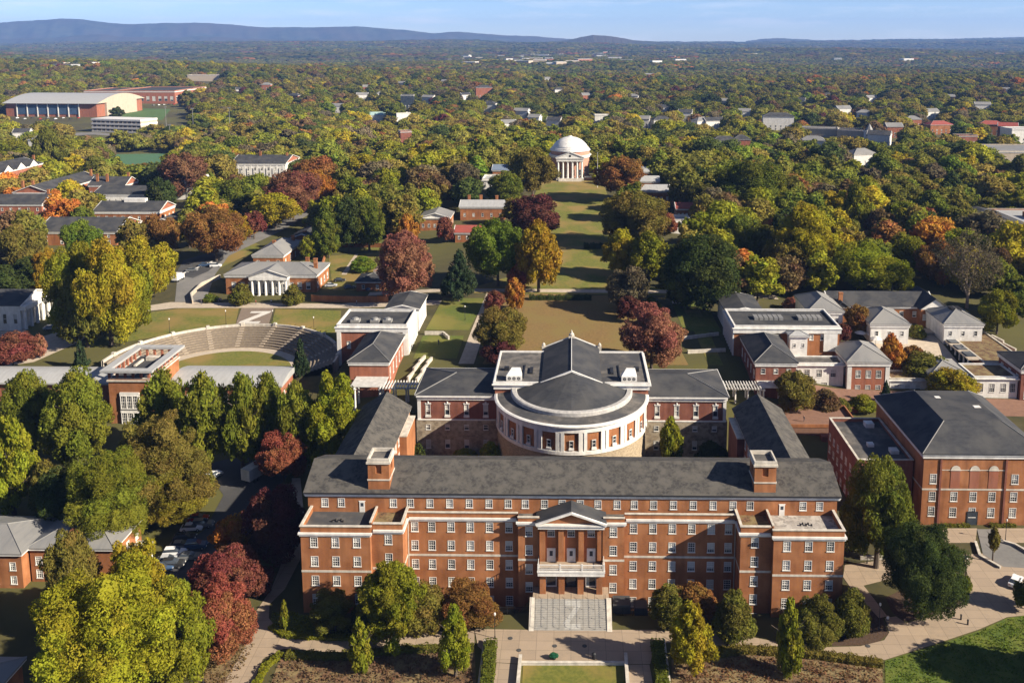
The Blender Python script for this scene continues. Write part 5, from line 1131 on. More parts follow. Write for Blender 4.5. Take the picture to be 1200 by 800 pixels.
def trunk_mesh(var):
    k = ('t', var)
    if k not in LIB:
        rng = random.Random(var + 3); b = MB(); pts = [Vector((0, 0, -.03)), Vector((rng.uniform(-.01, .01), rng.uniform(-.01, .01), .25)), Vector((rng.uniform(-.03, .03), rng.uniform(-.03, .03), .5)), Vector((rng.uniform(-.04, .04), rng.uniform(-.04, .04), .8))]
        rad = [.024, .018, .013, .005]
        for i in range(3): b.tube(pts[i], pts[i + 1], rad[i], rad[i + 1], 8)
        for q in range(7):
            t = .25 + .06 * q; a = q * 2.4; s = pts[1].lerp(pts[3], (t - .25) / .55); e = s + Vector((cos(a) * .2, sin(a) * .2, .17)); b.tube(s, e, .009, .003, 6); b.tube(s.lerp(e, .5), s.lerp(e, .5) + Vector((cos(a + .8) * .1, sin(a + .8) * .1, .1)), .004, .0015, 5)
        LIB[k] = b.mesh('trunk', wood)
    return LIB[k]
def bare_mesh(var):
    k = ('b', var)
    if k not in LIB:
        rng = random.Random(var + 9); b = MB()
        def grow(p, d, L, r, lev):
            e = p + d * L; b.tube(p, e, r, r * .65, 6 if lev < 2 else 4)
            if lev >= 5: return
            for q in range(3 if lev else 4):
                nd = (d + Vector((rng.gauss(0, .5), rng.gauss(0, .5), rng.uniform(-.05, .45)))).normalized(); grow(e if q < 2 else p.lerp(e, .6), nd, L * rng.uniform(.62, .8), r * .6, lev + 1)
        grow(Vector((0, 0, -.02)), Vector((.03, 0, 1)), .27, .022, 0); LIB[k] = b.mesh('trunk', mat('pale_bark', (.28, .22, .17), (.18, .14, .11), rough=.9, scale=2))
    return LIB[k]
def sparse_crown():
    if 'sparse' not in LIB: LIB['sparse'] = crown_mesh('spread', 5600, .013, 77, LEAF, core=False)
    return LIB['sparse']
RTREE = random.Random(7)
TREES = []                                                           # (x, y, radius) of trees already standing
def place_tree(x, y, wd, hc, trunk_h, col, kind, label, name='tree', cat='tree', group=None, lod=1, dens=None):
    zb = h(x, y); r = empty(name, (x, y, zb), label, cat, group); tot = hc + trunk_h
    var = RTREE.randrange(3)
    c = link('crown', crown(kind, lod, var), r, (0, 0, trunk_h)); c.scale = (wd, wd, hc); c.rotation_euler = (0, 0, RTREE.uniform(0, 6.28)); c.color = (*col, 1)
    if kind != 'shrub':
        t = link('trunk', trunk_mesh(var), r); t.scale = (tot, tot, tot); t.rotation_euler = (0, 0, RTREE.uniform(0, 6.28))
    TREES.append((x, y, wd / 2)); return r
def tree_px(cx, top, bot, w_, col, kind, label, name='tree', cat='tree', group=None, th=.09, lod=None, bare=False):
    B = bot - top; cyp = (top + bot) / 2; r = ray(cx, cyp); dep = atan(-r[2] / math.hypot(r[0], r[1])); t = 60.
    for k in range(6000):
        p = (CAMP[0] + t * r[0], CAMP[1] + t * r[1], CAMP[2] + t * r[2]); Z = depth(*p); wd = w_ * Z / FPX; Bm = B * Z / FPX
        hc = sqrt(max((.45 * wd) ** 2, Bm * Bm - (wd * sin(dep)) ** 2)) / cos(dep); tr = hc * (th if kind != 'shrub' else 0)
        if p[2] <= h(p[0], p[1]) + tr + hc / 2: break
        t += max(.2, t * .0015)
    lod = lod if lod is not None else (-1 if w_ > 100 else 0 if w_ > 62 else 1 if w_ > 38 else 2 if w_ > 20 else 3)
    if bare:
        zb = h(p[0], p[1]); q = empty(name, (p[0], p[1], zb), label, cat, group); tot = hc + tr; m = link('trunk', bare_mesh(0), q); m.scale = (tot, tot, tot * 1.02)
        c = link('crown', sparse_crown(), q, (0, 0, tr + hc * .15)); c.scale = (wd, wd, hc * .85); c.color = (*col, 1); TREES.append((p[0], p[1], wd / 2)); return q
    return place_tree(p[0], p[1], wd, hc, tr, col, kind, label, name, cat, group, lod)
LIME = (.23, .235, .020); YG = (.185, .178, .018); YEL = (.285, .222, .02); GOLD = (.27, .165, .018); ORG = (.35, .135, .03); RUST = (.225, .105, .036); RED = (.255, .082, .048); CRIM = (.175, .055, .042)
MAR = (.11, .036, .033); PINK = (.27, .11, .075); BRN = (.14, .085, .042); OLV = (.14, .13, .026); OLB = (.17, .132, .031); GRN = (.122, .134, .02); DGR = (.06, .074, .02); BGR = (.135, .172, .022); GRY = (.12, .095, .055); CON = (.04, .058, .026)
T = tree_px
# foreground, lower left
T(122, 655, 845, 184, (.26, .24, .02), 'ragged', 'biggest tree of the lower left corner, bright yellow green and wide spreading')
T(150, 632, 735, 84, YEL, 'ragged', 'yellow topped tree between the brick house and the big yellow green tree')
T(86, 622, 735, 70, OLB, 'oval', 'thin brownish tree against the wall of the lower left brick house')
T(205, 672, 800, 95, YG, 'oval', 'yellow green tree beside the parked cars, right of the biggest one')
T(266, 637, 712, 96, CRIM, 'round', 'deep red tree above the other one at the left path')
T(256, 678, 768, 86, RED, 'round', 'pinkish red tree overhanging the bend of the left path')
T(281, 598, 652, 62, ORG, 'round', 'orange red tree behind the deep red one at the car park')
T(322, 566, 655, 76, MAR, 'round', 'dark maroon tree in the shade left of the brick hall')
T(331, 503, 563, 64, RED, 'round', 'round bright red tree by the left rear wing of the brick hall')
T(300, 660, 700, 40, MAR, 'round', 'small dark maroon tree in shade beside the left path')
T(190, 483, 605, 122, OLB, 'ragged', 'large olive tree with brown tips left of the car park')
T(194, 535, 616, 104, (.21, .165, .024), 'oval', 'olive gold tree at the edge of the car park')
T(128, 528, 640, 105, (.165, .168, .021), 'spread', 'broad mid green tree left of the olive gold tree')
T(80, 540, 625, 85, DGR, 'round', 'dark green tree at the left edge above the brick house roof')
T(50, 538, 600, 45, OLB, 'oval', 'small brownish green tree left of the dark green tree')
T(12, 486, 600, 62, LIME, 'ragged', 'yellow green tree cut by the left edge')
T(88, 432, 545, 78, (.165, .168, .021), 'oval', 'tall green tree in front of the metal roof wing, right of two')
T(36, 432, 530, 66, (.165, .168, .021), 'oval', 'tall green tree in front of the metal roof wing, left of two')
T(190, 430, 525, 60, (.165, .168, .021), 'oval', 'small green tree touching the right side of the entrance pavilion')
T(240, 434, 545, 62, (.165, .168, .021), 'oval', 'tall green tree before the right metal roof, left of its row')
T(282, 438, 545, 56, (.165, .168, .021), 'oval', 'tall green tree before the right metal roof, middle of its row')
T(318, 436, 535, 52, (.165, .168, .021), 'oval', 'tall green tree before the right metal roof, right of its row')
T(386, 434, 545, 74, LIME, 'ragged', 'wide yellow green tree at the corner of the left rear wing')
T(347, 445, 545, 50, (.165, .168, .021), 'oval', 'green tree between the row and the wide yellow green tree')
T(352, 396, 438, 22, CON, 'conifer', 'dark fir tree standing at the amphitheatre seats', 'fir_tree')
T(94, 399, 430, 20, CON, 'conifer', 'small dark fir on the slope left of the entrance pavilion', 'fir_tree')
T(14, 389, 432, 54, CRIM, 'round', 'red tree at the left edge below the colonnaded hall')
T(46, 392, 418, 18, PINK, 'oval', 'thin pinkish sapling beside the red tree at the left edge')
# along the front of the brick hall
T(458, 648, 742, 84, YG, 'ragged', 'tall yellow green cone shaped tree against the brick hall')
T(392, 692, 742, 64, OLV, 'ragged', 'sprawling olive shrub under the left wing of the brick hall', 'shrub', 'shrub')
T(432, 694, 740, 46, DGR, 'shrub', 'dark green shrub in shade between the sprawling shrub and the cone shaped tree', 'shrub', 'shrub')
T(495, 684, 738, 60, OLB, 'shrub', 'olive brown shrub tree right of the cone shaped tree', 'shrub', 'shrub')
T(551, 681, 734, 76, RUST, 'round', 'rust red crabapple left of the stone stair', th=.1)
T(533, 711, 784, 43, LIME, 'column', 'lime green young tree standing at the plaza hedge')
T(421, 724, 780, 33, YG, 'column', 'small yellow green tree in the left planting bed')
T(333, 703, 731, 14, YG, 'column', 'tiny yellow green sapling by the left path', th=.3)
T(811, 702, 778, 58, YEL, 'column', 'bright yellow young tree right of the plaza')
T(925, 702, 782, 38, YG, 'column', 'slender yellow green tree in the right planting bed')
T(783, 684, 730, 52, OLV, 'round', 'olive crabapple right of the stone stair', th=.1)
T(815, 684, 728, 50, RUST, 'round', 'reddish crabapple behind the bright yellow young tree', th=.1)
T(861, 691, 747, 53, OLV, 'shrub', 'olive shrub tree right of the bright yellow one', 'shrub', 'shrub')
T(955, 690, 750, 66, OLV, 'shrub', 'broad olive shrub under the right wing of the brick hall', 'shrub', 'shrub')
T(998, 687, 742, 52, OLV, 'shrub', 'rounded olive shrub at the right corner of the brick hall', 'shrub', 'shrub')
T(1030, 532, 662, 88, GRN, 'round', 'large green tree in front of the flat annex', th=.03)
T(1084, 606, 718, 102, DGR, 'round', 'large dark glossy magnolia on the mulch island')
T(1206, 675, 712, 34, GRN, 'round', 'green tree cut by the right edge beside a parked car')
T(1165, 618, 645, 14, OLB, 'oval', 'thin sapling in the forecourt of the lecture hall', th=.5)
T(545, 525, 545, 34, YG, 'shrub', 'yellow green bush in the left courtyard', 'shrub', 'shrub')
T(575, 517, 545, 28, LIME, 'oval', 'small lime green tree in the left courtyard beside the apse', th=.1)
T(786, 490, 545, 30, YG, 'oval', 'yellowish tree in the right courtyard beside the apse', th=.1)
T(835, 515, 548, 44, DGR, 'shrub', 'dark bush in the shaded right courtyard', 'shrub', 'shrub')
T(490, 520, 545, 20, DGR, 'oval', 'small dark tree in the corner of the left courtyard')
# around the head of the lawn
T(588, 357, 416, 69, OLB, 'round', 'round olive brown tree left behind the auditorium roof')
T(583, 394, 428, 42, MAR, 'round', 'maroon tree just behind the left flat roof of the auditorium')
T(580, 340, 366, 26, CRIM, 'round', 'small dark crimson tree above the round olive brown tree')
T(607, 308, 340, 27, RED, 'oval', 'bright scarlet orange tree at the left side of the lawn')
T(603, 326, 361, 26, ORG, 'oval', 'rust orange tree just below the scarlet one at the lawn')
T(764, 356, 428, 80, PINK, 'round', 'large pinkish red tree right behind the auditorium roof')
T(736, 309, 362, 52, GRY, 'round', 'grey brown tree at the right side of the lawn')
T(737, 346, 374, 30, MAR, 'round', 'maroon bush below the grey brown tree', 'shrub', 'shrub')
T(764, 347, 366, 22, GRN, 'shrub', 'small green shrub beside the grey brown tree', 'shrub', 'shrub')
T(631, 256, 336, 55, GOLD, 'oval', 'golden orange tree leaning over the left side of the lawn')
T(583, 256, 330, 74, BGR, 'round', 'bright green rounded tree beside the golden orange one')
T(537, 292, 349, 44, CON, 'conifer', 'dark green evergreen left of the bright green tree', 'evergreen_tree')
T(476, 268, 346, 72, PINK, 'oval', 'large dusty maroon tree above the temple hall')
T(478, 251, 296, 30, ORG, 'oval', 'orange topped tree behind the dusty maroon one')
T(625, 228, 276, 62, MAR, 'round', 'wide maroon tree at the left side of the lawn, halfway up')
T(522, 255, 282, 24, CRIM, 'round', 'small crimson tree before the low pale roofed house')
T(727, 267, 320, 46, YEL, 'oval', 'yellow tree at the right side of the lawn')
T(760, 269, 326, 52, YG, 'oval', 'yellow green tree right of the yellow one at the lawn')
T(826, 272, 358, 96, DGR, 'round', 'largest dark green magnolia right of the lawn')
T(800, 290, 356, 60, GRN, 'oval', 'dark green tree in front of the largest magnolia')
T(726, 182, 232, 58, RUST, 'round', 'rust brown tree right of the rotunda')
T(737, 205, 232, 28, ORG, 'round', 'orange tree under the rust brown one right of the rotunda')
T(742, 222, 285, 84, OLB, 'round', 'olive tree with rusty tips right of the lawn')
T(624, 172, 228, 56, OLB, 'round', 'brownish olive tree touching the left side of the rotunda')
T(650, 180, 205, 22, YG, 'round', 'yellow tinged tree close left of the rotunda portico')
T(592, 200, 238, 50, GRN, 'round', 'green tree below the rotunda on the left')
T(784, 250, 272, 22, RED, 'round', 'red leafed small tree among green trees right of the lawn')
T(850, 228, 246, 18, RED, 'round', 'small pink red tree under the big green dome shaped tree')
T(876, 186, 250, 86, GRN, 'round', 'big dome shaped green tree in the right woods')
T(912, 208, 256, 44, YG, 'oval', 'yellow green tree right of the big dome shaped tree')
T(945, 236, 322, 84, YEL, 'oval', 'largest yellow tree in the right woods')
T(893, 262, 310, 58, OLV, 'oval', 'olive tree left of the largest yellow tree')
T(865, 250, 310, 46, GRN, 'oval', 'green tree between the magnolia and the olive tree')
T(922, 278, 330, 56, OLB, 'round', 'brown olive tree in front of the largest yellow tree')
T(1008, 282, 340, 78, LIME, 'round', 'broad lime yellow tree behind the long gabled hall')
T(1046, 300, 340, 48, LIME, 'round', 'lime yellow tree touching the right end of the long gabled hall')
T(1066, 272, 318, 48, YG, 'round', 'yellow green tree above the lime yellow pair')
T(1006, 216, 274, 38, YG, 'oval', 'upright yellow green tree on the open slope, right woods')
T(1010, 214, 238, 26, ORG, 'round', 'orange crown just above the upright yellow green tree')
T(1032, 243, 282, 36, BRN, 'round', 'brown round tree right of the upright yellow green tree')
T(1136, 268, 355, 74, GRY, 'spread', 'bare pale trunked tree with thin brown leaves at the right', 'bare_tree', bare=True)
T(1106, 311, 336, 17, ORG, 'round', 'small bright orange red tree beside the bare tree')
T(1170, 337, 388, 50, YG, 'round', 'yellow green round tree right of the bare tree')
T(1094, 280, 328, 46, RUST, 'round', 'rusty dark tree left of the bare tree')
T(1194, 286, 322, 32, RUST, 'round', 'rust coloured tree at the right edge below the slate roofed building')
T(1165, 290, 336, 40, BRN, 'round', 'brown tree behind the yellow green round tree')
T(1104, 262, 294, 38, OLB, 'round', 'brownish tree left of the slate roofed building')
T(1086, 244, 270, 26, RED, 'round', 'dark red tree on the slope left of the slate roofed building')
T(1100, 238, 266, 36, GRN, 'round', 'grey green tree beside the slate roofed building')
T(1005, 356, 390, 32, RUST, 'round', 'rust brown tree among the grey pyramid roofs')
T(985, 378, 400, 24, MAR, 'round', 'maroon bush beside the white umbrellas', 'shrub', 'shrub')
T(1047, 391, 432, 30, ORG, 'oval', 'orange tree in the sunken courtyard')
T(1118, 430, 468, 60, YEL, 'round', 'bright yellow tree behind the big lecture hall roof')
T(1124, 442, 466, 32, GRN, 'round', 'green tree in front of the bright yellow one')
T(935, 434, 482, 54, OLB, 'round', 'olive brown tree in front of the white link')
T(968, 455, 484, 34, BRN, 'shrub', 'brown bush right of the olive brown tree', 'shrub', 'shrub')
T(1038, 446, 472, 18, CON, 'conifer', 'small dark evergreen at the corner pavilion', 'evergreen_tree')
T(985, 466, 484, 26, OLV, 'shrub', 'olive bush on the right terrace before the link block', 'shrub', 'shrub')
T(1056, 468, 484, 26, GRN, 'shrub', 'green bush right of the corner pavilion foot', 'shrub', 'shrub')
T(1075, 462, 480, 30, OLB, 'shrub', 'brownish bush before the low white loggia', 'shrub', 'shrub')
T(1150, 470, 492, 34, GRN, 'shrub', 'green bush before the planted roof link at the right', 'shrub', 'shrub')
T(1068, 404, 428, 26, RUST, 'round', 'rust tree inside the sunken courtyard beside the orange one')
T(1075, 380, 396, 20, OLV, 'shrub', 'olive bush between two pyramid pavilions', 'shrub', 'shrub')
T(930, 346, 364, 26, PINK, 'shrub', 'pinkish shrubs on the lawn behind the columned hall', 'shrub', 'shrub')
T(962, 342, 362, 34, OLB, 'shrub', 'olive brown shrubs left of the long gabled hall', 'shrub', 'shrub')
T(1012, 462, 482, 34, YG, 'shrub', 'yellow green bush at the foot of the corner pavilion', 'shrub', 'shrub')
T(1085, 414, 445, 62, OLV, 'shrub', 'green and brown hanging plants on the loggia roof', 'shrub', 'shrub')
T(1190, 342, 372, 30, GRN, 'round', 'green tree at the right edge behind the yellow green round tree')
# left middle
T(84, 283, 392, 70, YG, 'round', 'yellow green tree left in the yellow group above the amphitheatre', th=.03)
T(126, 280, 402, 78, YEL, 'round', 'tall golden tree in the middle of the yellow group', th=.03)
T(176, 276, 345, 62, YEL, 'round', 'golden yellow tree at the right end of the yellow group', th=.03)
T(150, 300, 388, 60, YG, 'round', 'olive yellow tree in front of the golden pair', th=.03)
T(100, 315, 405, 56, OLV, 'round', 'olive tree at the front of the yellow group', th=.03)
T(56, 290, 350, 40, GOLD, 'round', 'gold tipped tree behind the left end of the yellow group', th=.03)
T(97, 258, 302, 44, BGR, 'round', 'green tree in front of the gabled hall')
T(190, 250, 296, 44, RUST, 'round', 'rust tree beside the small gabled wing')
T(252, 241, 302, 72, RUST, 'round', 'large rust and olive tree left of the street')
T(273, 246, 285, 40, GOLD, 'oval', 'gold edged tree behind the large rust one')
T(297, 247, 278, 28, CRIM, 'round', 'crimson tree left of the street')
T(322, 226, 266, 56, YEL, 'round', 'bright yellow tree left of the street')
T(302, 232, 264, 36, OLB, 'round', 'brownish tree left of the bright yellow one')
T(343, 198, 254, 66, (.20, .078, .052), 'round', 'purple brown tree along the street')
T(372, 198, 244, 44, ORG, 'round', 'orange tree along the street')
T(372, 184, 232, 58, (.26, .105, .04), 'round', 'rusty tree behind the orange one')
T(326, 214, 246, 38, OLV, 'round', 'olive tree between the yellow and the purple brown trees')
T(272, 208, 252, 58, GRN, 'round', 'green tree below the white pilastered hall')
T(272, 190, 210, 24, ORG, 'round', 'small scarlet tree at the corner of the white pilastered hall')
T(218, 178, 228, 62, (.18, .082, .05), 'round', 'maroon tree in front of the white hall end')
T(165, 192, 216, 56, RUST, 'round', 'low rust tree in front of the tennis courts')
T(188, 207, 244, 34, DGR, 'round', 'dark green tree right of the bluish roofed white hall')
T(425, 180, 207, 36, YEL, 'round', 'bright yellow tree in the green woods left of the lawn')
T(408, 200, 224, 36, CRIM, 'round', 'dark red tree below the bright yellow one in the green woods')
T(380, 240, 295, 40, GRN, 'oval', 'green tree at the right side of the street')
T(408, 226, 290, 44, DGR, 'oval', 'dark green tree right of the street, second from it')
T(432, 232, 290, 40, GRN, 'oval', 'green tree right of the street, third from it')
T(362, 276, 302, 26, YG, 'oval', 'young yellow green tree beside the grey hip roofed house')
T(385, 268, 300, 28, GRN, 'oval', 'green tree in the walled garden')
T(282, 332, 357, 28, OLV, 'shrub', 'round clipped shrub left of the white portico', 'shrub', 'shrub')
T(343, 332, 357, 26, OLV, 'shrub', 'round clipped shrub right of the white portico', 'shrub', 'shrub')
T(247, 343, 354, 18, GRN, 'shrub', 'small shrub by the circular drive', 'shrub', 'shrub')
T(425, 300, 318, 30, BGR, 'shrub', 'bright green bushes at the brick outbuildings', 'shrub', 'shrub')
T(20, 246, 288, 44, GRN, 'round', 'green tree below the brick dormitories')
T(28, 262, 312, 50, OLB, 'round', 'brownish tree left of the gabled hall')
T(22, 300, 350, 60, DGR, 'round', 'dark shaded tree above the colonnaded hall')
T(110, 226, 252, 34, YG, 'round', 'yellow green tree between the dormitories and the gabled halls')
T(82, 232, 250, 22, LIME, 'round', 'small lime tree in front of the long dormitory')
T(15, 162, 192, 46, YG, 'round', 'yellow green tree behind the highest dormitory')
T(55, 148, 205, 40, OLV, 'oval', 'tall olive tree behind the long dormitory')
T(108, 182, 218, 40, OLV, 'oval', 'olive tree left of the tennis courts')
x_, y_ = G(1160, 782); place_tree(x_ + 15, y_ - 6, 15, 13, 2.5, GRN, 'round', 'green tree just outside the right edge shading the lower right lawn', lod=1)
# ------------------------------------------------------------------ the woods: many more trees, the nearest as things of their own, the far ones as one mass
OPEN = []                                                             # ground polygons that carry no trees (photo pixels -> ground)
for pts in ([(205, 365), (240, 305), (262, 268), (335, 232), (430, 205), (445, 205), (360, 268), (330, 305), (262, 360)],
            [(126, 178), (198, 178), (205, 212), (122, 214)], [(138, 126), (225, 126), (230, 160), (138, 160)], [(104, 150), (155, 140), (165, 172), (104, 174)], [(20, 136), (120, 138), (120, 160), (10, 160)],
            [(640, 128), (655, 128), (655, 160), (628, 160)], [(975, 250), (1015, 262), (1060, 290), (1030, 292), (985, 268)], [(1058, 256), (1082, 258), (1088, 270), (1062, 268)],
            [(560, 62), (660, 62), (680, 74), (540, 74)], [(380, 300), (500, 300), (500, 345), (380, 345)], [(360, 282), (470, 282), (470, 345), (360, 345)], [(0, 330), (262, 330), (262, 420), (0, 420)],
            [(880, 325), (930, 325), (930, 345), (880, 345)]):
    OPEN.append([G(*p) for p in pts])
def inpoly(x, y, P):
    c = np.zeros(np.shape(x), bool); j = len(P) - 1
    for i in range(len(P)):
        xi, yi = P[i]; xj, yj = P[j]
        with np.errstate(divide='ignore', invalid='ignore'): c ^= ((yi > y) != (yj > y)) & (x < (xj - xi) * (y - yi) / (yj - yi + 1e-12) + xi)
        j = i
    return c
rng = np.random.default_rng(21)
def scatter(y0, y1, s):
    ys = np.arange(y0, y1, s * .92); out = []
    for i, y in enumerate(ys):
        d = y + 150; x0, x1 = max(-11800, -.72 * d - 20), .58 * d + 20; xs = np.arange(x0, x1, s) + (s / 2 if i % 2 else 0)
        out.append(np.stack([xs, np.full(len(xs), y)], 1))
    P = np.concatenate(out); P += rng.uniform(-.42 * s, .42 * s, P.shape); return P
def allowed(P, near=False):
    x, y = P[:, 0], P[:, 1]; ok = np.ones(len(P), bool)
    for a, c, d, e in FOOT:
        mg = min(170, .13 * (d + 150)) if d > 140 else 7
        ok &= ~((x > a - 2.5) & (x < c + 2.5) & (y > d - min(mg, 9)) & (y < e + 1))
        if d > 140:                                               # open ground on the side of each far building that looks to the campus
            q = (y + 150) / (d + 150); ok &= ~((x > a * q - 2.5) & (x < c * q + 2.5) & (y > d - mg) & (y <= d))
    for p in OPEN: ok &= ~inpoly(x, y, p)
    lawn = (np.abs(x + .5) < 27) & (y < 378); ok &= ~lawn
    ok &= ~((np.abs(x + .5) < 20) & (y < 400))
    if near:
        for tx, ty, tr in TREES: ok &= (x - tx) ** 2 + (y - ty) ** 2 > (tr * .8 + 4.2) ** 2
    return ok
PAL = [(OLV, 27), (GRN, 18), (DGR, 10), (YG, 15), (OLB, 20), (BRN, 7), (RUST, 3.6), (YEL, 4.5), (ORG, 1.6), (MAR, .7), (GRY, 5), (BGR, 2.5)]
PC = np.array([p[0] for p in PAL]); PW = np.array([p[1] for p in PAL], float); PW /= PW.sum()
P1 = np.concatenate([scatter(160, 300, 14), scatter(300, 620, 16)]); P1 = P1[allowed(P1, True)]
P1 = P1[~((P1[:, 1] < 212) & (P1[:, 0] < 45))]
P1 = P1[np.argsort(P1[:, 1] + np.abs(P1[:, 0]) * .25)]
inv = lambda x, y: (X0 + FPX * ((x * cos(-YAW) - (y + 150) * sin(-YAW)) / max(1, depth(x, y, h(x, y)))))
NIND = 128; nind = 0; rest_pts = []
KW = {OLV: 'olive green', GRN: 'mid green', DGR: 'dark green', YG: 'yellow green', OLB: 'olive brown', BRN: 'brown', RUST: 'rust red', YEL: 'yellow', ORG: 'orange', MAR: 'maroon', GRY: 'grey brown', BGR: 'bright green'}
for (x, y) in P1:
    px = inv(x, y)
    if nind < NIND and -15 < px < 1215:
        c = PAL[rng.choice(len(PAL), p=PW)][0]; wd = rng.uniform(12.5, 21); hc = wd * rng.uniform(.72, 1.0); kd = ['round', 'ragged', 'oval', 'ragged'][rng.integers(4)]
        side = 'west' if x < -160 else 'left' if x < 0 else 'right' if x < 150 else 'far right'
        side = {'west': 'far left woods', 'left': 'woods left of the lawn', 'right': 'woods right of the lawn', 'far right': 'far right woods'}[side]
        place_tree(x, y, wd, hc, hc * .18, tuple(np.array(c) * rng.uniform(1.0, 1.45)), kd, f'{KW[c]} tree among the many of the {side}', group=f'{KW[c]} trees of the {side}', lod=2); nind += 1
    else: rest_pts.append((x, y))
rest_pts = np.array(rest_pts)
# far woods: one object whose points carry instances
srcs = [crown_mesh(k, 2200, .038, 900 + i, LEAFI, sub_core=.90) for i, k in enumerate(['round', 'oval', 'spread', 'ragged', 'conifer'])]
def patch_mesh(seed):                                                 # a clump of crowns for the distant woods
    r_ = np.random.default_rng(seed); V = []; F = []; C = []; base = 0
    for k in range(13):
        a = k * 2.4; rr = sqrt((k + .5) / 13) * .47; c = np.array([cos(a) * rr, sin(a) * rr, r_.uniform(.1, .24)]); q = ICV2 * np.array([.17, .17, .19]) * r_.uniform(.75, 1.25) * (1 + r_.uniform(-.25, .25, (len(ICV2), 1))) + c
        V.append(q); F += (ICF2 + base).tolist(); base += len(q); C.append(np.stack([np.clip(r_.uniform(.1, .9) + r_.uniform(-.25, .25, len(q)), 0, 1), np.clip(r_.uniform(0, 1) + r_.uniform(-.1, .1, len(q)), 0, 1), np.zeros(len(q)), np.ones(len(q))], 1))
    me = bpy.data.meshes.new('crown'); me.from_pydata(np.concatenate(V).tolist(), [], F); at = me.color_attributes.new('v', 'FLOAT_COLOR', 'POINT'); at.data.foreach_set('color', np.concatenate(C).astype(np.float32).ravel()); me.materials.append(LEAFI); return me
ICV2, ICF2 = ico(2)
srcs += [patch_mesh(40 + k) for k in range(3)]
src_col = bpy.data.collections.new('far_tree_kinds')
for i, me in enumerate(srcs):
    o = bpy.data.objects.new('k%02d' % i, me); src_col.objects.link(o)
pts, scl, colr, vi = [], [], [], []
def add_pts(P, w0, w1, kinds, hr=(.75, 1.05), alb=1.):
    n = len(P); ww = rng.uniform(w0, w1, n); hh = ww * rng.uniform(*hr, n); z = H(P[:, 0], P[:, 1])
    pts.append(np.stack([P[:, 0], P[:, 1], z + (hh * .08 if kinds[0] < 5 else -2)], 1)); scl.append(np.stack([ww, ww, hh], 1)); vi.append(rng.choice(kinds, n))
    # broad drifts of colour: autumn tints gather in places
    f = .5 + .5 * np.sin(P[:, 0] * .006 + 1.7 * np.sin(P[:, 1] * .0045)) * np.cos(P[:, 1] * .0052 + .9 * np.sin(P[:, 0] * .007))
    W = PW[None] * np.stack([1.3 - .6 * f, 1.5 - 1.1 * f, 1.5 - 1.1 * f, .6 + 1.0 * f, .7 + .8 * f, .35 + .9 * f, .2 + 1.0 * f, .25 + 1.3 * f, .1 + 1.2 * f, .2 + 1.1 * f, np.ones_like(f), 1.2 - .6 * f], 1)
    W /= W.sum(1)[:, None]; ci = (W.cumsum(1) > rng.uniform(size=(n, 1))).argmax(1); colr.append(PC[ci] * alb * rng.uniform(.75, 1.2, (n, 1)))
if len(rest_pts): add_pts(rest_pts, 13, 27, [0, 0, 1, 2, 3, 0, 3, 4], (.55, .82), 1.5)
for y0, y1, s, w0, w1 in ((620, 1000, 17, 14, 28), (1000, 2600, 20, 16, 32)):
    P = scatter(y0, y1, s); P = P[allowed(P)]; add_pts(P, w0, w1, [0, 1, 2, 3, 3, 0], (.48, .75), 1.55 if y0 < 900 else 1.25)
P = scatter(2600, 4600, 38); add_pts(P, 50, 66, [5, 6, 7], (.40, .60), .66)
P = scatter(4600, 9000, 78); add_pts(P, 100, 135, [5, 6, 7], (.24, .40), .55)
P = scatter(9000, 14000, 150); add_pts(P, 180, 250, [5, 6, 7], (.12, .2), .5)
Pn = np.stack(np.meshgrid(np.arange(-420, 330, 15.), np.arange(-30, 165, 15.)), -1).reshape(-1, 2); Pn += rng.uniform(-5, 5, Pn.shape)   # woods on both sides, beyond the frame
Pn = Pn[(Pn[:, 0] > .53 * (Pn[:, 1] + 150) + 46) | (Pn[:, 0] < -.70 * (Pn[:, 1] + 150) - 16)]; add_pts(Pn, 12, 20, [0, 1, 2, 3], (.6, .9), 1.1)
pts = np.concatenate(pts); scl = np.concatenate(scl); colr = np.concatenate(colr); vi = np.concatenate(vi).astype(np.int32)
me = bpy.data.meshes.new('woods'); me.vertices.add(len(pts)); me.vertices.foreach_set('co', pts.astype(np.float32).ravel())
a = me.attributes.new('scl', 'FLOAT_VECTOR', 'POINT'); a.data.foreach_set('vector', scl.astype(np.float32).ravel())
a = me.attributes.new('tcol', 'FLOAT_COLOR', 'POINT'); a.data.foreach_set('color', np.concatenate([colr, np.ones((len(colr), 1))], 1).astype(np.float32).ravel())
a = me.attributes.new('vi', 'INT', 'POINT'); a.data.foreach_set('value', vi)
a = me.attributes.new('rz', 'FLOAT_VECTOR', 'POINT'); rzv = np.zeros((len(pts), 3), np.float32); rzv[:, 2] = rng.uniform(0, 6.28, len(pts)); a.data.foreach_set('vector', rzv.ravel())
wd_o = link('woods', me); tag(wd_o, 'autumn woods stretching from the campus to the horizon', 'woods', None, 'stuff')
ng = bpy.data.node_groups.new('woods', 'GeometryNodeTree'); ng.interface.new_socket('Geometry', in_out='INPUT', socket_type='NodeSocketGeometry'); ng.interface.new_socket('Geometry', in_out='OUTPUT', socket_type='NodeSocketGeometry')
N_ = ng.nodes; gi = N_.new('NodeGroupInput'); go = N_.new('NodeGroupOutput'); m2p = N_.new('GeometryNodeMeshToPoints'); iop = N_.new('GeometryNodeInstanceOnPoints'); ci = N_.new('GeometryNodeCollectionInfo')
ci.inputs['Collection'].default_value = src_col; ci.inputs['Separate Children'].default_value = True; ci.inputs['Reset Children'].default_value = True
def named(nm, ty): q = N_.new('GeometryNodeInputNamedAttribute'); q.data_type = ty; q.inputs['Name'].default_value = nm; return q.outputs['Attribute']
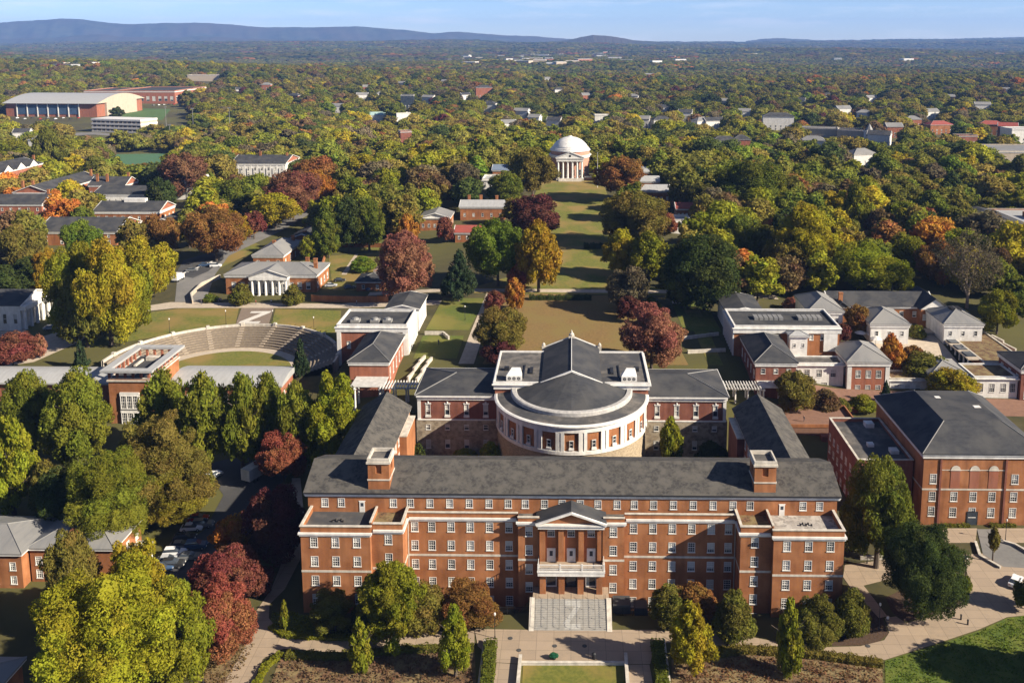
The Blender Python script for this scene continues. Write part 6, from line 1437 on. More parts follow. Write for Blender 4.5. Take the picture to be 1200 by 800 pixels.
e2r = N_.new('FunctionNodeEulerToRotation'); ng.links.new(named('rz', 'FLOAT_VECTOR'), e2r.inputs[0])
ng.links.new(gi.outputs[0], m2p.inputs['Mesh']); ng.links.new(m2p.outputs['Points'], iop.inputs['Points']); ng.links.new(ci.outputs[0], iop.inputs['Instance']); iop.inputs['Pick Instance'].default_value = True
ng.links.new(named('vi', 'INT'), iop.inputs['Instance Index']); ng.links.new(named('scl', 'FLOAT_VECTOR'), iop.inputs['Scale']); ng.links.new(e2r.outputs[0], iop.inputs['Rotation']); ng.links.new(iop.outputs['Instances'], go.inputs[0])
wd_o.modifiers.new('scatter', 'NODES').node_group = ng
print('individual trees', len(TREES), 'woods points', len(pts))
# ------------------------------------------------------------------ lawns, paths, roads
S = sheet
S('front_lawn', [(1037, 774), (1105, 753), (1150, 738), (1180, 724), (1235, 716), (1330, 900), (1040, 900)], mat('thick_grass', (.085, .12, .014), (.055, .085, .01), rough=1, scale=2.2, c3=(.11, .13, .018), scale3=.3, bump=.8), .05)
S('square_lawn', [(613, 779), (731, 779), (733, 840), (610, 840)], lawn_m, .05)
S('planting_bed', [(330, 765), (400, 766), (470, 759), (556, 757), (560, 850), (300, 850)], drybed, .04)
S('planting_bed', [(787, 772), (870, 758), (950, 764), (1034, 775), (1036, 850), (787, 850)], drybed, .04)
S('mulch_island', [(1058, 690), (1075, 668), (1110, 675), (1136, 690), (1128, 706), (1098, 718), (1062, 728), (1046, 718), (1038, 700)], mulch, .05)
S('mulch_bed', [(940, 752), (975, 745), (1015, 690), (1035, 725), (1041, 742), (1030, 752), (1010, 756), (960, 757)], mulch, .05)
S('left_bank', [(240, 850), (222, 770), (245, 735), (288, 745), (298, 755), (262, 830)], drybed, .04)
S('clipped_ground_cover', [(318, 718), (335, 715), (420, 735), (395, 748), (335, 743), (318, 733)], mat('ground_cover', (.11, .13, .02), (.06, .085, .014), rough=1, scale=2.5, bump=.8), .06)
S('footpath', [(338, 640), (360, 640), (334, 690), (316, 708), (315, 724), (332, 744), (400, 748), (470, 740), (556, 739), (556, 756), (470, 758), (400, 765), (332, 760), (308, 772), (280, 840), (240, 840), (288, 756), (300, 738), (296, 722), (318, 690)], paving, .07)
S('plaza', [(556, 737), (622, 738), (720, 738), (770, 738), (766, 760), (762, 778), (735, 778), (611, 778), (580, 776), (560, 757)], paving, .09)
S('garden_walk', [(582, 776.5), (611, 778.5), (606, 840), (572, 840)], paving, .07)
S('garden_walk', [(734, 778.5), (761, 778.5), (772, 840), (738, 840)], paving, .07)
S('footpath', [(770, 739), (860, 742), (905, 751), (950, 758.5), (1008, 757), (1036, 750), (1042, 741), (1037, 724), (1050, 722), (1062, 730), (1100, 720), (1133, 706), (1138, 690), (1128, 650), (1200, 645), (1260, 650), (1290, 712), (1180, 723), (1148, 737), (1100, 753), (1037, 773), (985, 766), (945, 762), (860, 757), (768, 752)], paving, .07)
S('footpath', [(990, 662), (1042, 655), (1044, 678), (1012, 686), (1040, 722), (1030, 724), (998, 690), (988, 676)], paving, .06)
S('forecourt', [(1104, 619), (1145, 619), (1143, 636), (1108, 636)], paving, .07); S('forecourt', [(1165, 619), (1240, 619), (1240, 636), (1175, 636)], paving, .07)
S('drive', [(1145, 620), (1164, 620), (1178, 636), (1240, 650), (1240, 668), (1176, 664), (1152, 650)], greyroad, .09)
S('car_park', [(172, 690), (228, 695), (262, 640), (300, 600), (335, 560), (350, 530), (300, 530), (236, 545), (262, 580), (240, 620), (196, 655)], asphalt, .05)
S('footpath', [(338, 642), (360, 640), (352, 560), (342, 560)], concrete, .05)
lawnP = [(-24, 100), (24, 100), (22, 160), (19, 250), (18, 376), (-19, 376), (-20, 250), (-22, 160)]
S('great_lawn', [(-36, 166), (38, 164), (40, 100), (44, 100), (44, 173), (24, 174), (20, 200), (23, 225), (18, 250), (21, 300), (18, 377), (-19, 377), (-22, 300), (-19, 250), (-24, 220), (-22, 190), (-36, 174)], lawn_m, .05, 4., False)
S('great_lawn', [(-26, 100), (34, 100), (33, 112), (35, 124), (31, 138), (33, 150), (29, 160), (20, 165), (4, 163), (-10, 166), (-21, 163), (-25, 152), (-23, 140), (-26.5, 128), (-24, 114)], lawn_b, .05, 2., False)
S('cross_path', [(-75, 168), (75, 166), (75, 170.5), (-75, 172)], concrete, .08, 3., False)
S('side_lawn', [(-47, 127), (-33, 127), (-31, 160), (-46, 160)], lawn_g, .05, 2., False); S('side_lawn', [(36, 127), (48, 127), (47, 160), (35, 160)], lawn_g, .05, 2., False)
S('side_path', [(-33, 100), (-28.5, 100), (-27, 166), (-31, 166)], concrete, .07, 2., False); S('side_lawn', [(-47, 104), (-34, 104), (-34, 122), (-47, 122)], lawn_g, .05, 2., False)
S('slope_lawn', [(110, 407), (95, 402), (140, 376), (160, 368), (207, 362), (280, 361), (276, 380), (200, 392)], lawn_m, .05); S('slope_lawn', [(323, 362), (400, 364), (396, 405), (370, 392), (318, 382)], lawn_m, .05)
S('brick_walk', [(283, 361), (321, 361), (315, 382), (276, 382)], mat('dark_paving', (.21, .16, .12), (.17, .13, .1), rough=.9, scale=1), .06)
lz = MB()
for sgn in (0,):
    gx0, gy0 = G(299, 372); 
    for st_ in zstroke(0, 0, 7.0, 13.0, 2.0): lz.poly([(gx0 + q[0], gy0 + q[1], h(gx0 + q[0], gy0 + q[1]) + .16) for q in st_])
struct(lz.build('letter_z', mat('white_ground_paint', (.62, .58, .52), (.52, .49, .44), scale=1)))
S('terrace_road', [(0, 352), (40, 398), (150, 362), (200, 354), (400, 356), (430, 352), (520, 352), (520, 357), (400, 361), (205, 361), (160, 366), (90, 402), (40, 424), (0, 430)], concrete, .04)
S('street', [(205, 354), (208, 322), (222, 305), (262, 290), (325, 262), (395, 222), (432, 204), (438, 206), (400, 228), (335, 268), (268, 300), (252, 322), (240, 354)], greyroad, .08)
S('street', [(205, 322), (215, 305), (232, 300), (262, 292), (262, 304), (244, 318), (226, 326)], asphalt, .10)
S('verge', [(244, 312), (262, 300), (298, 284), (310, 290), (262, 312), (250, 318)], lawn_m, .06); S('verge', [(268, 292), (335, 262), (360, 240), (320, 250), (280, 275)], lawn_m, .05)
S('garden', [(385, 300), (455, 295), (470, 320), (455, 340), (390, 340)], lawn_m, .05); S('garden_path', [(400, 322), (416, 298), (420, 298), (406, 322)], concrete, .08); S('garden', [(380, 282), (460, 282), (470, 293), (385, 297)], lawn_g, .05)
S('side_lawn', [(884, 327), (922, 327), (925, 348), (892, 350)], lawn_g, .05)
S('tennis_court', [(129, 196), (196, 195), (193, 180), (131, 181)], green_court, .1); S('tennis_court', [(80, 204), (125, 202), (122, 196), (85, 197)], green_court, .1)
S('playing_field', [(140, 140), (190, 141), (200, 128), (150, 127)], turf, .15, 12.); S('playing_field', [(60, 116), (125, 115), (122, 107), (65, 108)], lawn_m, .15, 12.)
S('clearing', [(980, 252), (1015, 263), (1055, 288), (1030, 291), (990, 270)], lawn_b, .05, 4.); S('clearing', [(1060, 256), (1080, 259), (1086, 269), (1064, 267)], lawn_b, .06, 4.)
S('clearing', [(640, 130), (652, 130), (650, 155), (632, 155)], lawn_m, .06, 4.); S('campus_road', [(0, 160), (0, 164), (110, 158), (160, 162), (160, 159), (110, 155)], greyroad, .12, 6.)
S('terrace_paving', [(57, 84), (76, 84), (94, 90), (94, 95.8), (62, 97), (57, 92)], MATS['brick_paving'], .05, 2., False)
S('courtyard_paving', [(91.5, 106), (118, 106), (118, 135), (91.5, 124)], concrete, .05, 2., False)
S('terrace_paving', [(95, 84), (128, 84), (128, 93), (95, 93)], MATS['brick_paving'], .05, 2., False)
# painted stripe of the crossing, kerbs
b = MB()
for k in range(9):
    x, y = G(206 + k * 5.2, 324 - k * 2.1); b.box(x - .45, x + .45, y - 1.8, y + 1.8, h(x, y) + .1, h(x, y) + .125)
struct(b.build('crosswalk_stripe', white))
# ------------------------------------------------------------------ walls, hedges
def poly_wall(name, label, cat, pix, ht, th, m, cap=None, z_=None):
    P = [G(*p) for p in pix]; cx, cyy = P[0]; r = empty(name, (cx, cyy, h(cx, cyy)), label, cat); b = MB(); c = MB()
    for (x0, y0), (x1, y1) in zip(P[:-1], P[1:]):
        L = math.hypot(x1 - x0, y1 - y0); a = math.atan2(y1 - y0, x1 - x0); n = max(1, int(L / 4))
        for k in range(n):
            u0, u1 = k / n, (k + 1) / n; mx_, my_ = x0 + (x1 - x0) * (u0 + u1) / 2 - cx, y0 + (y1 - y0) * (u0 + u1) / 2 - cyy; zz = h(mx_ + cx, my_ + cyy) - r.location.z; l2 = L / n / 2 + .02
            b.box(mx_ - l2, mx_ + l2, my_ - th / 2, my_ + th / 2, zz - 1, zz + ht, rot=a); c.box(mx_ - l2 - .03, mx_ + l2 + .03, my_ - th / 2 - .06, my_ + th / 2 + .06, zz + ht + .002, zz + ht + .12, rot=a)
    b.build('wall_body', m, r); c.build('coping', cap or stone, r); return r
PW = poly_wall
PW('garden_wall', 'low pale wall along the top of the square lawn', 'wall', [(611, 778.5), (733, 778.5)], .45, .4, stone)
PW('garden_wall', 'pale wall running down the left side of the square lawn', 'wall', [(610, 772), (604, 838)], .8, .45, stone)
PW('garden_wall', 'pale wall running down the right side of the square lawn', 'wall', [(733, 770), (738, 838)], .8, .45, stone)
PW('garden_wall', 'thin pale wall beside the left planting bed', 'wall', [(568, 752), (557, 838)], .5, .3, stone)
PW('garden_wall', 'thin pale wall beside the right planting bed', 'wall', [(778, 752), (789, 838)], .5, .3, stone)
PW('garden_wall', 'brick garden wall right of the portico hall', 'wall', [(365, 353), (392, 354), (455, 354)], 2.2, .4, brick, brick)
PW('garden_wall', 'long brick garden wall behind the brick outbuildings', 'wall', [(378, 312), (385, 290), (460, 290), (475, 312)], 1.8, .4, brick, brick)
PW('retaining_wall', 'curved white retaining wall of the driveway by the portico hall', 'wall', [(226, 356), (224, 348), (236, 336), (258, 326)], 1.5, .4, concrete)
PW('retaining_wall', 'low curved wall around the gravel forecourt at the right edge', 'wall', [(1176, 636), (1190, 640), (1210, 652)], .5, .4, steps_m)
PW('retaining_wall', 'curved dark edging beside the grey drive at the right', 'wall', [(1143, 636), (1148, 652), (1172, 666)], .4, .4, steps_m)
PW('retaining_wall', 'pale low wall in front of the green tree beside the flat annex', 'wall', [(1008, 655), (1038, 655)], .6, .5, stone)
PW('retaining_wall', 'pale stair wall beside the lawn steps left of the auditorium', 'wall', [(478, 448), (498, 420)], 1.0, .5, stone)
PW('retaining_wall', 'second pale stair wall nearer the auditorium on the left', 'wall', [(488, 450), (506, 422)], 1.0, .5, stone)
PW('retaining_wall', 'pale terrace wall across the steps left of the auditorium', 'wall', [(498, 392), (520, 392), (526, 398)], .9, .5, stone)
PW('retaining_wall', 'pale terrace wall among the steps right of the auditorium', 'wall', [(800, 398), (842, 393)], .9, .5, stone)
PW('retaining_wall', 'lower pale terrace wall right of the auditorium', 'wall', [(806, 414), (850, 412)], .9, .5, stone)
PW('retaining_wall', 'brick wall along the front of the right hand terrace', 'wall', [(972, 484), (1050, 478), (1075, 470)], 1.5, .4, brickd, brickd)
PW('retaining_wall', 'stone balustrade wall at the right of the planted roof', 'wall', [(1162, 396), (1190, 415)], 1.2, .5, stone)
def hedge(label, pix, ht, th, col):
    P = [G(*p) for p in pix]; cx, cyy = P[0]; z0 = h(cx, cyy); L = []; rg = np.random.default_rng(len(label)); pts_ = []; Nn = []
    r = empty('hedge', (cx, cyy, z0), label, 'hedge'); core = MB()
    for (x0, y0), (x1, y1) in zip(P[:-1], P[1:]):
        Ls = math.hypot(x1 - x0, y1 - y0); n = int(Ls * 85 * (ht + th) / 2); t = rg.uniform(0, 1, n); a = math.atan2(y1 - y0, x1 - x0); sd = rg.integers(0, 4, n); q = rg.uniform(-.5, .5, n) * th; zz = rg.uniform(0, ht, n)
        off = np.where(sd == 0, -th / 2, np.where(sd == 1, th / 2, q)); zz = np.where(sd >= 2, ht, zz); wob = 1 + .13 * np.sin(t * Ls * 1.9) + .08 * np.sin(t * Ls * 4.7)
        x = x0 + (x1 - x0) * t - sin(a) * off * wob; y = y0 + (y1 - y0) * t + cos(a) * off * wob; pts_.append(np.stack([x - cx, y - cyy, zz * wob + H(x, y) - z0], 1)); nn = np.stack([np.where(sd < 2, -sin(a) * np.sign(off), 0), np.where(sd < 2, cos(a) * np.sign(off), 0), np.where(sd >= 2, 1., 0.2)], 1); Nn.append(nn)
        m_ = ((x0 + x1) / 2 - cx, (y0 + y1) / 2 - cyy); zc = h((x0 + x1) / 2, (y0 + y1) / 2) - z0; core.box(m_[0] - Ls / 2, m_[0] + Ls / 2, m_[1] - th * .42, m_[1] + th * .42, zc - .5, zc + ht * .85, rot=a)
    Pp = np.concatenate(pts_); Nn = np.concatenate(Nn); Q, v = leaf_quads(Pp, Nn, .14, rg, rg.uniform(0, 1, (len(Pp), 2))); V = Q.reshape(-1, 3); nv = len(V)
    me = bpy.data.meshes.new('foliage'); me.from_pydata(np.concatenate([V, np.array(core.v)]).tolist(), [], np.arange(nv).reshape(-1, 4).tolist() + [tuple(i + nv for i in f) for f in core.f])
    vc = np.concatenate([np.repeat(v, 4, 0), np.full((len(core.v), 3), .45)]); at = me.color_attributes.new('v', 'FLOAT_COLOR', 'POINT'); at.data.foreach_set('color', np.concatenate([vc, np.ones((len(vc), 1))], 1).astype(np.float32).ravel()); me.materials.append(LEAF)
    o = link('foliage', me, r); o.color = (*col, 1); return r
hedge('dense green hedge on the left side of the garden steps', [(575, 757), (568, 835)], 1.5, 2.0, GRN)
hedge('dense green hedge on the right side of the garden steps', [(770, 757), (780, 835)], 1.5, 2.0, GRN)
hedge('ragged green hedge along the left path, in front of the dry bed', [(335, 770), (400, 771), (470, 763), (555, 761)], .9, 1.5, OLV)
hedge('yellow green hedge edging the curve of the left path', [(318, 735), (335, 746), (398, 749), (440, 745)], .6, 1.2, YG)
hedge('yellow green hedge running down beside the left path to the bottom edge', [(330, 768), (312, 782), (296, 812)], .8, 1.1, YG)
hedge('olive hedge along the right path, in front of the dry bed', [(795, 775), (870, 763), (945, 768), (1034, 780)], 1.0, 1.6, OLB)
hedge('low green hedge at the foot of the magnolia island', [(1120, 700), (1134, 692), (1132, 680)], 1.0, 1.4, GRN)
hedge('dark hedge at the back of the great lawn behind the auditorium', [(620, 351), (693, 351)], 1.4, 2.2, DGR)
hedge('dark clipped hedge block on the right side of the great lawn', [(684, 291), (706, 291)], 2.0, 3.0, DGR)
hedge('low bushes at the foot of the lecture hall, left of its door', [(1106, 617), (1136, 617)], .6, .9, OLV)
hedge('low bushes at the foot of the lecture hall, right of its door', [(1160, 617), (1190, 617)], .6, .9, OLV)
# dry plants and grass tufts on beds (uncountable)
def tufts(name, label, pix, n, sz, col, seed, up=.5):
    rg = np.random.default_rng(seed); P = [G(*p) for p in pix]; A = np.array(P); x = rg.uniform(A[:, 0].min(), A[:, 0].max(), n); y = rg.uniform(A[:, 1].min(), A[:, 1].max(), n); k = inpoly(x, y, P); x, y = x[k], y[k]
    cl = np.sin(x * 1.3 + 2 * np.sin(y * .9)) * np.cos(y * 1.7 + np.sin(x * .6)) ; k = cl + rg.uniform(-.6, 1.1, len(x)) > 0; x, y = x[k], y[k]
    z = H(x, y) + rg.uniform(.05, up, len(x)); Pp = np.stack([x, y, z], 1); Q, v = leaf_quads(Pp, np.tile([0, 0, 1.], (len(x), 1)), sz, rg, rg.uniform(0, 1, (len(x), 2))); V = Q.reshape(-1, 3)
    me = bpy.data.meshes.new(name); me.from_pydata(V.tolist(), [], np.arange(len(V)).reshape(-1, 4).tolist()); vc = np.repeat(v, 4, 0); at = me.color_attributes.new('v', 'FLOAT_COLOR', 'POINT'); at.data.foreach_set('color', np.concatenate([vc, np.ones((len(vc), 1))], 1).astype(np.float32).ravel()); me.materials.append(LEAF)
    o = link(name, me); o.color = (*col, 1); tag(o, label, 'plants', None, 'stuff')
tufts('dry_plants', 'dry brown perennials in the left planting bed', [(330, 772), (470, 766), (552, 764), (556, 850), (300, 850)], 9000, .17, (.15, .085, .05), 1)
tufts('dry_plants', 'dry brown perennials in the right planting bed', [(792, 780), (870, 770), (950, 775), (1034, 785), (1036, 850), (792, 850)], 9000, .17, (.17, .085, .045), 2)
tufts('grass_tufts', 'long green grass of the lower right lawn', [(1037, 776), (1105, 755), (1150, 740), (1180, 726), (1235, 718), (1300, 880), (1040, 880)], 30000, .13, (.10, .135, .016), 3, .3)
tufts('ground_cover', 'green ground cover at the corner of the left wing', [(318, 718), (335, 715), (420, 735), (395, 747), (335, 742), (318, 733)], 4500, .13, YG, 4, .35)
tufts('dry_plants', 'dry grass on the bank left of the path', [(240, 850), (222, 770), (245, 735), (288, 745), (298, 755), (262, 830)], 4500, .15, (.16, .10, .045), 5, .3)
# ------------------------------------------------------------------ lamps, bollards, poles, signs
def lamp_post(x, y, label, ht=4.2):
    zb = h(x, y); r = empty('street_lamp', (x, y, zb), label, 'street lamp'); b = MB(); b.cyl(0, 0, -.2, .5, .16, .12, 8); b.cyl(0, 0, .5, ht - .6, .07, .055, 8); b.build('pole', black, r)
    c = MB(); c.lathe(0, 0, [(.1, ht - .6), (.2, ht - .35), (.17, ht - .1), (.02, ht)], 10); c.build('lantern', white, r)
for px, py, lb in ((1030, 736, 'lamp post on the mulch bed right of the path junction'), (1016, 660, 'lamp post in front of the large green tree'), (1131, 680, 'lamp post beside the magnolia at the tan plaza'), (1178, 634, 'lamp post at the lecture hall forecourt'), (580, 748, 'lamp post at the left corner of the plaza'), (238, 800, 'pale lamp post at the bottom left dry bank'), (938, 474, 'lamp post on the right terrace in front of the white link'), (964, 481, 'second lamp post on the right terrace, nearer the corner pavilion'), (265, 380, 'lamp post on the slope lawn left of the painted letter'), (320, 380, 'lamp post right of the painted letter'), (368, 388, 'lamp post on the slope lawn beside the temple hall'), (199, 390, 'lamp post at the rim of the amphitheatre, right of two'), (142, 404, 'lamp post at the rim of the amphitheatre, left of two'), (545, 375, 'lamp post on the walk left of the great lawn')):
    x, y = G(px, py); lamp_post(x, y, lb, 5.0)
for i, (px, py, lb) in enumerate([(1118, 722, 'left bollard of three on the right path'), (1126, 726, 'middle bollard of three on the right path'), (1134, 732, 'right bollard of three on the right path')]):
    x, y = G(px, py); b = MB(); b.cyl(0, 0, -.2, .85, .15, .14, 10); b.lathe(0, 0, [(.18, .85), (.18, .95), (.1, 1.08), (.01, 1.12)], 10); o = b.build('bollard', black); o.location = (x, y, h(x, y) + .05); tag(o, lb, 'bollard', 'bollards on the right path')
for px, py, hh, lb in ((683, 165, 16, 'flagpole right of the rotunda dome'), (700, 200, 20, 'tall pole right of the rotunda portico')):
    x, y = G(px, py + 20); b = MB(); b.cyl(0, 0, 0, hh, .16, .06, 8); b.lathe(0, 0, [(.1, hh), (.2, hh + .15), (.01, hh + .35)], 8); o = b.build('flagpole', white); o.location = (x, y, h(x, y)); tag(o, lb, 'flagpole')
for px, py, hh, lb in ((227, 158, 30, 'tall stadium light mast by the playing field'), (270, 160, 32, 'tall white mast among the left woods'), (195, 150, 26, 'light mast left of the playing field'), (200, 172, 22, 'shorter light mast above the tennis courts')):
    x, y = G(px, py); b = MB(); b.cyl(0, 0, 0, hh, .35, .18, 8); b.box(-1.6, 1.6, -.2, .2, hh - 1.2, hh); o = b.build('light_mast', metalroof); o.location = (x, y, h(x, y)); tag(o, lb, 'light mast')
# white market umbrellas in the courtyard
for i, (px, py) in enumerate([(1008, 398), (1018, 393), (1022, 400), (1029, 396), (1012, 392), (1026, 405)]):
    x, y = G(px, py); x, y = x, y; r = empty('parasol', (x, y, h(x, y)), 'white parasol in the cluster before the pyramid pavilions', 'parasol', 'white parasols in the courtyard'); b = MB(); b.cyl(0, 0, 0, 2.6, .05, .05, 6); b.build('pole', black, r); c = MB(); c.lathe(0, 0, [(1.9, 2.3), (1.0, 2.75), (.03, 3.1)], 8); c.build('canopy', white, r)
# fence around the sunken area beside the stair
for s, (xa, xb), lb in ((1, (7.5, 15), 'black railing and dark screens at the areaway right of the stone stair'), (-1, (-13, -7.6), 'black railing at the areaway left of the stone stair')):
    r = empty('railing', ((xa + xb) / 2, .6, -.7), lb, 'railing'); b = MB(); W2 = (xb - xa) / 2
    for z in (.15, 1.05): b.box(-W2, W2, -.03, .03, z, z + .05)
    for k in range(int(W2 * 2 / .16)): b.box(-W2 + k * .16, -W2 + k * .16 + .03, -.015, .015, .2, 1.05)
    b.build('bars', black, r); c = MB()
    for k in range(5): c.box(-W2 + k * W2 / 2 - .05, -W2 + k * W2 / 2 + .05, -.06, .06, -.3, 1.2)
    c.build('post', black, r)
    if s > 0: c = MB(); c.box(-W2 + .2, -W2 + 3.4, .3, 3.2, -.2, 1.5); c.box(.4, 2.8, .4, 2.8, -.6, .9); c.build('screen', asphalt, r)
# small things on the plaza
x, y = G(649, 772); r = empty('planter', (x, y, h(x, y) + .09), 'green leafed planter at the edge of the plaza above the square lawn', 'planter'); b = MB(); b.lathe(0, 0, [(.35, 0), (.5, .5), (.42, .5)], 12); b.build('pot', black, r); o = link('foliage', crown('shrub', 3, 0), r, (0, 0, .4)); o.scale = (1.6, 1.2, .8); o.color = (.03, .14, .06, 1)
x, y = G(696, 772); r = empty('litter_bin', (x, y, h(x, y) + .09), 'slim dark bin at the edge of the plaza above the square lawn', 'bin'); b = MB(); b.cyl(0, 0, 0, 1.0, .3, .33, 12); b.build('body', black, r); b = MB(); b.cyl(0, 0, 1.0, 1.15, .36, .2, 12); b.build('lid', black, r)
for px, py in ((598, 748), (608, 762), (650, 757), (1017, 757), (685, 757)):
    x, y = G(px, py); b = MB(); b.cyl(0, 0, 0, .03, .42, .42, 16); b.cyl(0, 0, .03, .04, .34, .34, 16); o = b.build('manhole_cover', asphalt); o.location = (x, y, h(x, y) + .1); tag(o, 'round dark manhole cover set in the tan paving', 'manhole cover', 'manhole covers in the paving')
# ------------------------------------------------------------------ vehicles
tyre_m = black; chrome = mat('rim_metal', (.5, .5, .5), None, rough=.3, metallic=.8)
def car(x, y, rz, paint, label, name='parked_car', cat='car', suv=False, z=None, group='cars in the left car park'):
    zz = h(x, y) + .06 if z is None else z; r = empty(name, (x, y, zz), label, cat, group, rz); bm_ = MB()
    Hh = .18 if suv else 0
    prof = [(-2.25, .45), (-2.25, .8), (-2.1, .98 + Hh), (-1.2, 1.02 + Hh), (1.0, .98 + Hh), (1.95, .85 + Hh), (2.25, .65), (2.25, .38), (-2.2, .3)]
    def loft(prof_, w0, mat_, nm, taper=None):
        b = MB(); n = len(prof_); sec = []
        for sgn in (-1, 1):
            i = len(b.v); b.v += [(p[0], sgn * (w0 if taper is None else taper(p)), p[1]) for p in prof_]; sec.append(i)
        b.f.append(tuple(sec[0] + k for k in range(n))); b.m.append(0); b.f.append(tuple(sec[1] + k for k in reversed(range(n)))); b.m.append(0)
        for k in range(n): j = (k + 1) % n; b.f.append((sec[0] + j, sec[0] + k, sec[1] + k, sec[1] + j)); b.m.append(0)
        return b.build(nm, mat_, r)
    loft(prof, .88, paint, 'body')
    cab = [(-1.9, 1.0 + Hh), (-1.35, 1.45 + Hh), (.2, 1.48 + Hh), (1.05, .98 + Hh)] if not suv else [(-2.15, 1.0 + Hh), (-1.9, 1.52 + Hh), (.2, 1.56 + Hh), (1.0, .98 + Hh)]
    loft(cab, .8, glassm, 'windows', lambda p: .8 if p[1] < 1.2 + Hh else .64)
    b = MB(); b.box(cab[1][0] + .08, cab[2][0] - .05, -.62, .62, cab[1][1] - .01, cab[2][1] + .035); b.build('car_roof', paint, r)
    for wx in (-1.4, 1.4):
        for wy in (-.8, .8):
            b = MB(); b.tube((wx, wy - .11, .33), (wx, wy + .11, .33), .33, .33, 14); wl = b.build('wheel', tyre_m, r); c = MB(); c.tube((wx, wy - .125, .33), (wx, wy + .125, .33), .19, .19, 10); c.build('rim', chrome, wl)
    for wy in (-.6, .6):
        b = MB(); b.box(2.18, 2.27, wy - .2, wy + .2, .6, .75); b.build('headlight', white, r); b = MB(); b.box(-2.28, -2.2, wy - .18, wy + .18, .7, .85); b.build('tail_light', redroof, r)
    return r
def paint(n, c): return mat(n, c, None, rough=.25, spec=.6)
p_w = paint('paint_white', (.72, .72, .72)); p_s = paint('paint_silver', (.42, .43, .44)); p_k = paint('paint_dark', (.03, .032, .036)); p_b = paint('paint_blue', (.05, .09, .17)); p_g = paint('paint_grey', (.16, .165, .17)); p_r = paint('paint_red', (.3, .03, .02))
CARS = [(225, 621, p_w, 'silver white car at the top of the car park row below the trees'), (238, 617, p_g, 'grey car under the tree edge beside the silver white one'), (217, 632, p_k, 'dark car second in the car park row'), (212, 642, p_g, 'grey car in the middle of the car park row'), (205, 651, p_w, 'pale car third from the bottom of the car park row'), (197, 659, p_s, 'silver car second from the bottom of the car park row'), (190, 668, p_b, 'dark blue car at the bottom of the car park row'), (203, 664, p_k, 'black car beside the silver one near the bottom of the row'), (232, 610, p_r, 'dark red car at the far end of the car park row'), (222, 655, p_g, 'grey car facing the row from the right'), (230, 642, p_b, 'blue car facing the row from the right')]
for i, (px, py, pt, lb) in enumerate(CARS): x, y = G(px, py); car(x, y, .12, pt, lb, suv=i % 3 == 1)
x, y = G(250, 560); car(x, y, 1.1, p_w, 'white pickup like car parked alone in the upper car park', suv=True)
x, y = G(306, 557); r = empty('box_trailer', (x, y, h(x, y)), 'long white box trailer in the shade by the red tree', 'trailer', rz=1.15); b = MB(); b.box(-5, 5, -1.3, 1.3, 1.0, 3.7); b.build('box', white, r); b = MB(); b.box(-5, 6.2, -.5, .5, .7, .98); b.build('chassis', black, r)
for wx in (-3.4, -2.3):
    for wy in (-1.1, 1.1): b = MB(); b.tube((wx, wy - .15, .48), (wx, wy + .15, .48), .48, .48, 14); b.build('wheel', black, r)
x, y = G(209, 329); r = empty('box_truck', (x, y, h(x, y) + .1), 'white box truck on the street left of the portico hall', 'truck', rz=1.5); b = MB(); b.box(-3, 1.2, -1.15, 1.15, .8, 3.1); b.build('cargo_box', white, r); b = MB(); b.box(1.3, 3, -1.05, 1.05, .6, 2.3); b.build('cab', white, r); b = MB(); b.quad((3.01, -.9, 1.5), (3.01, .9, 1.5), (3.01, .9, 2.2), (3.01, -.9, 2.2)); b.build('windscreen', glassm, r)
for wx in (-1.8, 2.0):
    for wy in (-.95, .95): b = MB(); b.tube((wx, wy - .15, .42), (wx, wy + .15, .42), .42, .42, 12); b.build('wheel', black, r)
for px, py, rz, pt, lb, sv in ((253, 313, .1, p_w, 'white van like car at the bend of the street', True), (252, 353, .1, p_k, 'dark car beside the portico hall', False), (398, 330, .1, p_k, 'black car among others in the court by the garden shed', False), (388, 336, .1, p_s, 'silver car in the court by the garden shed', False), (436, 340, .2, p_b, 'dark blue car in shade right of the garden shed', False), (410, 338, .15, p_g, 'grey car in the court right of the silver one', False), (795, 356, .0, p_w, 'white car under the magnolia right of the lawn', True), (1190, 684, .9, p_w, 'white car at the right edge of the tan plaza', False), (60, 386, .2, p_s, 'silver car in shade below the yellow group', False), (76, 394, .2, p_k, 'dark car in shade below the yellow group', False), (225, 318, .1, p_g, 'grey car on the dark street patch', False), (240, 312, .1, p_b, 'blue car on the dark street patch', False), (150, 366, .1, p_w, 'small white utility cart on the terrace road', True), (488, 395, 0, p_k, 'black car between hall and lawn on the left', False)):
    if lb.startswith('black car between'): continue
    x, y = G(px, py); car(x, y, rz, pt, lb, suv=sv, group=None)
for k, (px, py) in enumerate([(20 + 9 * i, 139 + (i % 2)) for i in range(9)] + [(180 + 6 * i, 124 - i * .3) for i in range(6)]):
    x, y = G(px, py); b = MB(); b.prism([(-2.2, -.9), (2.2, -.9), (2.2, .9), (-2.2, .9)], .3, 1.0); b.prism([(-1.5, -.8), (.9, -.8), (.9, .8), (-1.5, .8)], 1.0, 1.5); o = b.build('parked_car', [p_w, p_s, p_k, p_r, p_g][k % 5]); o.location = (x, y, h(x, y) + .2); o.rotation_euler = (0, 0, 1.2); tag(o, 'tiny far car parked near the arena', 'car', 'far cars near the arena')
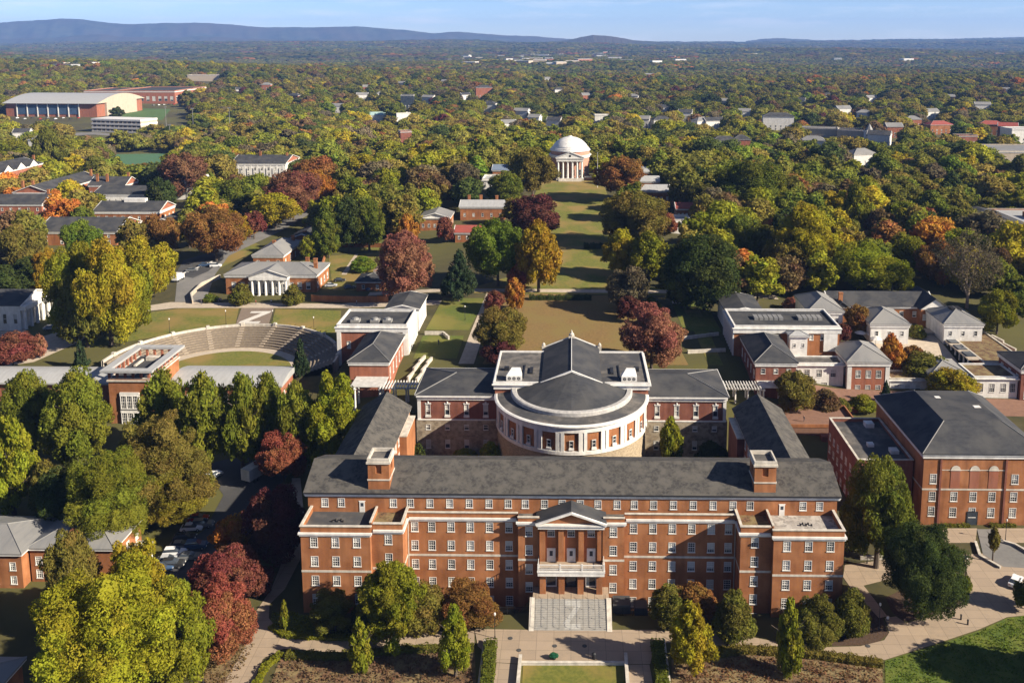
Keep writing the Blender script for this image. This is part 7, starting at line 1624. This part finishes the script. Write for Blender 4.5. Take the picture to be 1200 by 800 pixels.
# ------------------------------------------------------------------ people, far and small
skin = mat('skin', (.45, .27, .18), None, rough=.6); hair_m = mat('hair', (.03, .02, .015), None)
def person(x, y, rz, top, leg, label, z=None):
    r = empty('person', (x, y, h(x, y) + .08 if z is None else z), label, 'person', None, rz)
    V = {'pelvis': (0, 0, .95), 'chest': (0, 0, 1.3), 'neck': (0, 0, 1.48), 'head': (0.01, 0, 1.6), 'crown': (.01, 0, 1.72), 'ls': (0, .18, 1.4), 'le': (-.04, .24, 1.12), 'lh': (.06, .25, .88), 'rs': (0, -.18, 1.4), 're': (.03, -.24, 1.13), 'rh': (.12, -.24, .9), 'lk': (.1, .1, .5), 'la': (.02, .1, .08), 'lt': (.18, .1, .05), 'rk': (.02, -.1, .5), 'ra': (-.16, -.1, .1), 'rt': (-.0, -.1, .05), 'lp': (0, .1, .9), 'rp': (0, -.1, .9)}
    E_ = [('pelvis', 'chest', .15, .17), ('chest', 'neck', .17, .07), ('neck', 'head', .06, .09), ('head', 'crown', .1, .07), ('chest', 'ls', .12, .08), ('ls', 'le', .065, .05), ('le', 'lh', .048, .035), ('chest', 'rs', .12, .08), ('rs', 're', .065, .05), ('re', 'rh', .048, .035), ('pelvis', 'lp', .14, .1), ('lp', 'lk', .1, .07), ('lk', 'la', .068, .045), ('la', 'lt', .05, .04), ('pelvis', 'rp', .14, .1), ('rp', 'rk', .1, .07), ('rk', 'ra', .068, .045), ('ra', 'rt', .05, .04)]
    me = bpy.data.meshes.new('body'); names = list(V); me.from_pydata([V[k] for k in names], [(names.index(a), names.index(b_)) for a, b_, *_ in E_], []); o = link('body', me, r)
    rad = {};
    for a, b_, r0, r1 in E_: rad.setdefault(a, r0); rad[b_] = r1 if b_ not in rad else max(rad[b_], r1)
    sk = o.modifiers.new('skin', 'SKIN'); 
    for i, k in enumerate(names): me.skin_vertices[0].data[i].radius = (rad[k], rad[k]) if me.skin_vertices else (rad[k], rad[k])
    me.skin_vertices[0].data[0].use_root = True; sub = o.modifiers.new('sub', 'SUBSURF'); sub.levels = sub.render_levels = 1
    m = bpy.data.materials.new('clothing'); m.use_nodes = True; n = m.node_tree; tcn = n.nodes.new('ShaderNodeTexCoord'); sx = n.nodes.new('ShaderNodeSeparateXYZ'); rp_ = n.nodes.new('ShaderNodeValToRGB'); dv = n.nodes.new('ShaderNodeMath'); dv.operation = 'DIVIDE'; dv.inputs[1].default_value = 1.8
    n.links.new(tcn.outputs['Object'], sx.inputs[0]); n.links.new(sx.outputs['Z'], dv.inputs[0]); n.links.new(dv.outputs[0], rp_.inputs[0]); cr = rp_.color_ramp; cr.interpolation = 'CONSTANT'
    cr.elements[0].color = (.03, .025, .02, 1); cr.elements[0].position = 0; cr.elements[1].position = .055; cr.elements[1].color = (*leg, 1)
    for pos, c in ((.54, top), (.825, (.45, .27, .18)), (.925, (.03, .02, .015))): e = cr.elements.new(pos); e.color = (*c, 1)
    n.links.new(rp_.outputs['Color'], n.nodes['Principled BSDF'].inputs['Base Color']); n.nodes['Principled BSDF'].inputs['Roughness'].default_value = .9; me.materials.append(m); return r
for px, py, rz, tp, lg, lb in ((1040, 731, 1.6, (.5, .5, .5), (.03, .03, .05), 'person in a pale top walking at the right path junction'), (514, 404, 1.3, (.05, .05, .07), (.04, .04, .06), 'person in dark clothes on the walk left of the auditorium'), (418, 357, .2, (.6, .55, .5), (.06, .06, .1), 'person in a pale top on the terrace road by the garden wall'), (300, 357, .3, (.4, .06, .05), (.05, .05, .08), 'person in red walking before the white portico'), (236, 357, .3, (.08, .08, .1), (.05, .05, .08), 'person in dark clothes at the drive by the portico hall'), (318, 356, 2.8, (.6, .6, .62), (.05, .05, .08), 'person in white walking before the white portico')):
    x, y = G(px, py); person(x, y, rz, tp, lg, lb)
person(60.8, 73.6, .3, (.04, .04, .05), (.04, .04, .05), 'person in black walking on the right brick terrace', 4.2)
# ------------------------------------------------------------------ mountains beyond the woods
def mountains(name, prof, Y, depth_, seed, amp=1.):
    rg = np.random.default_rng(seed); px = np.linspace(prof[0][0], prof[-1][0], 300); py = np.interp(px, [p[0] for p in prof], [p[1] for p in prof])
    X = (px - 670.7) / FPX * (Y + 150) * 1.01; Zt = 103 + (46.7 - py) / FPX * (Y + 150) * 1.01
    nz_ = np.zeros(300)
    for k in range(1, 7): nz_ += np.sin(np.linspace(0, 2 * pi * 5.3 * 1.9 ** k, 300) + rg.uniform(0, 6)) / 1.75 ** k
    Zt = Zt + nz_ * 11 * amp * (Y / 20000); rows = []
    for j, t in enumerate(np.linspace(-1, 1, 41)):
        f = max(0, 1 - abs(t)) ** 1.15; q = np.zeros(300)
        for k in range(1, 6): q += np.sin(np.linspace(0, 2 * pi * 9 * 1.8 ** k, 300) + k * 3 + t * 4 * k + rg.uniform(0, .3)) / 1.6 ** k
        rows.append(np.stack([X * (1 + t * .02), np.full(300, Y + t * depth_), np.maximum(-60, (Zt + 60) * (f + .09 * amp * q * f * (1 - f) * 3) - 60)], 1))
    V = np.concatenate(rows); idx_ = np.arange(len(V)).reshape(41, 300); F = np.stack([idx_[:-1, :-1], idx_[:-1, 1:], idx_[1:, 1:], idx_[1:, :-1]], -1).reshape(-1, 4)
    m_ = bpy.data.meshes.new(name); m_.from_pydata(V.tolist(), [], F.tolist()); m_.materials.append(mountain_m); m_.polygons.foreach_set('use_smooth', [True] * len(m_.polygons)); m_.update(); struct(link(name, m_))
mountains('mountains', [(-150, 40), (-40, 32), (0, 29), (30, 25.5), (60, 24), (82, 22.5), (110, 24.5), (155, 29), (190, 28.5), (235, 27), (270, 29), (300, 32), (340, 32.5), (380, 33), (420, 31), (450, 34), (480, 36), (510, 39), (540, 38), (580, 41), (610, 42), (650, 45), (690, 47), (760, 48.5)], 13200, 1250, 1)
mountains('mountains', [(-150, 48), (60, 45), (100, 41.5), (125, 40.5), (150, 43), (190, 44.5), (230, 43), (260, 43.5), (300, 46), (420, 47), (520, 48)], 11200, 1200, 2)
mountains('mountains', [(640, 49), (665, 47.5), (680, 44), (694, 41.5), (712, 42.5), (726, 44.5), (742, 47.5), (770, 49)], 8800, 800, 3, .2)
mountains('mountains', [(870, 48), (893, 46), (905, 44.6), (920, 45.6), (940, 47), (1080, 47.5), (1140, 45.5), (1170, 44.4), (1205, 42.5), (1260, 41), (1350, 42)], 13300, 1100, 4)
# ------------------------------------------------------------------ the air between
b = MB(); b.box(-12400, 12400, -1000, 15200, -110, 440)
hz = b.build('haze', None); hz.data.materials.clear(); hm = bpy.data.materials.new('haze'); hm.use_nodes = True; n = hm.node_tree
for x in list(n.nodes): n.nodes.remove(x)
o_ = n.nodes.new('ShaderNodeOutputMaterial'); pv = n.nodes.new('ShaderNodeVolumePrincipled'); pv.inputs['Color'].default_value = (.25, .45, .95, 1); pv.inputs['Density'].default_value = HAZE_DENSITY; pv.inputs['Anisotropy'].default_value = .0
n.links.new(pv.outputs['Volume'], o_.inputs['Volume']); hz.data.materials.append(hm); hz['kind'] = 'stuff'
